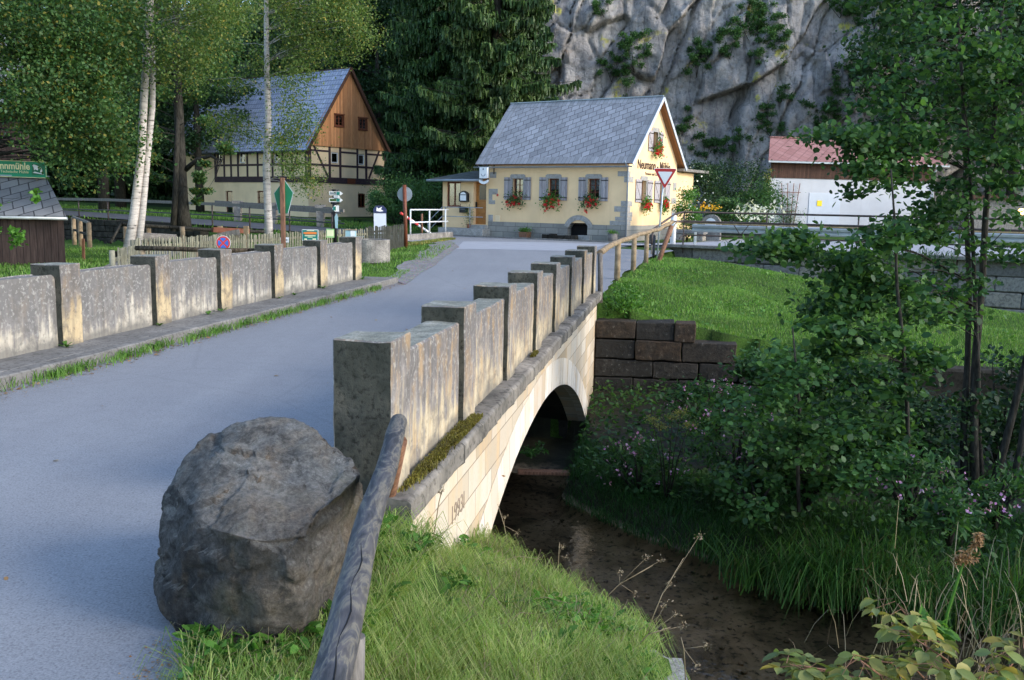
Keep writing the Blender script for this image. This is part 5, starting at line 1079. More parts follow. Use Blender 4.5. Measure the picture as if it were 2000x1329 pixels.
p = at(1389, 445, 44); t = thing('memorial_stone', 'round headed grey memorial stone with a pale disc in the inn garden', 'memorial stone', (p[0], p[1], .2), -.5)
q = MB(); P = [(-.45, 0), (.45, 0), (.45, .75)]+[(.45*math.cos(a), .75+.45*math.sin(a)) for a in np.linspace(.2, PI-.2, 9)]+[(-.45, .75)]; q.prism(P, lambda a, z, d: (a, d, z), -.12, .12); q.build('stone', M['concrete'], t, .02)
q = MB(); P = [(.27*math.cos(a), .78+.27*math.sin(a)) for a in np.linspace(0, 2*PI, 17)[:-1]]; q.prism(P, lambda a, z, d: (a, d, z), -.13, -.121); q.build('disc', M['signwhite'], t)
# wall lamp far right
p = at(1995, 414, 46); t = thing('wall_lamp', 'lit orange lamp on a short iron arm at the far right of the road', 'lamp', tuple(p)); q = MB(); q.ball((0, 0, 0), .16, 10); m = bpy.data.materials.new('lamp_glow'); m.use_nodes = True; e = m.node_tree.nodes['Principled BSDF']; e.inputs['Emission Color'].default_value = (1, .45, .08, 1); e.inputs['Emission Strength'].default_value = 6; q.build('globe', m, t); q = MB(); q.tube([(0, 0, -.15), (0, .1, -2.6)], .04, 6); q.build('pole', M['darksteel'], t)
q = MB(); q.box(-3, 3, 0, 3, 0, 1.9); q.prism([(-3.2, 1.9), (3.2, 1.9), (3.2, 2.1), (-3.2, 2.3)], lambda a, z, d: (a, d, z), -.3, 3.2)
p = at(1965, 430, 52); t = thing('stone_hut', 'small grey stone hut with flat dark roof behind the alder stems', 'hut', (p[0], p[1], .6)); q = MB(); q.box(-2.2, 3, 0, 3, 0, 1.9); q.build('wall', M['greyblock'], t); q = MB(); q.box(-2.4, 3.2, -.3, 3.2, 1.9, 2.1); q.build('roof', M['dkboard'], t)

# ------------------------------------------------------------------ left side: railings, fences, signs
t = thing('white_railing', 'white painted steel railing on a low concrete kerb beside the junction', 'railing', (-4.7, 43, 0)); o_ = Vector(t.location)
A_, B_ = Vector((-4.75, 42.5, 0)), Vector((-3.45, 46.6, 0)); r_ = [A_.lerp(B_, f)-o_ for f in (0, .52, 1)]
q = MB()
for p in r_: q = MB(); q.tube([p+Vector((0, 0, .2)), p+Vector((0, 0, 1.38))], .035, 8); q.build('post', M['whitesteel'], t)
for z in (.80, 1.38): q = MB(); q.tube([r_[0]+Vector((0, 0, z)), r_[2]+Vector((.1, .35, z))], .035, 8); q.build('rail', M['whitesteel'], t)
q = MB(); q.beam(r_[0]+Vector((-.25, -.8, .12)), r_[2]+Vector((.2, .6, .12)), .35, .3); q.build('concrete_base', M['concrete'], t, .03)
t = thing('barrier_bar', 'red and white striped barrier bar sloping down behind the white railing', 'barrier', tuple(at(800, 436, 44)))
a, b = at(782, 416, 44), at(843, 458, 45); o_ = Vector(t.location); n = 9
for i in range(n):
    p, r = Vector(a).lerp(Vector(b), i/n)-o_, Vector(a).lerp(Vector(b), (i+1)/n)-o_; q = MB(); q.tube([p, r], .06, 8); q.build('stripe', M['signred2'] if i % 2 == 0 and i < 6 else M['signwhite'], t)
q = MB(); p = Vector((at(824, 440, 44.6)))-o_; q.tube([p+Vector((0, 0, .55)), (p.x, p.y, -o_.z)], .05, 8); q.build('support_post', M['redpost'], t)
t = thing('brown_sign_pole', 'reddish brown steel pole carrying a round sign seen from behind', 'road sign', (-4.18, 35.9, 0))
q = MB(); q.tube([(0, 0, -.1), (-.07, 0, 2.38)], .075, 10); q.build('pole', M['redwood'], t)
q = MB(); P = [(-.06+.29*math.cos(a), 2.03+.29*math.sin(a)) for a in np.linspace(0, 2*PI, 25)[:-1]]; q.prism(P, lambda a, z, d: (a, d, z), .08, .095); q.build('sign_back', M['zinc'], t)
p = onz(736, 512, 0); t = thing('well_ring', 'round grey concrete well ring beside the bridge end', 'well', (-4.28, 27.5, 0))
q = MB(); n = 28; R_ = .60
for i in range(n):
    a0_, a1_ = 2*PI*i/n, 2*PI*(i+1)/n; q.prism([(r*math.cos(a), r*math.sin(a)) for r, a in ((R_, a0_), (R_, a1_), (R_-.16, a1_), (R_-.16, a0_))], lambda a, b, d: (a, b, d), -.05, .62)
bmq = q.build('ring', M['concrete'], t); q = MB(); q.tube([(0, 0, .3), (0, 0, .32)], R_-.15, 20); q.build('cover', M['darkin'], t)
# picket fences
def picket(name, label, pts, h, mat, sp=.095, wd=.036, zb=.05, top='flat'):
    t = thing(name, label, 'fence', (pts[0][0], pts[0][1], 0)); o_ = Vector(t.location); q = MB(); rl = MB(); ps = MB(); z0s = [float(gz(*p)) for p in pts]
    for (a, b), za, zb_ in zip(zip(pts, pts[1:]), z0s, z0s[1:]):
        a, b = Vector((*a, max(za, -.3))), Vector((*b, max(zb_, -.3))); L_ = (b-a).length; n = int(L_/sp); d = (b-a).normalized()
        for i in range(n):
            p = a.lerp(b, i/n)-o_; hh = h+random.uniform(-.03, .03); ln = random.uniform(-.015, .015)
            q.beam(p+Vector((0, 0, zb)), p+Vector((ln, ln, hh)), wd, .022, up=(d.y, -d.x, 0))
        for z in (.22, h-.18): rl.beam(a-o_+Vector((d.y*-.04, d.x*.04, z)), b-o_+Vector((d.y*-.04, d.x*.04, z)), .04, .07)
        m_ = max(1, int(L_/2.2))
        for i in range(m_+1): p = a.lerp(b, i/m_)-o_+Vector((-d.y*.09, d.x*.09, 0)); ps.tube([p+Vector((0, 0, -.1)), p+Vector((0, 0, h-.02))], .05, 7)
    q.build('picket_panel', mat, t); rl.each('cross_rail', mat, t); ps.each('fence_post', mat, t); return t
picket('picket_fence', 'grey green picket fence around the garden behind the left parapet', [(-6.95, 16.2), (-7.15, 17.5), (-8.35, 20.5), (-7.9, 23), (-7.2, 27), (-6.2, 30), (-4.95, 31.6)], .86, M['picket'])
picket('dark_picket_fence', 'dark picket fence section between the well ring and the brown pole', [(-4.95, 31.6), (-4.5, 33.6), (-4.25, 36.0)], .92, M['picket_dk'])
t = thing('pole_rail', 'low horizontal log rail on short posts directly behind the left parapet', 'handrail', (-5.4, 15.5, 0)); o_ = Vector(t.location)
pr_ = [at(265, 485, 15.6), at(330, 486, 15.5), at(410, 489, 15.4), at(505, 490, 15.5)]; q = MB(); q.tube(rel([tuple(p) for p in pr_], o_), .04, 8); q.build('rail', M['bark_oak'], t)
for p in (at(279, 489, 15.6), at(387, 491, 15.45), at(498, 492, 15.5)): post(t, (p[0], p[1], -.2), (p[0], p[1], p[2]), .05, .045, M['polewood'])
# signs along the picket fence
def disc(cx, cz, r, n=28): return [(cx+r*math.cos(a), cz+r*math.sin(a)) for a in np.linspace(0, 2*PI, n+1)[:-1]]
p = at(436, 475, 18); t = thing('no_stopping_sign', 'round red and blue no stopping sign rising behind the left parapet', 'road sign', (p[0], p[1], 0)); r_ = .142; cz = p[2]
FN = lambda a, z, d: (a, d, z)
q = MB(); q.prism(disc(0, cz, r_), FN, 0, .01); q.build('plate', M['signwhite'], t); q = MB(); q.prism(disc(0, cz, r_*.94), FN, -.004, -.001); q.build('red_disc', M['signred2'], t)
q = MB(); ri = r_*.72
for k in range(4):
    c_ = PI/4*0+PI/2*k; arc = [(ri*math.cos(a), cz+ri*math.sin(a)) for a in np.linspace(c_-PI/4+.17, c_+PI/4-.17, 7)]; q.prism([(r_*.17*math.cos(c_), cz+r_*.17*math.sin(c_))]+arc, FN, -.008, -.005)
q.each('blue_field', M['signblue'], t); q = MB(); q.tube([(0, .03, -.2), (0, .03, cz)], .02, 8); q.build('pole', M['galv'], t)
p0 = at(553, 478, 17.6); t = thing('nature_reserve_sign', 'green five sided sign on a square brown post behind the parapet', 'sign', (p0[0], p0[1], 0))
q = MB(); q.box(-.035, .045, -.04, .04, -.2, 2.15); q.build('post', M['redpost'], t, .006)
def rp(u, v): p = at(u, v, 17.7); return (p[0]-p0[0], p[2])
q = MB(); q.prism([rp(*c_) for c_ in ((556, 352), (573, 377), (563, 417), (546, 417), (537, 378))], FN, .05, .065); q.build('plate', M['signgreen'], t); q = MB(); q.prism([rp(*c_) for c_ in ((556, 350.5), (574.2, 377), (564, 418), (545, 418), (536, 378))], FN, .066, .07); q.build('rim', M['signgrey'], t)
p = at(655, 470, 29.3); t = thing('hiking_signpost', 'black hiking signpost with green and white arrow boards', 'signpost', (p[0], p[1], 0)); px = p
def R2(u, v): p = at(u, v, 29.3); return (p[0]-px[0], p[2])
q = MB(); q.tube([(0, 0, -.1), (-.02, 0, R2(655, 370)[1])], .065, 8); q.build('pole', M['blackiron'], t)
q = MB(); a_ = R2(654.5, 371); q.tube([(a_[0], 0, a_[1]-.09), (a_[0], 0, a_[1])], [.06, .12], 8); q.build('cap', M['darksteel'], t)
def arrow(u0, u1, v, mt, mt2, tip=1, hgt=.12):
    a, b = R2(u0, v), R2(u1, v); z = a[1]; x0, x1 = a[0], b[0]; q = MB()
    P = [(x0, z-hgt/2), (x1-.08, z-hgt/2), (x1, z), (x1-.08, z+hgt/2), (x0, z+hgt/2)] if tip > 0 else [(x1, z-hgt/2), (x0+.08, z-hgt/2), (x0, z), (x0+.08, z+hgt/2), (x1, z+hgt/2)]
    q.prism(P, FN, -.10, -.08); o = q.build('arrow_board', M['signwhite'], t); q = MB(); xm = (x0+x1)/2; q.box(xm+.02, x1-.1, -.105, -.101, z-hgt*.4, z+hgt*.4); q.build('green_field', M[mt], o)
    q = MB(); q.box(x0+.03, xm+.01, -.105, -.101, z-hgt*.3, z+hgt*.3); q.build('text_field', M[mt2], o)
arrow(644, 671, 378, 'teal', 'zinc'); arrow(644, 671, 391, 'teal', 'lf_cliff'); arrow(653, 666, 385, 'signgrey', 'signgrey'); arrow(650, 663, 407.5, 'paleyellow', 'teal', -1, .19)
q = MB(); q.prism([R2(*c_) for c_ in ((658.5, 417), (661.5, 424), (660.5, 446), (656.5, 446), (655, 424))], FN, -.12, -.10); q.build('hanging_board', M['palecyan'], t)
q = MB(); 
for d_ in (-1, 1): q.box(.0 if d_ > 0 else -.14, .14 if d_ > 0 else 0, .02, .05, R2(650, 399)[1], R2(650, 395)[1]+.06)
q.each('side_board', M['blackiron'], t)
def board(name, label, u0, v0, u1, v1, Y_, mats, cat='notice board'):
    a, b = at(u0, v1, Y_), at(u1, v0, Y_); t = thing(name, label, cat, ((a[0]+b[0])/2, Y_, a[2])); w_, h_ = b[0]-a[0], b[2]-a[2]; q = MB(); q.box(-w_/2, w_/2, 0, .02, 0, h_); q.build('panel', M[mats[0]], t); q = MB(); q.box(-w_/2+.015, w_/2-.015, -.005, -.001, .015, h_-.015); q.build('field', M[mats[1]], t); return t, w_, h_
t, w_, h_ = board('event_board', 'green board with an orange headline fixed to the picket fence', 590, 449, 621.5, 470, 26.8, ('signwhite', 'teal'))
q = MB(); q.prism([(-w_*.4, h_*.62), (-w_*.3, h_*.56), (w_*.4, h_*.58), (w_*.4, h_*.78), (-w_*.1, h_*.80), (-w_*.4, h_*.74)], FN, -.009, -.006); q.build('headline', M['orange'], t); q = MB()
q.box(-w_*.33, w_*.33, -.009, -.006, h_*.40, h_*.47); q.box(-w_*.15, w_*.15, -.009, -.006, h_*.28, h_*.34); q.box(-w_*.2, w_*.25, -.009, -.006, h_*.88, h_*.93); q.box(-w_*.36, -w_*.2, -.009, -.006, h_*.06, h_*.18); q.box(w_*.15, w_*.36, -.009, -.006, h_*.06, h_*.2); q.each('text_line', M['paleyellow'], t)
t, w_, h_ = board('trail_notice', 'pale yellow notice with green bands on the picket fence beside the signpost', 637.6, 447.5, 652.5, 464.5, 28.6, ('palegreen', 'paleyellow')); q = MB(); q.box(-w_/2, w_/2, -.009, -.006, 0, h_*.17); q.box(-w_/2, w_/2, -.009, -.006, h_*.87, h_); q.each('band', M['palegreen'], t)
t, w_, h_ = board('small_notice', 'small white notice on the pickets behind the nature reserve post', 548, 464, 564, 474, 25.4, ('signgrey', 'signwhite')); q = MB(); q.box(w_*.15, w_*.35, -.009, -.006, h_*.3, h_*.7); q.build('mark', M['zinc'], t)
p = at(685, 463, 24.5); t = thing('meter_box', 'small grey box with a white label behind the last left pillar', 'utility box', (p[0], p[1], 0)); q = MB(); z1 = at(685, 450, 24.5)[2]; q.box(-.13, .13, -.08, .12, -.1, z1); q.build('box', M['palecyan'], t, .01); q = MB(); q.box(.01, .125, -.086, -.081, z1-.16, z1-.01); q.build('label', M['signwhite'], t); q = MB(); q.box(-.15, .15, -.1, .14, z1, z1+.02); q.build('lid', M['polewood'], t)
# advertising A board
p = at(742, 440, 47); t = thing('pavement_sign', 'dark blue and white folding advertising board at the far road', 'advertising board', (p[0], p[1], .1), .2)
q = MB(); q.beam((0, -.3, 0), (0, 0, 1.05), .62, .03, up=(0, 1, .2)); q.build('front_board', M['signgrey'], t); q = MB(); q.beam((0, .35, 0), (0, .02, 1.05), .62, .03, up=(0, 1, .2)); q.build('back_board', M['darksteel'], t)
q = MB(); q.prism([(-.33, 1.05), (.33, 1.05), (.33, 1.25), (.18, 1.42), (-.2, 1.42), (-.33, 1.25)], FN, -.05, .0); o = q.build('head_board', M['navy'], t); q = MB(); q.prism([(-.18, 1.15), (.0, 1.12), (.18, 1.15), (.05, 1.24), (.1, 1.36), (-.08, 1.27), (-.16, 1.36)], FN, -.06, -.052); q.build('emblem', M['signwhite'], o)
# rail along the main road, left
def postrail(name, label, pts, posts, zr, mats, rr, mid=None):
    t = thing(name, label, 'railing', tuple(pts[0])); o_ = Vector(t.location); q = MB()
    for a, b in zip(pts, pts[1:]): q.beam(Vector(a)-o_, Vector(b)-o_, rr[0], rr[1])
    q.build('handrail', M[mats[0]], t)
    if mid is not None:
        q = MB()
        for a, b in zip(pts, pts[1:]): q.beam(Vector(a)-o_-Vector((0, 0, mid)), Vector(b)-o_-Vector((0, 0, mid)), .05, .07)
        q.build('lower_rail', M[mats[2]], t)
    for (x, y, z0, z1, r) in posts: q = MB(); q.tube([Vector((x, y, z0))-o_, Vector((x, y, z1))-o_], r, 8); q.build('post', M[mats[1]], t)
    return t
def ML(k, b=-5.5, dz=0): x, y = MR(k, b); return (x, y, max(0, .018*k)+dz)
postrail('timber_railing', 'long grey timber handrail on thin dark posts along the near side of the road', [ML(2.7, dz=1.18), ML(12, dz=1.20), ML(22, dz=1.12), ML(27.5, dz=1.0)],
         [(*ML(k)[:2], ML(k)[2]-.2, ML(k)[2]+1.12, .04) for k in (3.5, 6.5, 9.5, 12.5, 15.6, 18.8, 22, 25)], 0, ('graywood', 'brownsteel', 'darksteel'), (.10, .16), .62)
postrail('weathered_post_railing', 'grey plank handrail on stout weathered wooden posts at the left of the road', [ML(27.5, dz=1.02), ML(33, dz=.95), ML(44, dz=.72)],
         [(*ML(k, -5.6)[:2], ML(k)[2]-.5, ML(k)[2]+.95, .17) for k in (27.8, 31.0, 33.0, 35.3, 38, 41)], 0, ('graywood', 'polewood', 'darksteel'), (.12, .2), .55)
def far(k, dz): x, y = MR(k, .55); return (x, y, max(0, .018*k)+dz)
t = postrail('beam_fence', 'heavy grey timber beam fence between stone posts across the road', [far(8.6, .98), far(13, 1.0), far(19.5, 1.05)], [], 0, ('graywood', 'greypost', 'graywood'), (.14, .36), .58)
o_ = Vector(t.location)
for k in (10.2, 14.2, 17.4): p = Vector(far(k, -.1))-o_; q = MB(); q.prism([(-.17, 0), (.17, 0), (.2, .9), (.28, 1.2), (.28, 1.36), (-.28, 1.36), (-.28, 1.2), (-.2, .9)], lambda a, z, d: (p.x+a, p.y+d, p.z+z), -.2, .2); q.build('stone_post', M['concrete'], t, .02)
# dark wall, path rail, pipe and beams in the left garden
o0 = MR(31, -6.75)
blockwall('garden_wall', 'dark mossy stone wall below the road behind the birch trunks', 'stone wall', M['dark_wall'], o0, -dA, [(.0, .34, 0, 17, .6), (-.35, -.01, 0, 19, .5), (-.70, -.36, 0, 19, .6), (-1.2, -.71, 0, 19, .6)], .6, .03)
t = thing('path_rail', 'brown wooden railing beside the garden path left of the birches', 'railing', tuple(at(165, 470, 40))); o_ = Vector(t.location)
a, b = at(143, 424, 44), at(173, 435, 40); q = MB(); q.beam(Vector(a)-o_, Vector(b)-o_, .09, .09); q.build('rail', M['greypost'], t); q = MB(); q.beam(Vector(a)-o_-Vector((0, 0, .6)), Vector(b)-o_-Vector((0, 0, .55)), .08, .08); q.build('lower_rail', M['bark_dark'], t)
for f in (.0, .45, 1.0): p = Vector(a).lerp(Vector(b), f); q = MB(); q.tube([Vector((p.x, p.y, -1.0))-o_, p-o_], .11, 8); q.build('post', M['polewood'], t)
t = thing('dark_rail', 'dark timber rail on brown posts across the garden behind the birches', 'railing', tuple(at(300, 445, 29))); o_ = Vector(t.location)
P3 = [at(236, 438, 28.5), at(330, 444, 29), at(418, 450, 30), at(520, 453, 32)]
for a, b in zip(P3, P3[1:]): q = MB(); q.tube([Vector(a)-o_, Vector(b)-o_], .055, 8); q.build('rail', M['bark_dark'], t)
q = MB(); q.tube([Vector(P3[0])-o_, Vector(at(216, 475, 27.5))-o_], .04, 6); q.build('strut', M['bark_dark'], t)
for u in (245, 290, 356): p = at(u, 443, 28.9); q = MB(); q.tube([Vector((p[0], p[1], -.6))-o_, Vector(p)-o_], .08, 8); q.build('post', M['polewood'], t)
t = thing('felled_log', 'thick grey felled log lying behind the birch trunks', 'log', tuple(at(310, 465, 26.5))); o_ = Vector(t.location); q = MB(); q.tube([Vector(at(250, 462, 25.8))-o_, Vector(at(342, 466, 27))-o_], [.13, .12], 14); q.build('stem', M['greypost'], t); q = MB(); p = Vector(at(342.5, 466, 27.02))-o_; q.tube([p, p+Vector((.02, .002, 0))], .118, 14); q.build('cut_end', M['polewood'], t)
t = thing('red_beam_stack', 'red brown timber beams on short posts behind the picket fence', 'timber frame', tuple(at(450, 450, 30))); o_ = Vector(t.location); q = MB(); q.beam(Vector(at(415, 449, 29.5))-o_, Vector(at(486, 452, 30.5))-o_, .12, .16); q.build('beam', M['redwood'], t)
for u in (430, 481): p = Vector(at(u, 448, 29.8))-o_; q = MB(); q.box(p.x-.07, p.x+.07, p.y-.07, p.y+.07, -o_.z-.3, p.z+.1); q.build('post', M['orange'] if 0 else M['polewood'], t)
t = thing('leaning_planks', 'stack of pale grey curved planks leaning behind the picket fence', 'planks', tuple(at(420, 475, 26))); o_ = Vector(t.location)
for i in range(5):
    pts = [Vector(at(x, y+i*3, 25+.1*i))-o_ for x, y in ((392-i*3, 476), (415, 465), (440, 458), (468, 453))]; q = MB()
    for a, b in zip(pts, pts[1:]): q.beam(a, b, .03, .14)
    q.build('plank', M['graywood'], t)
q = MB(); q.box(0, .82, -.06, .06, -.03, .03); q.build('x', M['redpost'], None) if 0 else None
q = MB(); q.beam((0, 0, 0), (.78, .02, -.01), .16, .05); o = q.build('plank', M['redpost'], None, .006); o.location = (.12, 13.3, -2.2); tag(o, 'reddish brown plank lying on the bank under the far side of the arch', 'plank')
q = MB(); q.beam((0, 0, -.3), (.02, 0, .55), .07, .05); o = q.build('stake', M['redpost'], None); o.location = onz(163, 505, 0); tag(o, 'thin brown wooden stake standing in the grass right of the low shed', 'stake')
q = MB(); q.tube([(0, 0, .12), (.1, .25, .12)], [.17, .16], 12); o = q.build('dark_log', M['bark_dark'], None); o.location = onz(224, 512, .0); tag(o, 'short dark log lying at the near end of the picket fence', 'log')
# ------------------------------------------------------------------ vegetation
def Z1(x, y): return float(gz(x, y))
def branches(q, trunk, cents, r0, n=5, sag=.12, lowest=.25):
    """limbs from a trunk polyline to clump centres"""
    tp = [Vector(p) for p in trunk]; L = len(tp)-1
    for c in cents:
        c = Vector(c); best = None
        for i in range(int(L*lowest), L+1):
            h = tp[i]; d = (c-h).length; up_ = c.z-h.z
            cost = d+max(0, -up_+.15*d)*1.5
            if best is None or cost < best[0]: best = (cost, h, d)
        _, h, d = best; h = Vector(h); mid = (h+c)/2+Vector((random.uniform(-.08, .08)*d, random.uniform(-.08, .08)*d, sag*d*random.uniform(-.2, 1)))
        r = r0*min(1, .35+d*.12); q.tube([h, h.lerp(mid, .55)+Vector((0, 0, .03*d)), mid, c], [r, r*.75, r*.5, r*.15], n, 0, False)
def tree(name, label, cat, trunks, blobs, per, leaf, lmat, bmat, group=None, br=.05, up=.5, shape='d', hang=0, flat=.55, lowest=.25, cr=None, limb=1.):
    """trunks: list of (polyline, radii); blobs: (centre, radius, clumps)"""
    base = Vector(trunks[0][0][0]); t = thing(name, label, cat, base, 0, group)
    for pl_, rr in trunks:
        q = MB(); q.tube([Vector(p)-base for p in pl_], rr, 10); q.build('trunk', M[bmat], t)
    allP = []; allC = []
    for c, R, nc in blobs:
        P, cc = clump_pts(c, R, nc, per, (cr or (R if not hasattr(R, '__len__') else min(R))*.32), flat); allP.append(P); allC.append(cc)
    cc = np.concatenate(allC); P = np.concatenate(allP)-np.array(base)
    q = MB(); sel = cc[RNG.permutation(len(cc))[:int(min(len(cc), 90)*limb)]]
    if len(sel):
        trs = [[Vector(p) for p in pl_] for pl_, _ in trunks]; den = []
        for pl_ in trs:
            d_ = []
            for a, b in zip(pl_, pl_[1:]): d_ += [a.lerp(b, k/4) for k in range(4)]
            den.append(d_+[pl_[-1]])
        for k, pl_ in enumerate(den):
            my = [c for c in sel if np.argmin([min((Vector(c)-p).length for p in d_) for d_ in den]) == k]
            branches(q, pl_, my, br, 5, .12, lowest)
        if q.v:
            q.v = [(a-base.x, b-base.y, c-base.z) for a, b, c in q.v]; q.build('branches', M[bmat], t, 0, None, False)
    V, F = leaf_arrays(P, leaf[0], leaf[1], up, shape, hang=hang); fastmesh('crown', V, [F], M[lmat], t); return t
def A(u, v, Y): return tuple(at(u, v, Y))
def blob(u, v, Y, r, n, ry=None, sy=1.): # radius in photo pixels -> metres at that depth
    k = Y/F_PX; return (A(u, v, Y), (r*k, (ry or r)*k*sy if False else r*k*sy, (ry or r)*k), n)

# --- birches
tree('birch', 'twin stemmed white birch behind the picket fence', 'tree',
     [([A(248, 505, 24), A(262, 420, 24), A(276, 300, 24), A(281, 200, 24), A(289, 60, 24), A(293, -60, 24), A(297, -160, 24)], [.145, .115, .10, .095, .085, .07, .06]),
      ([A(268, 503, 24.1), A(279, 410, 24.1), A(289, 300, 24.1), A(298, 210, 24.1), A(299, 120, 24.1), A(296, 0, 24.1), A(303, -120, 24.1)], [.10, .082, .075, .07, .06, .05, .045])],
     [blob(300, -60, 24, 100, 14), blob(390, 40, 23, 70, 12), blob(215, 20, 25, 60, 8), blob(350, 120, 23.5, 40, 5), blob(430, -20, 24, 90, 12)], 300, (.07, .05), 'lf_birch', 'birch', 'birch trees in the garden', .02, .2, 'd', .5, .9, .6, .5)
tree('birch', 'slim single birch in front of the half timbered house', 'tree',
     [([A(526, 478, 28), A(524, 420, 28), A(520, 330, 28), A(524, 240, 28), A(521, 120, 28), A(520, 0, 28), A(522, -120, 28)], [.13, .115, .105, .095, .08, .065, .05])],
     [blob(520, 40, 28, 90, 17), blob(600, 45, 27.5, 80, 15), blob(670, 60, 27.5, 62, 11), blob(690, 20, 28, 50, 8), blob(560, 130, 27.5, 55, 6), blob(575, 240, 27.5, 42, 6, 50), blob(560, 300, 27.5, 42, 7), blob(600, 350, 27.6, 30, 3, 18), blob(480, 280, 28.5, 40, 3), blob(440, 220, 28.5, 42, 3), blob(430, 120, 28.5, 60, 5), blob(620, -40, 28, 110, 14), blob(500, -60, 28, 110, 12), blob(590, 180, 27.5, 35, 2)],
     260, (.07, .05), 'lf_birch', 'birch', 'birch trees in the garden', .016, .2, 'd', .6, .9, .3, .42)
# --- broad tree with the arching limb
tree('lime_tree', 'broad brown trunked tree with an arching limb in front of the house corner', 'tree',
     [([A(360, 452, 38), A(357, 400, 38), A(354, 330, 38), A(350, 240, 38), A(345, 120, 38), A(342, 0, 38), A(345, -80, 38)], [.32, .23, .20, .19, .16, .13, .1]),
      ([A(338, 452, 37.8), A(343, 380, 37.8), A(345, 300, 37.8), A(348, 230, 37.8)], [.13, .12, .11, .08]),
      ([A(362, 332, 38), A(385, 312, 37.9), A(412, 305, 37.8), A(432, 316, 37.7), A(440, 300, 37.7)], [.11, .08, .065, .045, .02])],
     [blob(345, 60, 38, 110, 13), blob(320, 180, 38, 60, 7), blob(400, 150, 37.5, 50, 5), blob(430, 260, 37.5, 40, 3), blob(250, 130, 38, 90, 13), blob(265, 240, 38, 55, 5), blob(415, 345, 37.4, 36, 3, 26), blob(380, 385, 37.4, 30, 3, 22), blob(300, 330, 38, 40, 4), blob(430, 50, 38, 70, 6), blob(240, 10, 38, 100, 9)],
     330, (.115, .085), 'lf_lime', 'bark_dark', None, .045, .4)
# --- big dark tree reaching in from the left
tl = [(-17.5, 25, -.1), (-17.3, 25, 2.5), (-16.9, 24.8, 5), (-16.5, 24.5, 8), (-16, 24.3, 11)]
tree('ash_tree', 'large dark green tree leaning in over the low timber shed', 'tree', [(tl, [.4, .34, .3, .25, .18])],
     [blob(40, 40, 22, 110, 20), blob(150, 90, 22, 90, 18), blob(60, 170, 21.5, 90, 17), blob(190, 200, 22.5, 70, 13), blob(110, 250, 22, 60, 9), blob(215, 275, 23, 55, 8), blob(-80, 120, 22, 120, 12), blob(240, 60, 23, 70, 12), blob(160, 310, 22.8, 45, 5), blob(90, -40, 22, 120, 14)],
     330, (.09, .065), 'lf_lime', 'bark_dark', None, .05, .4, 'd', .2, .8, .3, .5)
tree('young_ash', 'thin leafy branches hanging in front of the green board and shed roof', 'shrub', [([(-14.2, 21.4, -.1), (-13.9, 21.4, 1.6), (-13.6, 21.3, 3.2)], [.05, .04, .03])],
     [blob(60, 385, 21, 30, 2, 14), blob(10, 470, 19, 32, 4, 40), blob(-60, 420, 21, 60, 6)], 55, (.10, .075), 'lf_fresh', 'bark_dark', None, .015, .5, 'h')
# --- dark broadleaved trees further back on the left (one kind, copied)
def bg_tree(name, label, h, R, n, per, lm, group):
    base = (0, 0, 0); bl = [((RNG.uniform(-.5, .5)*R, RNG.uniform(-.5, .5)*R, h*(.35+.6*k/7)), (R*.55, R*.55, R*.42), n) for k in range(8)]
    return tree(name, label, 'tree', [([(0, 0, -.5), (.1, 0, h*.4), (0, .1, h*.9)], [.35, .25, .08])], bl, per, (.30, .22), lm, 'bark_dark', group, .08, .4, cr=R*.22)
b0 = bg_tree('beech_tree', 'dark leafy tree at the left frame edge beyond the road', 15, 5, 8, 150, 'lf_dark', 'leafy trees behind the road')
spots = [(-36, 62), (-30, 68), (-25, 74), (-20.5, 84), (-33, 78), (-13, 88), (-40, 72), (-44, 63)]
lbs = ['dark leafy tree at the left frame edge beyond the road', 'dark leafy tree second from the left edge beyond the road', 'dark leafy tree behind the twin birch stems', 'leafy tree behind the blue grey roof of the half timbered house', 'dark leafy tree high behind the leftmost trees', 'leafy tree behind the ridge of the half timbered house', 'leafy tree outermost on the left slope', 'low dark leafy tree at the outer left behind the road']
for i, ((x, y), lb) in enumerate(zip(spots, lbs)):
    o = b0 if i == 0 else dup(b0, (0, 0, 0), 0, lb); o.location = (x, y, Z1(x, y)); o.rotation_euler = (0, 0, i*1.3); o.scale = [(s, s, s) for s in (1, 1.15, 1, 1.1, 1.3, 1.15, 1.2, .6)][i]; o['label'] = lb
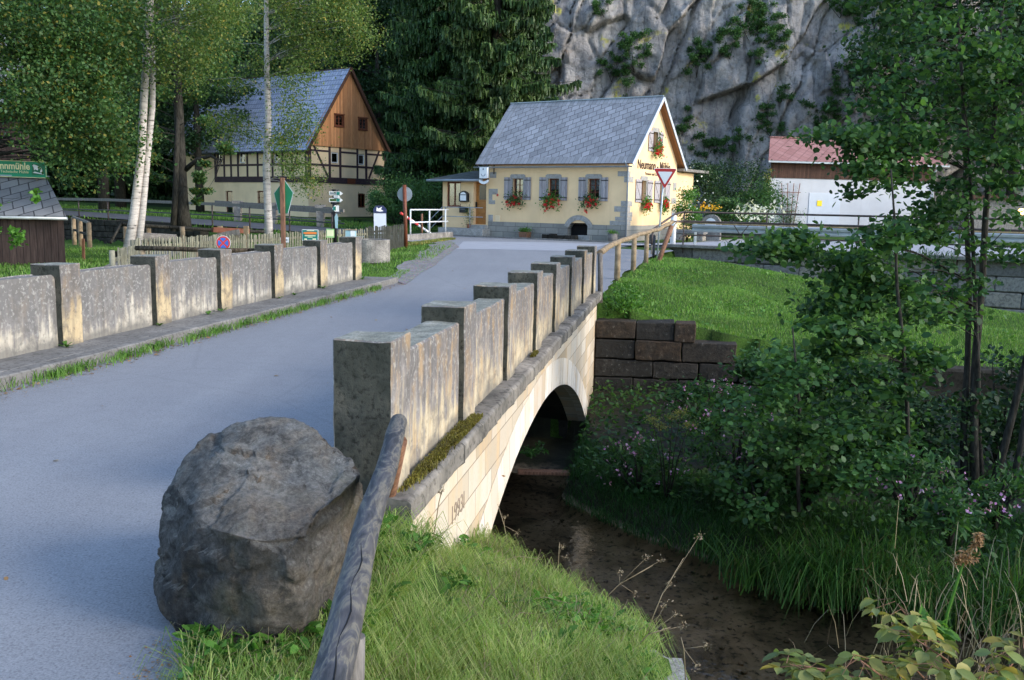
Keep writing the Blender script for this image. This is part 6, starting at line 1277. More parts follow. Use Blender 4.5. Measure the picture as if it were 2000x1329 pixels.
# --- spruces
def spruce(name, label, H, R, mat, group, seed, low=.02, whorls=30, per=8, twigs=26, droop=.35):
    rs = np.random.default_rng(seed); t = thing(name, label, 'tree', (0, 0, 0), 0, group); q = MB(); q.tube([(0, 0, -.6), (0, 0, H*.5), (0, 0, H)], [H*.018, H*.011, .03], 8); q.build('trunk', M['bark_dark'], t)
    bq = MB(); Vs = []; n0 = 0
    for w_ in range(whorls):
        f = low+(1-low)*(w_/whorls)**1.0; z0_ = H*f; L = R*(1-f)**.75*rs.uniform(.85, 1.15)+.25
        for k in range(per):
            a = rs.uniform(0, 2*PI); l = L*rs.uniform(.4, 1.2); z = z0_+rs.uniform(-.5, .5)*H/whorls*1.3; d = np.array([math.cos(a), math.sin(a), 0]); s_ = np.array([-d[1], d[0], 0])
            def pt(u): return d*l*u+np.array([0, 0, z-droop*l*(1.6*u-1.25*u*u)])
            bq.tube([pt(0), pt(.5), pt(1)], [.045, .03, .01], 4, 0, False, False)
            m_ = max(8, int(twigs*l/R*2.6)); u = rs.uniform(.12, 1.02, m_); c = np.array([pt(x) for x in u])
            for side in (-1, 1, 0):
                out = (s_*side+d*.6)*rs.uniform(.25, .6, (m_, 1))*(1.05-u[:, None]*.6)*min(1, l/2+.3) if side else np.zeros((m_, 3))
                hl = rs.uniform(.15, .85, (m_, 1))*np.array([[0, 0, -1.]])*(.8 if side else .9)
                tip = c+out; w2 = (d*rs.uniform(.015, .04, (m_, 1)))
                # hanging spray: ribbon from branch out and down
                e = tip+hl*.9; Vs.append(np.stack([c-w2, c+w2, tip+w2*.9+hl*.25, tip-w2*.9+hl*.25], 1)); Vs.append(np.stack([tip-w2+hl*.1, tip+w2+hl*.1, e+w2*.3, e-w2*.3], 1))
    V = np.concatenate(Vs).reshape(-1, 3); V = V+rs.normal(size=V.shape)*.045; F = np.arange(len(V)).reshape(-1, 4)
    bq.build('boughs', M['bark_dark'], t, 0, None, False); fastmesh('needles', V, [F], M[mat], t); return t
SG = 'spruces between the houses and the cliff'
sp1 = spruce('spruce_tree', 'large spruce with drooping light green boughs left of the inn roof', 27, 5.2, 'needle_lt', SG, 5, .05, 44, 9, 60, .5)
p = at(965, 380, 59); sp1.location = (p[0], 59, 0)
sp2 = spruce('spruce_tree', 'dark green spruce directly right of the half timbered gable', 26, 3.9, 'needle', SG, 8, .01, 42, 9, 52, .3)
p = at(848, 380, 64); sp2.location = (p[0], 64, 0)
for (u, Y_, s, rz, lb, src) in ((730, 92, 1.15, 1, 'dark spruce rising behind the larch gable', sp2), (885, 71, 1.0, 2, 'dark spruce between the two nearer spruces', sp2), (1010, 69, 1.0, 3.5, 'spruce partly covering the left end of the cliff', sp2), (650, 96, 1.3, 4, 'tall spruce behind the blue grey roof', sp2), (1000, 60.5, .55, 5, 'short spruce rising behind the inn roof ridge', sp2),
                            (545, 98, 1.3, 5, 'spruce behind the middle of the long roof', sp2), (430, 99, 1.25, 2.2, 'spruce behind the left end of the long roof', sp2), (300, 98, 1.2, .4, 'spruce on the slope behind the twin birch', sp2), (180, 96, 1.2, .9, 'spruce on the slope left of the twin birch', sp2), (60, 95, 1.2, 1.9, 'spruce on the slope above the low shed', sp2), (815, 80, 1.05, 2.9, 'spruce filling the gap right of the larch gable', sp2), (720, 100, 1.4, .2, 'farthest spruce high between gable and cliff', sp2)):
    p = at(u, 380, Y_); dup(src, (p[0], Y_, Z1(p[0], Y_)-.3), rz, lb, s)
# --- bushes
def bush(name, label, cat, c, R, n, per, leaf, mat, group=None, shape='d', stems=6, up=.4):
    c = np.array(c, float); R = np.array(R if hasattr(R, '__len__') else [R]*3, float); t = thing(name, label, cat, c-np.array([0, 0, R[2]]), 0, group); base = c-np.array([0, 0, R[2]])
    P, cc = clump_pts(c, R, n, per, R.min()*.4, .7); q = MB()
    for k in cc[:stems]: q.tube([(0, 0, -.1), Vector((k-base)*.5)+Vector((0, 0, .05)), Vector(k-base)], [.025, .018, .006], 5)
    if q.v: q.build('stems', M['bark_dark'], t, 0, None, False)
    V, F = leaf_arrays(P-base, leaf[0], leaf[1], up, shape); fastmesh('foliage', V, [F], M[mat], t); return t
HG = 'dark garden shrubs beyond the road'
for u, v, Y_, r, lb in ((770, 385, 56, 1.5, 'dark rounded shrub at the right foot of the half timbered house'), (815, 388, 55, 1.3, 'dark shrub beneath the spruces behind the beam fence'), (845, 378, 54, 1.4, 'dark shrub next to the inn annex'), (745, 400, 53.5, .8, 'small green shrub behind the dark blue advertising board')):
    p = at(u, v, Y_); bush('garden_shrub', lb, 'shrub', p, (r, r*.8, r), 22, 120, (.11, .07), 'lf_cliff', HG)
p = at(1345, 395, 44); bush('climbing_rose', 'tall climbing rose bush against the inn garden wall', 'rose bush', (p[0], p[1], 1.55), (.62, .6, 1.35), 26, 130, (.10, .06), 'lf_fresh')
P = RNG.normal(size=(120, 3))*[.4, .4, .8]+np.array([p[0], p[1]-.4, 1.6]); o = leaves('rose_blossoms', P, .09, .08, M['whitefl'], None); o.parent = bpy.data.objects['climbing_rose']; o.location = -o.parent.location
for u, v, Y_, r, lb in ((1400, 385, 52, 1.7, 'dark green bush below the cliff right of the rose'), (1450, 375, 54, 2.2, 'largest dark bush in front of the cliff beside the white shed'), (1480, 400, 52, 1.5, 'dark bush touching the corner of the white shed'), (1385, 345, 60, 1.6, 'green bush on the lowest cliff ledge'), (1425, 415, 47, .9, 'low leafy bush behind the memorial stone')):
    p = at(u, v, Y_); bush('cliff_foot_bush', lb, 'bush', p, (r, r*.8, r*.85), 26, 130, (.13, .08), 'lf_cliff' if r < 1.6 else 'lf_dark', 'bushes at the foot of the cliff')
p = at(1385, 404, 46); P = RNG.normal(size=(80, 3))*[.35, .2, .1]+p; o = leaves('orange_flowers', P, .12, .1, M['orangefl'], None); tag(o, 'patch of orange flowers in the inn garden', 'flowers', kind='stuff')
p = at(1475, 415, 45); P = RNG.normal(size=(160, 3))*[.5, .3, .2]+p; o = leaves('variegated_plant', P, .22, .12, M['whitefl'], None, shape='h'); tag(o, 'cream variegated plant behind the railing', 'plant')
CG = 'bushes growing on the cliff'
for (u, v, ru, rv, lb) in ((1240, 90, 26, 38, 'bush in the upper left cliff gully'), (1195, 130, 28, 22, 'bush at the lower end of the left gully'), (1222, 165, 12, 28, 'small hanging bush below the left gully'), (1361, 108, 26, 32, 'small pointed bush in the middle of the cliff'),
                       (1470, 40, 40, 38, 'large grassy bush at the top of the diagonal ledge'), (1425, 80, 28, 26, 'bush at the lower part of the diagonal ledge'), (1518, 78, 30, 38, 'round dark bush right of the diagonal ledge'), (1483, 115, 20, 10, 'low tuft beneath the round dark bush'),
                       (1498, 228, 22, 20, 'bush on the cliff above the shed roof'), (1505, 252, 22, 12, 'small bush just above the shed ridge'), (1445, 278, 36, 18, 'wide bush on the lower cliff ledge'), (1378, 283, 32, 20, 'bush on the lower ledge next to the inn gable'), (1345, 230, 10, 26, 'narrow mossy plant strip in the crack by the inn'), (1325, 262, 9, 16, 'moss tuft low in the crack by the inn'),
                       (1640, 8, 40, 20, 'bush at the top edge of the cliff'), (1710, 20, 40, 40, 'bush hanging at the upper right of the cliff'), (1180, 12, 18, 16, 'small bush at the top left of the cliff'), (1600, 220, 34, 24, 'shaded bush right of the shed ridge'), (1530, 185, 14, 12, 'tiny bush on the smooth rock'), (1655, 150, 30, 30, 'bush on the right cliff face half behind the alder'), (1750, 330, 40, 40, 'dark bush below the cliff behind the alder')):
    p = on_cliff(u, v); k = p[1]/F_PX; bush('cliff_bush', lb, 'bush', p-np.array([0, .3, 0]), (ru*k*1.25, .6, rv*k*1.25), max(7, int(ru*rv/38)), 130, (.17, .09), 'lf_cliff', CG, 'd', 3)
# --- dark trees on the cliff top right and behind the shed
for i, (x, y, s, lb) in enumerate(((27, 66, 1.0, 'dark tree rising right of the white shed'), (33, 62, 1.1, 'dark tree at the far right behind the alder stems'), (36, 70, 1.3, 'tall dark tree at the right end of the cliff'))):
    dup(b0, (x, y, .5), i+2, lb, s)
# --- alder group on the right
def stem(u0, v0, Y0, pts): return [A(u0, v0, Y0)]+[A(*p) for p in pts]
tree('alder_tree', 'multi stemmed alder with dark glossy leaves on the right bank', 'tree',
     [(stem(1885, 985, 12.2, [(1882, 850, 12.4), (1890, 700, 12.5), (1893, 560, 12.6), (1888, 430, 12.7), (1885, 280, 12.8), (1878, 140, 12.9), (1870, 0, 13)]), [.055, .046, .04, .036, .032, .028, .022, .014]),
      (stem(1905, 990, 12.1, [(1902, 850, 12.3), (1905, 700, 12.4), (1918, 560, 12.5), (1925, 420, 12.6), (1940, 280, 12.6), (1948, 140, 12.7), (1960, -20, 12.8)]), [.066, .056, .05, .045, .04, .034, .028, .018]),
      (stem(1922, 985, 12.3, [(1912, 860, 12.4), (1910, 720, 12.3), (1905, 600, 12.2), (1898, 420, 12.3), (1890, 250, 12.4)]), [.04, .036, .032, .028, .024, .012]),
      (stem(1925, 1000, 11.9, [(1960, 880, 11.8), (1995, 740, 11.8), (2030, 600, 11.8), (2070, 400, 11.9)]), [.06, .05, .045, .04, .035]),
      (stem(1965, 1000, 11.8, [(1992, 880, 11.6), (2020, 700, 11.5)]), [.045, .04, .035])],
     [blob(1930, 60, 12.6, 150, 20), blob(1800, 110, 12.4, 110, 13), blob(1960, 220, 12.3, 110, 12), blob(1760, 240, 12.2, 85, 12), blob(1850, 280, 12.3, 80, 8), blob(1650, 262, 11.8, 58, 8, 34), blob(1720, 330, 12.0, 90, 16, 60), blob(1960, 360, 12.0, 70, 8), blob(1850, 400, 12.2, 70, 8), blob(1780, 450, 12.0, 90, 13, 60), blob(1880, 560, 12.0, 70, 6),
      blob(1660, 520, 11.2, 75, 12, 45), blob(1560, 480, 10.9, 75, 11, 26), blob(1720, 570, 11.0, 90, 13, 50), blob(1640, 600, 10.8, 60, 9, 34), blob(1790, 620, 11.2, 60, 5, 40), blob(1740, 12, 12.5, 60, 6, 40), blob(1970, 470, 11.8, 50, 4), blob(1470, 480, 10.6, 25, 2, 14), blob(1990, 130, 12.2, 100, 10)],
     78, (.085, .07), 'lf_alder', 'bark_dark', None, .016, .55, 'h', 0, .35, .25, cr=.27, limb=.75)
tree('maple_sapling', 'thin upright sapling in front of the alder with layered leaves', 'sapling',
     [(stem(1775, 940, 10.6, [(1772, 800, 10.6), (1765, 680, 10.5), (1752, 560, 10.5), (1748, 440, 10.4), (1740, 330, 10.4)]), [.026, .024, .022, .018, .014, .008])],
     [blob(1700, 650, 10.4, 70, 7, 24), blob(1640, 690, 10.2, 60, 6, 22), blob(1790, 700, 10.5, 70, 5, 24), blob(1730, 470, 10.4, 50, 5, 26), blob(1620, 640, 10.1, 50, 5, 18), blob(1755, 760, 10.3, 60, 4, 24)], 40, (.10, .09), 'lf_alder', 'bark_dark', None, .010, .9, 'h', 0, .25, .2, cr=.2)
tree('alder_sapling', 'slender sapling before the dark stream wall with small round leaves', 'sapling',
     [(stem(1560, 1000, 9.9, [(1558, 900, 9.9), (1562, 800, 9.9), (1555, 720, 9.9), (1548, 640, 9.9)]), [.022, .02, .017, .013, .007])],
     [blob(1545, 700, 9.8, 70, 9, 60), blob(1600, 830, 9.8, 110, 12, 50), blob(1500, 860, 9.7, 90, 10, 50), blob(1520, 780, 9.8, 80, 9, 45), blob(1640, 910, 9.6, 80, 8, 50), blob(1450, 790, 9.9, 60, 5, 36)], 42, (.075, .065), 'lf_shrub', 'bark_dark', None, .010, .8, 'h', 0, .35, .2, cr=.2)
# --- shrubs on the far bank
def balsam(name, label, c, R, n, fl, grp):
    t = bush(name, label, 'flowering plant', c, R, n, 38, (.10, .035), 'lf_shrub', grp, 'h', 14, .5); R = np.array(R); P = RNG.normal(size=(fl, 3)); P = nrmz(P)*R*RNG.uniform(.7, 1.1, (fl, 1)); P = P[P[:, 2] > -R[2]*.4]; P[:, 1] -= abs(P[:, 1])*.4
    P = np.repeat(P, 4, 0)+RNG.normal(size=(len(P)*4, 3))*.018; leaves('blossom', P+[0, 0, R[2]], .038, .032, M['pinkfl'], t, 0); return t
BG = 'pink flowering balsam on the stream bank'
for (u, v, Y_, ru, rv, n, fl, lb) in ((1250, 905, 12.4, 90, 60, 26, 60, 'balsam with the palest blossoms beside the arch'), (1400, 790, 13.0, 95, 52, 26, 50, 'balsam in front of the stepped block wall'), (1440, 860, 11.8, 100, 85, 34, 36, 'balsam in the middle of the bank shrubs'), (1780, 940, 9.6, 90, 70, 24, 26, 'balsam above the long sedge tufts'), (1950, 960, 9.8, 70, 60, 16, 20, 'balsam at the foot of the alder at the right edge'), (1860, 1000, 9.0, 60, 50, 12, 10, 'small balsam between sedges and alder')):
    k = Y_/F_PX; balsam('balsam', lb, at(u, v, Y_), (ru*k, .5, rv*k), n, fl, BG)
SGp = 'leafy shrubs on the stream bank'
for (u, v, Y_, ru, rv, n, lb, mt) in ((1580, 905, 10.6, 115, 80, 38, 'broad leafy shrub below the slender sapling', 'lf_shrub'), (1680, 860, 10.8, 120, 90, 44, 'dark leafy shrub left of the alder stems', 'lf_alder'), (1640, 760, 12.8, 120, 60, 34, 'shrub rising against the dark stream wall', 'lf_alder'), (1480, 960, 10.2, 80, 50, 20, 'low shrub overhanging the waterside grass', 'lf_shrub'), (1820, 820, 12.6, 110, 90, 34, 'shaded shrub behind the alder stems', 'lf_dark'), (1520, 720, 14, 90, 60, 26, 'shrub at the lawn edge right of the stepped wall', 'lf_shrub'), (1960, 800, 13, 90, 110, 30, 'dark shrub at the right edge behind the alder', 'lf_dark'), (1720, 700, 14.5, 120, 40, 24, 'leafy shrub along the lawn edge behind the saplings', 'lf_shrub')):
    k = Y_/F_PX; bush('bank_shrub', lb, 'shrub', at(u, v, Y_), (ru*k, .6, rv*k), n, 62, (.085, .065), mt, SGp, 'h', 10, .7)
# umbel plant
p = at(1310, 820, 12.0); t = thing('umbel_plant', 'pale green umbels rising from the balsam by the wall', 'wild plant', (p[0], p[1], -2.3))
for i, (u, v) in enumerate(((1313, 815), (1330, 806), (1288, 832), (1275, 820), (1345, 830))):
    c_ = Vector(at(u, v, 11.9))-Vector((p[0], p[1], -2.3)); q = MB(); q.tube([(0, 0, 0), (c_.x*.5, c_.y*.5, c_.z*.6), tuple(c_)], [.012, .008, .005], 5); q.build('stem', M['bark_dark'], t); a = RNG.normal(size=(160, 3))*[.05, .05, .018]; leaves('umbel', a+np.array(c_), .022, .02, M['lf_yellow'], t)
# fern under the arch
def frondplant(name, label, loc, n, L, mat, cat='fern', droop=.6):
    t = thing(name, label, cat, tuple(loc))
    for k in range(n):
        a = 2*PI*k/n+random.uniform(-.3, .3); d = np.array([math.cos(a), math.sin(a), 0]); l = L*random.uniform(.7, 1.1); P = []
        for u in np.linspace(.1, 1, 22): c = d*l*u*.8+np.array([0, 0, l*(1.1*u-droop*1.2*u*u)]); P.append(c)
        P = np.repeat(np.array(P), 3, 0)+RNG.normal(size=(66, 3))*.012; V, F = leaf_arrays(P, l*.16, l*.05, .8, 'd'); fastmesh('frond', V, [F], M[mat], t)
    return t
frondplant('fern', 'small fern hanging at the dark abutment under the arch', at(1035, 895, 13.4), 8, .38, 'grass_bank'); frondplant('fern', 'yellow green fern growing on the road retaining wall', at(1840, 545, 34.5), 9, 1.2, 'lf_yellow')

# --- grass
def scatter(n, fx, x0, x1, y0, y1):
    P = np.stack([RNG.uniform(x0, x1, n), RNG.uniform(y0, y1, n)], 1); k = fx(P[:, 0], P[:, 1]); P = P[k]; return np.column_stack([P, gz(P[:, 0], P[:, 1])])
def noise_np(x, y): return np.sin(x*2.1+1.3*np.sin(y*1.7))*np.cos(y*1.9+.7*np.sin(x*2.3))
def inbank(x, y):
    s, t, dL = SX(x, y), TX(x, y), (x-E1[0])*EN[0]+(y-E1[1])*EN[1]; edge = np.interp(y, [0, 1.6, 2.8, 3.5, 3.9, 4.7, 4.9], [-.7, -.73, -1.1, -1.27, -.76, -.88, -.9])
    return (dL < -.16) & (x < .80+.035*y-.14) & (((s > 4.72) & (t > -1.46)) | ((s <= 4.72) & (x > edge)))
P = scatter(120000, inbank, -1.4, 1.1, 1.3, 7.4); dn = np.array([[.12, .25, -.1]])
g = blades('bank_grass', P, .16*(.75+.5*(noise_np(P[:, 0]*2.2, P[:, 1]*2.2) > 0)), .0045, M['grass_fg'], None, 1.35, .98, dirs=np.repeat(dn, len(P), 0)); tag(g, 'long pale green grass on the near bank', 'grass', kind='stuff')
def noise_np(x, y): return np.sin(x*2.1+1.3*np.sin(y*1.7))*np.cos(y*1.9+.7*np.sin(x*2.3))
def weedy(x, y): return inbank(x, y) & (noise_np(x*1.8, y*1.8) > .15)
def noise_np(x, y): return np.sin(x*2.1+1.3*np.sin(y*1.7))*np.cos(y*1.9+.7*np.sin(x*2.3))
P = scatter(26000, weedy, -1.4, 1.1, 1.6, 7.2); V, F = leaf_arrays(P+np.array([0, 0, .10])+RNG.normal(size=P.shape)*[0, 0, .025], .062, .03, .9, 'h'); o = fastmesh('bank_weeds', V, [F], M['lf_fresh']); tag(o, 'small broad leaves mixed in the near grass', 'ground cover', kind='stuff')
P = scatter(5000, inbank, -1.3, 1.1, 1.4, 7.3); o = blades('dry_grass', P, .2, .0035, M['dry'], None, 1.3, .85); tag(o, 'dry straw lying in the near grass', 'grass', kind='stuff')
def rosette(name, label, loc, n, L, W, mat, group, cat='weed', up=.9):
    t = thing(name, label, cat, tuple(loc), 0, group); Vs = []; k0 = 0; Fs = []
    for k in range(n):
        a = random.uniform(0, 2*PI); d = np.array([math.cos(a), math.sin(a), 0]); s_ = np.array([-d[1], d[0], 0]); l = L*random.uniform(.6, 1.1); rise = random.uniform(.25, up); st = np.array([0, 0, 0.])
        P = [st+d*l*u*.9+np.array([0, 0, l*rise*(u-.55*u*u)*1.4]) for u in (0, .35, .7, 1)]; w_ = W*l/L
        vs = [P[0], P[1]-s_*w_*.35, P[1]+s_*w_*.35, P[2]-s_*w_*.5, P[2]+s_*w_*.5, P[3]]; Vs += vs; b = k0*6; Fs.append([b+1, b+2, b+4, b+3]); k0 += 1
        Fs.append([b, b+2, b+1, b+1]); Fs.append([b+3, b+4, b+5, b+5])
    q = MB(); q.add(Vs, [tuple(dict.fromkeys(f)) for f in Fs], 0, True); q.build('leaves', mat, t, 0, None, False); return t
WG = 'broad leaved weeds in the near grass'
wl = [(735, 1130, 'leafy weed clump beside the foot of the reddish rail post'), (745, 1190, 'large leafy weed clump right of the handrail'), (790, 1150, 'leafy weed in the grass below the date stone'), (850, 1205, 'leafy weed in the middle of the near grass'), (1090, 1280, 'leafy weed near the pale bank edge'), (930, 1130, 'leafy weed nearest the bridge wall'), (420, 1290, 'leafy weed under the front of the boulder'), (560, 1290, 'leafy weed between boulder and handrail'), (500, 1310, 'small leafy weed in front of the boulder'), (610, 1250, 'leafy weed at the right foot of the boulder'), (720, 1080, 'small leafy weed behind the handrail'), (980, 1200, 'small leafy weed in the pale grass')]
for u, v, lb in wl:
    zz = -.12 if u < 640 else -.45
    for _ in range(6): p = onz(u, v, zz); zz = Z1(p[0], p[1])
    rosette('leafy_weed', lb, (p[0], p[1], zz+.05), 26, .15, .045, M['lf_fresh'], WG)
KG = 'weed tufts along the kerb'
for i, s_ in enumerate((5.6, 6.9, 7.9, 8.3, 9.1, 9.7, 10.6, 11.2, 11.9, 12.7, 13.3, 14.0, 14.8, 15.7, 16.6, 17.5)):
    x, y = BR(s_, -5.93); t = rosette('kerb_weed', 'green weed tuft growing in the gutter between kerb and road', (x, y, 0), 20, .13, .035, M['lf_fresh'], KG); P = RNG.normal(size=(190, 3))*[.06, .28, 0]+[.02, 0, 0]; P[:, 2] = 0; blades('grass_tuft', P, .11, .008, M['grass_lawn'], t, .8, .5)
for i, (s_, L_) in enumerate(((8.9, .1), (10.75, .07), (12.4, .12), (12.0, .1), (14.4, .07), (15.0, .08), (16.3, .09), (18.5, .12), (7.4, .07))):
    x, y = BR(s_, -6.50); rosette('wall_foot_weed', 'small weed growing at the foot of the left parapet', (x, y, .11), 16, L_*1.2, .03, M['lf_fresh'], 'weeds along the foot of the left parapet')
def inlawn(x, y):
    s, t = SX(x, y), TX(x, y); b = (x-K0[0])*dB[0]+(y-K0[1])*dB[1]; rx = np.interp(y, [18, 22.5, 26, 31.2, 37], [1.85, 2.6, 3.4, 4.6, 6.6]); return (s > 17.75) & (t > -1.4) & (x > rx) & ((b < -4.3))
def lawn_pts(n):
    P = scatter(n, inlawn, 1.6, 24, 16, 44); d = np.hypot(P[:, 0], P[:, 1]); return P[RNG.uniform(size=len(P)) < (20/d)**1.6]
P = lawn_pts(330000); g = blades('lawn_grass', P, .08, .013, M['grass_lawn'], None, .7, .4); tag(g, 'bright green lawn beyond the stream', 'grass', kind='stuff')
def inleft(x, y):
    s, t = SX(x, y), TX(x, y); b = (x-K0[0])*dB[0]+(y-K0[1])*dB[1]; px = np.interp(y, [19.6, 37.5], [-8.75, -13.7]); return ((t < -7.1) & (s > np.where(t > -9.6, 16.3, 14)) & (b < -7) & (abs(x-px) > .5)) | ((t > -7.1) & (x < np.interp(y, [19, 27, 40], [-2.95, -3.3, -3.6])) & (s > 19) & (b < -6.4))
P = scatter(90000, inleft, -22, -2.5, 15, 42); P = P[RNG.uniform(size=len(P)) < (20/np.hypot(P[:, 0], P[:, 1]))**1.5]; g = blades('garden_grass', P, .10, .02, M['grass_lawn'], None, .7, .4); tag(g, 'green garden grass behind the left parapet', 'grass', kind='stuff')
def verge(x, y):
    b = (x-K0[0])*dB[0]+(y-K0[1])*dB[1]; k = (x-K0[0])*dA[0]+(y-K0[1])*dA[1]; return (k > 3.5) & (k < 46) & (((b > -6.9) & (b < -5.5)) | ((b > .3) & (b < 6)))
P = scatter(50000, verge, -45, -4, 40, 80); g = blades('verge_grass', P, .22, .04, M['grass_lawn'], None, .7, .4); tag(g, 'grass verges along the far road', 'grass', kind='stuff')
def farbank(x, y):
    s, t, dL = SX(x, y), TX(x, y), (x-E1[0])*EN[0]+(y-E1[1])*EN[1]; return (s < 17.3) & (t > -1.42) & (dL > .3) & (y > yfar(x)+.08) & (y < yfar(x)+2.6)
P = scatter(85000, farbank, 0, 9, 6, 16); P[:, 2] = np.maximum(P[:, 2], -2.5); g = blades('waterside_grass', P, .22, .009, M['grass_bank'], None, 1.0, .9, dirs=np.repeat(np.array([[-.2, -.7, 0]]), len(P), 0)); tag(g, 'dark green grass overhanging the water', 'grass', kind='stuff')
def fb2(x, y):
    s, t, dL = SX(x, y), TX(x, y), (x-E1[0])*EN[0]+(y-E1[1])*EN[1]; return (s < 17.3) & (t > -1.42) & (dL > .3) & (y >= yfar(x)+.8)
P = scatter(26000, fb2, 0, 12, 6, 17); V, F = leaf_arrays(P+np.array([0, 0, .12])+RNG.normal(size=P.shape)*[0, 0, .1], .09, .06, .8, 'h'); o = fastmesh('bank_undergrowth', V, [F], M['lf_alder']); tag(o, 'dark undergrowth on the far bank', 'undergrowth', kind='stuff')
# sedges
SE = 'long leaved sedge tufts hanging over the water'
for i, (u, v, Y_, n, L_, lb) in enumerate(((1470, 1120, 9.7, 160, .62, 'leftmost sedge tuft over the water'), (1560, 1130, 9.4, 260, .85, 'sedge tuft with broad blades left of the largest one'), (1640, 1110, 9.2, 340, 1.0, 'largest and brightest sedge tuft'), (1710, 1110, 9.2, 280, .9, 'sedge tuft right of the largest one'), (1770, 1100, 9.0, 240, .85, 'sedge tuft before the small balsam'), (1840, 1100, 8.8, 200, .75, 'sedge tuft near the dry seed stalk'), (1920, 1090, 8.7, 180, .7, 'sedge tuft at the right below the alder'), (1990, 1060, 8.8, 200, .9, 'sedge tuft farthest to the right by the water'), (1390, 1060, 10.5, 120, .4, 'short sedge tuft under the low shrub'))):
    p = at(u, v-25, Y_+.35); z = max(-2.5, Z1(p[0], p[1])); t = thing('sedge_tuft', lb, 'sedge', (p[0], p[1], z), 0, SE); P = RNG.normal(size=(n, 3))*[.16, .14, 0]; blades('blades', P, L_*.8, .016, M['reed'], t, 1.1, .85)
# tall tuft beside the bridge end
p = BR(18.1, -1.15); bush('verge_bush', 'bright leafy clump hanging beside the far bridge end', 'weeds', (p[0]+.1, p[1]-.1, -.15), (.38, .5, .35), 22, 60, (.07, .045), 'lf_fresh', None, 'h', 4, .6)
# dry seed stalks on the bank edge
DG = 'dry seed stalks at the near bank edge'
def stalk(label, p0, p1, heads, mat='dry', r=.004, name='dry_stalk'):
    p0, p1 = Vector(p0), Vector(p1); t = thing(name, label, 'dry plant', p0, 0, DG); q = MB(); m_ = (p1-p0)*.55+Vector((0, 0, .06)); q.tube([(0, 0, 0), m_, p1-p0], [r, r*.8, r*.5], 5); q.build('stem', M[mat], t)
    for h in heads: c = Vector(h)-p0; q = MB(); q.tube([m_, c], [r*.5, r*.3], 4); q.build('twig', M[mat], t); leaves('seed_head', RNG.normal(size=(26, 3))*.012+np.array(c), .018, .008, M['dry'], t)
def atb(u, v, Y_): return tuple(at(u, v, Y_))
stalk('dry stalk with a curved tip over the stream', atb(1240, 1290, 5.2), atb(1335, 1090, 5.4), [atb(1365, 1048, 5.4), atb(1310, 1140, 5.4)])
stalk('branched dry stalk with whitish tufts over the stream', atb(1130, 1220, 6.0), atb(1275, 1105, 6.1), [atb(1290, 1095, 6.1), atb(1262, 1090, 6.1), atb(1240, 1160, 6.1), atb(1210, 1118, 6.1)])
stalk('upright brown seed stalk at the bank edge', atb(1088, 1150, 6.6), atb(1093, 1060, 6.6), [atb(1098, 1068, 6.6), atb(1107, 1090, 6.6)])
stalk('dry grass stalk bending towards the bridge arch', atb(1000, 1110, 6.9), atb(972, 985, 6.9), [atb(985, 1010, 6.9), atb(1010, 1040, 6.9)])
stalk('low dry grass stalk reaching out over the water', atb(1210, 1300, 5.0), atb(1310, 1225, 5.0), [atb(1335, 1222, 5.0), atb(1320, 1200, 5.0), atb(1300, 1180, 5.0)])
stalk('dry grass stalk at the bottom edge over the water', atb(1340, 1340, 4.6), atb(1330, 1245, 4.6), [atb(1380, 1262, 4.6), atb(1360, 1300, 4.6)])
stalk('long straw stalk against the bridge spandrel', atb(845, 1060, 5.6), atb(868, 945, 5.6), [atb(862, 960, 5.6)])
# foreground raspberry and thistle at the lower right
def leaflet(P, d, L_, W_): return P, d, L_, W_
def raspberry(label, base, canes, group):
    t = thing('raspberry_bush', label, 'bush', tuple(base), 0, group); q = MB(); LP = []; LD = []
    for c in canes:
        pts = [Vector(p)-Vector(base) for p in c]; q.tube(pts, [.006, .005, .004, .0025][:len(pts)], 5, 0, False)
        for a, b in zip(pts[1:], pts[2:]+[pts[-1]+(pts[-1]-pts[-2])*.5]):
            for k in range(5):
                o_ = a.lerp(b, k/5); az = random.uniform(0, 2*PI); d = Vector((math.cos(az), math.sin(az), random.uniform(-.5, .1))).normalized(); e = o_+d*random.uniform(.04, .10); q.tube([o_, e], [.0015, .001], 4, 0, False)
                sd_ = d.cross(Vector((0, 0, 1))).normalized()
                for dd in (d, (d*.4+sd_).normalized(), (d*.4-sd_).normalized()): LP.append(tuple(e)); LD.append(tuple(dd+Vector((0, 0, random.uniform(-.5, .05)))))
    q.build('canes', M['redpost'], t, 0, None, False)
    P, D_ = np.array(LP), nrmz(np.array(LD)); n = len(P); up_ = nrmz(np.array([0, 0, 1.])+RNG.normal(size=(n, 3))*.35); s_ = nrmz(np.cross(D_, up_)); nr = np.cross(s_, D_); L_ = RNG.uniform(.045, .085, (n, 1)); W_ = L_*.62; f = nr*L_*.09
    V = np.stack([P, P+D_*L_*.2+s_*W_*.36+f, P+D_*L_*.5+s_*W_*.5+f, P+D_*L_*.8+s_*W_*.26+f*.6, P+D_*L_-nr*L_*.08, P+D_*L_*.8-s_*W_*.26+f*.6, P+D_*L_*.5-s_*W_*.5+f, P+D_*L_*.2-s_*W_*.36+f, P+D_*L_*.5], 1).reshape(-1, 3)
    o = (np.arange(n)*9)[:, None]; fastmesh('leaves', V, [np.concatenate([o+[[0, 1, 2, 8]], o+[[8, 2, 3, 4]], o+[[0, 8, 6, 7]], o+[[8, 4, 5, 6]]])], M['lf_yellow'], t); return t
RG = 'yellowing raspberry bushes in the lower right corner'
def cane(*p): return [atb(*x) for x in p]
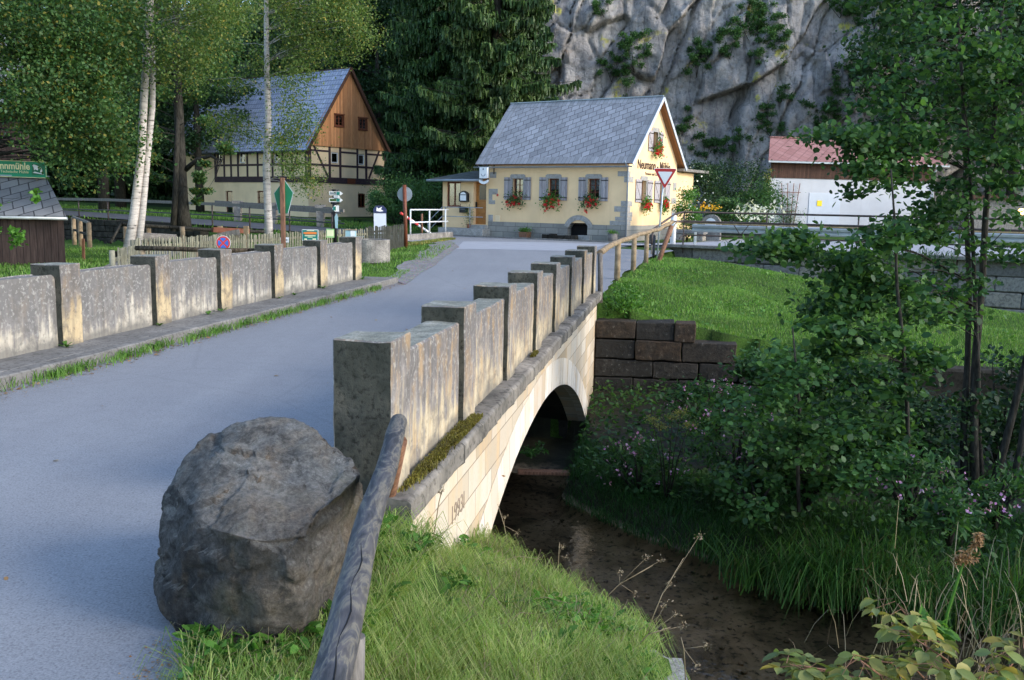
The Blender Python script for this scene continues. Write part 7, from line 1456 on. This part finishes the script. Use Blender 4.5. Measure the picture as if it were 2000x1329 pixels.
raspberry('yellowing raspberry bush at the bottom right corner of the bank', atb(1900, 1500, 3.3), [cane((1900, 1500, 3.3), (1860, 1380, 3.25), (1780, 1300, 3.2), (1700, 1290, 3.2)), cane((1900, 1500, 3.3), (1900, 1380, 3.2), (1850, 1290, 3.1), (1790, 1250, 3.1)), cane((1900, 1500, 3.3), (1960, 1380, 3.2), (1960, 1320, 3.1), (1990, 1280, 3.1)), cane((1900, 1500, 3.3), (1840, 1340, 3.3), (1800, 1240, 3.3), (1760, 1190, 3.3)), cane((1900, 1500, 3.3), (1760, 1360, 3.1), (1700, 1330, 3.1), (1600, 1310, 3.1))], RG)
raspberry('low yellow leaved raspberry sprays along the bottom edge', atb(1700, 1480, 3.1), [cane((1700, 1480, 3.1), (1690, 1380, 3.05), (1620, 1310, 3.0), (1560, 1300, 3.0)), cane((1700, 1480, 3.1), (1740, 1380, 3.0), (1720, 1320, 2.95), (1680, 1290, 2.95)), cane((1700, 1480, 3.1), (1780, 1400, 3.0), (1800, 1340, 2.95), (1820, 1300, 2.95)), cane((1700, 1480, 3.1), (1860, 1400, 3.0), (1900, 1340, 2.95), (1930, 1300, 2.95))], RG)
t = thing('thistle', 'tall green thistle stalk with brown withered heads at the right edge', 'thistle', atb(1825, 1420, 3.4)); o_ = Vector(t.location)
q = MB(); q.tube(rel([atb(1825, 1420, 3.4), atb(1832, 1300, 3.4), atb(1850, 1200, 3.4), atb(1878, 1110, 3.4), atb(1884, 1095, 3.4)], o_), [.007, .0065, .006, .005, .004], 7); q.build('stem', M['lf_fresh'], t)
q = MB(); q.tube(rel([atb(1878, 1110, 3.4), atb(1905, 1065, 3.42), atb(1912, 1048, 3.42)], o_), [.004, .003, .002], 5); q.build('twig', M['dry'], t)
for (u, v, r_) in ((1890, 1088, .026), (1872, 1092, .018), (1911, 1050, .014), (1908, 1062, .012)): c_ = np.array(atb(u, v, 3.4))-np.array(o_); leaves('withered_head', RNG.normal(size=(110, 3))*r_*.5+c_, .022, .008, M['deadleaf'], t)
for (u, v) in ((1800, 1225), (1815, 1215), (1790, 1260), (1840, 1235)): c_ = np.array(atb(u, v, 3.35))-np.array(o_); leaves('young_leaf', RNG.normal(size=(16, 3))*.016+c_, .07, .025, M['lf_fresh'], t, shape='h')
P = np.array(atb(1900, 1280, 3.9))+RNG.normal(size=(220, 3))*[.28, .2, .14]; o = blades('dead_twigs', P, .24, .003, M['dry'], None, .9, .3); tag(o, 'tangle of dead stems behind the raspberry', 'dry stems', kind='stuff')
# fallen leaves along the kerb and on the bank
def pk(n):
    s_ = RNG.uniform(4, 19, n); t_ = -5.9+np.abs(RNG.normal(0, .10, n)); return np.stack([s_*D2[0]+t_*N2[0], s_*D2[1]+t_*N2[1], np.full(n, .008)], 1)
P = np.concatenate([pk(420), np.column_stack([RNG.uniform(-4.5, 0, 60), RNG.uniform(4, 30, 60), np.full(60, .008)]), scatter(60, inbank, -1, 2.4, 1.8, 7)+[0, 0, .07]]); V, F = leaf_arrays(P, .045, .03, 3., 'h'); o = fastmesh('fallen_leaves', V, [F], M['deadleaf']); tag(o, 'brown fallen leaves scattered along the kerb', 'fallen leaves', kind='stuff')
# grass and weeds between gravel and road
def gst(x, y): s, t = SX(x, y), TX(x, y); return (s > 18.7) & (t < -5.9) & (t > -7.2) & (y < 23.5) & (x < -2.6)
P = scatter(9000, gst, -6, -2, 17, 24); P[:, 2] = .01; g = blades('gravel_grass', P, .07, .009, M['grass_lawn'], None, .8, .4); tag(g, 'short grass around the well ring and pavement end', 'grass', kind='stuff')
P = np.concatenate([np.column_stack([np.interp(np.linspace(0, 1, 4000), [0, 1], [-4.3, -3.0])+RNG.normal(0, .12, 4000), np.linspace(37, 44, 4000), np.full(4000, .02)])]); g = blades('kerb_grass', P, .10, .02, M['lf_yellow'], None, .8, .4); tag(g, 'yellowish grass strip beside the white railing', 'grass', kind='stuff')
# plants on the road wall coping
P = np.array([MR(k, -4.6+abs(random.gauss(0, .1)))+(random.uniform(.0, .25),) for k in np.linspace(-15, -45, 1800)]); P = P[noise_np(P[:, 0]*1.1, P[:, 1]*.9) > .1]; g = blades('wall_top_plants', P, .3, .03, M['lf_shrub'], None, 1.1, .9); tag(g, 'weeds hanging over the road wall coping', 'weeds', kind='stuff')

for (x, y, s_, lb) in ((13.5, 5, .36, 'unseen tree added outside the frame to shade the far bank'), (15.5, 9, .38, 'second unseen tree added on the right to shade the far bank'), (14, .8, .34, 'unseen tree added beside the viewer to shade the right bank')):  # small tree copies added out of view, only to throw shade on the far bank
    dup(b0, (x, y, -1.5), x, lb, s_)

P = scatter(6000, lambda x, y: inlawn(x, y) & (noise_np(x*.7, y*.6) > .25), 2, 14, 17.8, 34); V, F = leaf_arrays(P+np.array([0, 0, .04]), .10, .06, .9, 'h'); o = fastmesh('lawn_weeds', V, [F], M['lf_fresh']); tag(o, 'broad leaved weeds in the lawn', 'ground cover', kind='stuff')
def stones(n):
    q = MB()
    for _ in range(n):
        x = random.uniform(.3, 4.2); y = random.uniform(4, 13); 
        if gz(x, y) < -2.5: r = random.uniform(.012, .035); q.ball((x, y, -2.62), r, 6, 0, (1.2, 1, .55))
    o = q.build('pebbles', M['bed'], None, 0, None, False); tag(o, 'small stones on the stream bed', 'pebbles', kind='stuff')
stones(260)
def grit(n):
    s_ = RNG.uniform(3, 19.3, n); t_ = -5.93+np.abs(RNG.normal(0, .16, n)); P = np.stack([s_*D2[0]+t_*N2[0], s_*D2[1]+t_*N2[1], np.full(n, .005)], 1)
    P2 = np.column_stack([np.interp(RNG.uniform(1.6, 3.5, n//5), [1.6, 2.8, 3.5], [-.8, -1.17, -1.34])-np.abs(RNG.normal(0, .06, n//5)), np.sort(RNG.uniform(1.6, 3.5, n//5)), np.full(n//5, .005)])
    V, F = leaf_arrays(np.concatenate([P, P2]), .012, .009, 3, 'd'); o = fastmesh('edge_grit', V, [F], M['deadleaf']); tag(o, 'grit and leaf crumbs gathered along the road edges', 'grit', kind='stuff')
grit(9000)

q = MB()
for _ in range(26): x, y = random.uniform(-.4, .9), random.uniform(2.6, 6.6); z = Z1(x, y)+.08; a = random.uniform(0, PI); l = random.uniform(.15, .4); q.tube([(x, y, z), (x+l*.5*math.cos(a), y+l*.5*math.sin(a), z+.03), (x+l*math.cos(a), y+l*math.sin(a), z-.01)], [.0022, .002, .001], 4, 0, False)
o = q.build('straw', M['dry'], None, 0, None, False); tag(o, 'pale straws lying on the near grass', 'straw', kind='stuff')
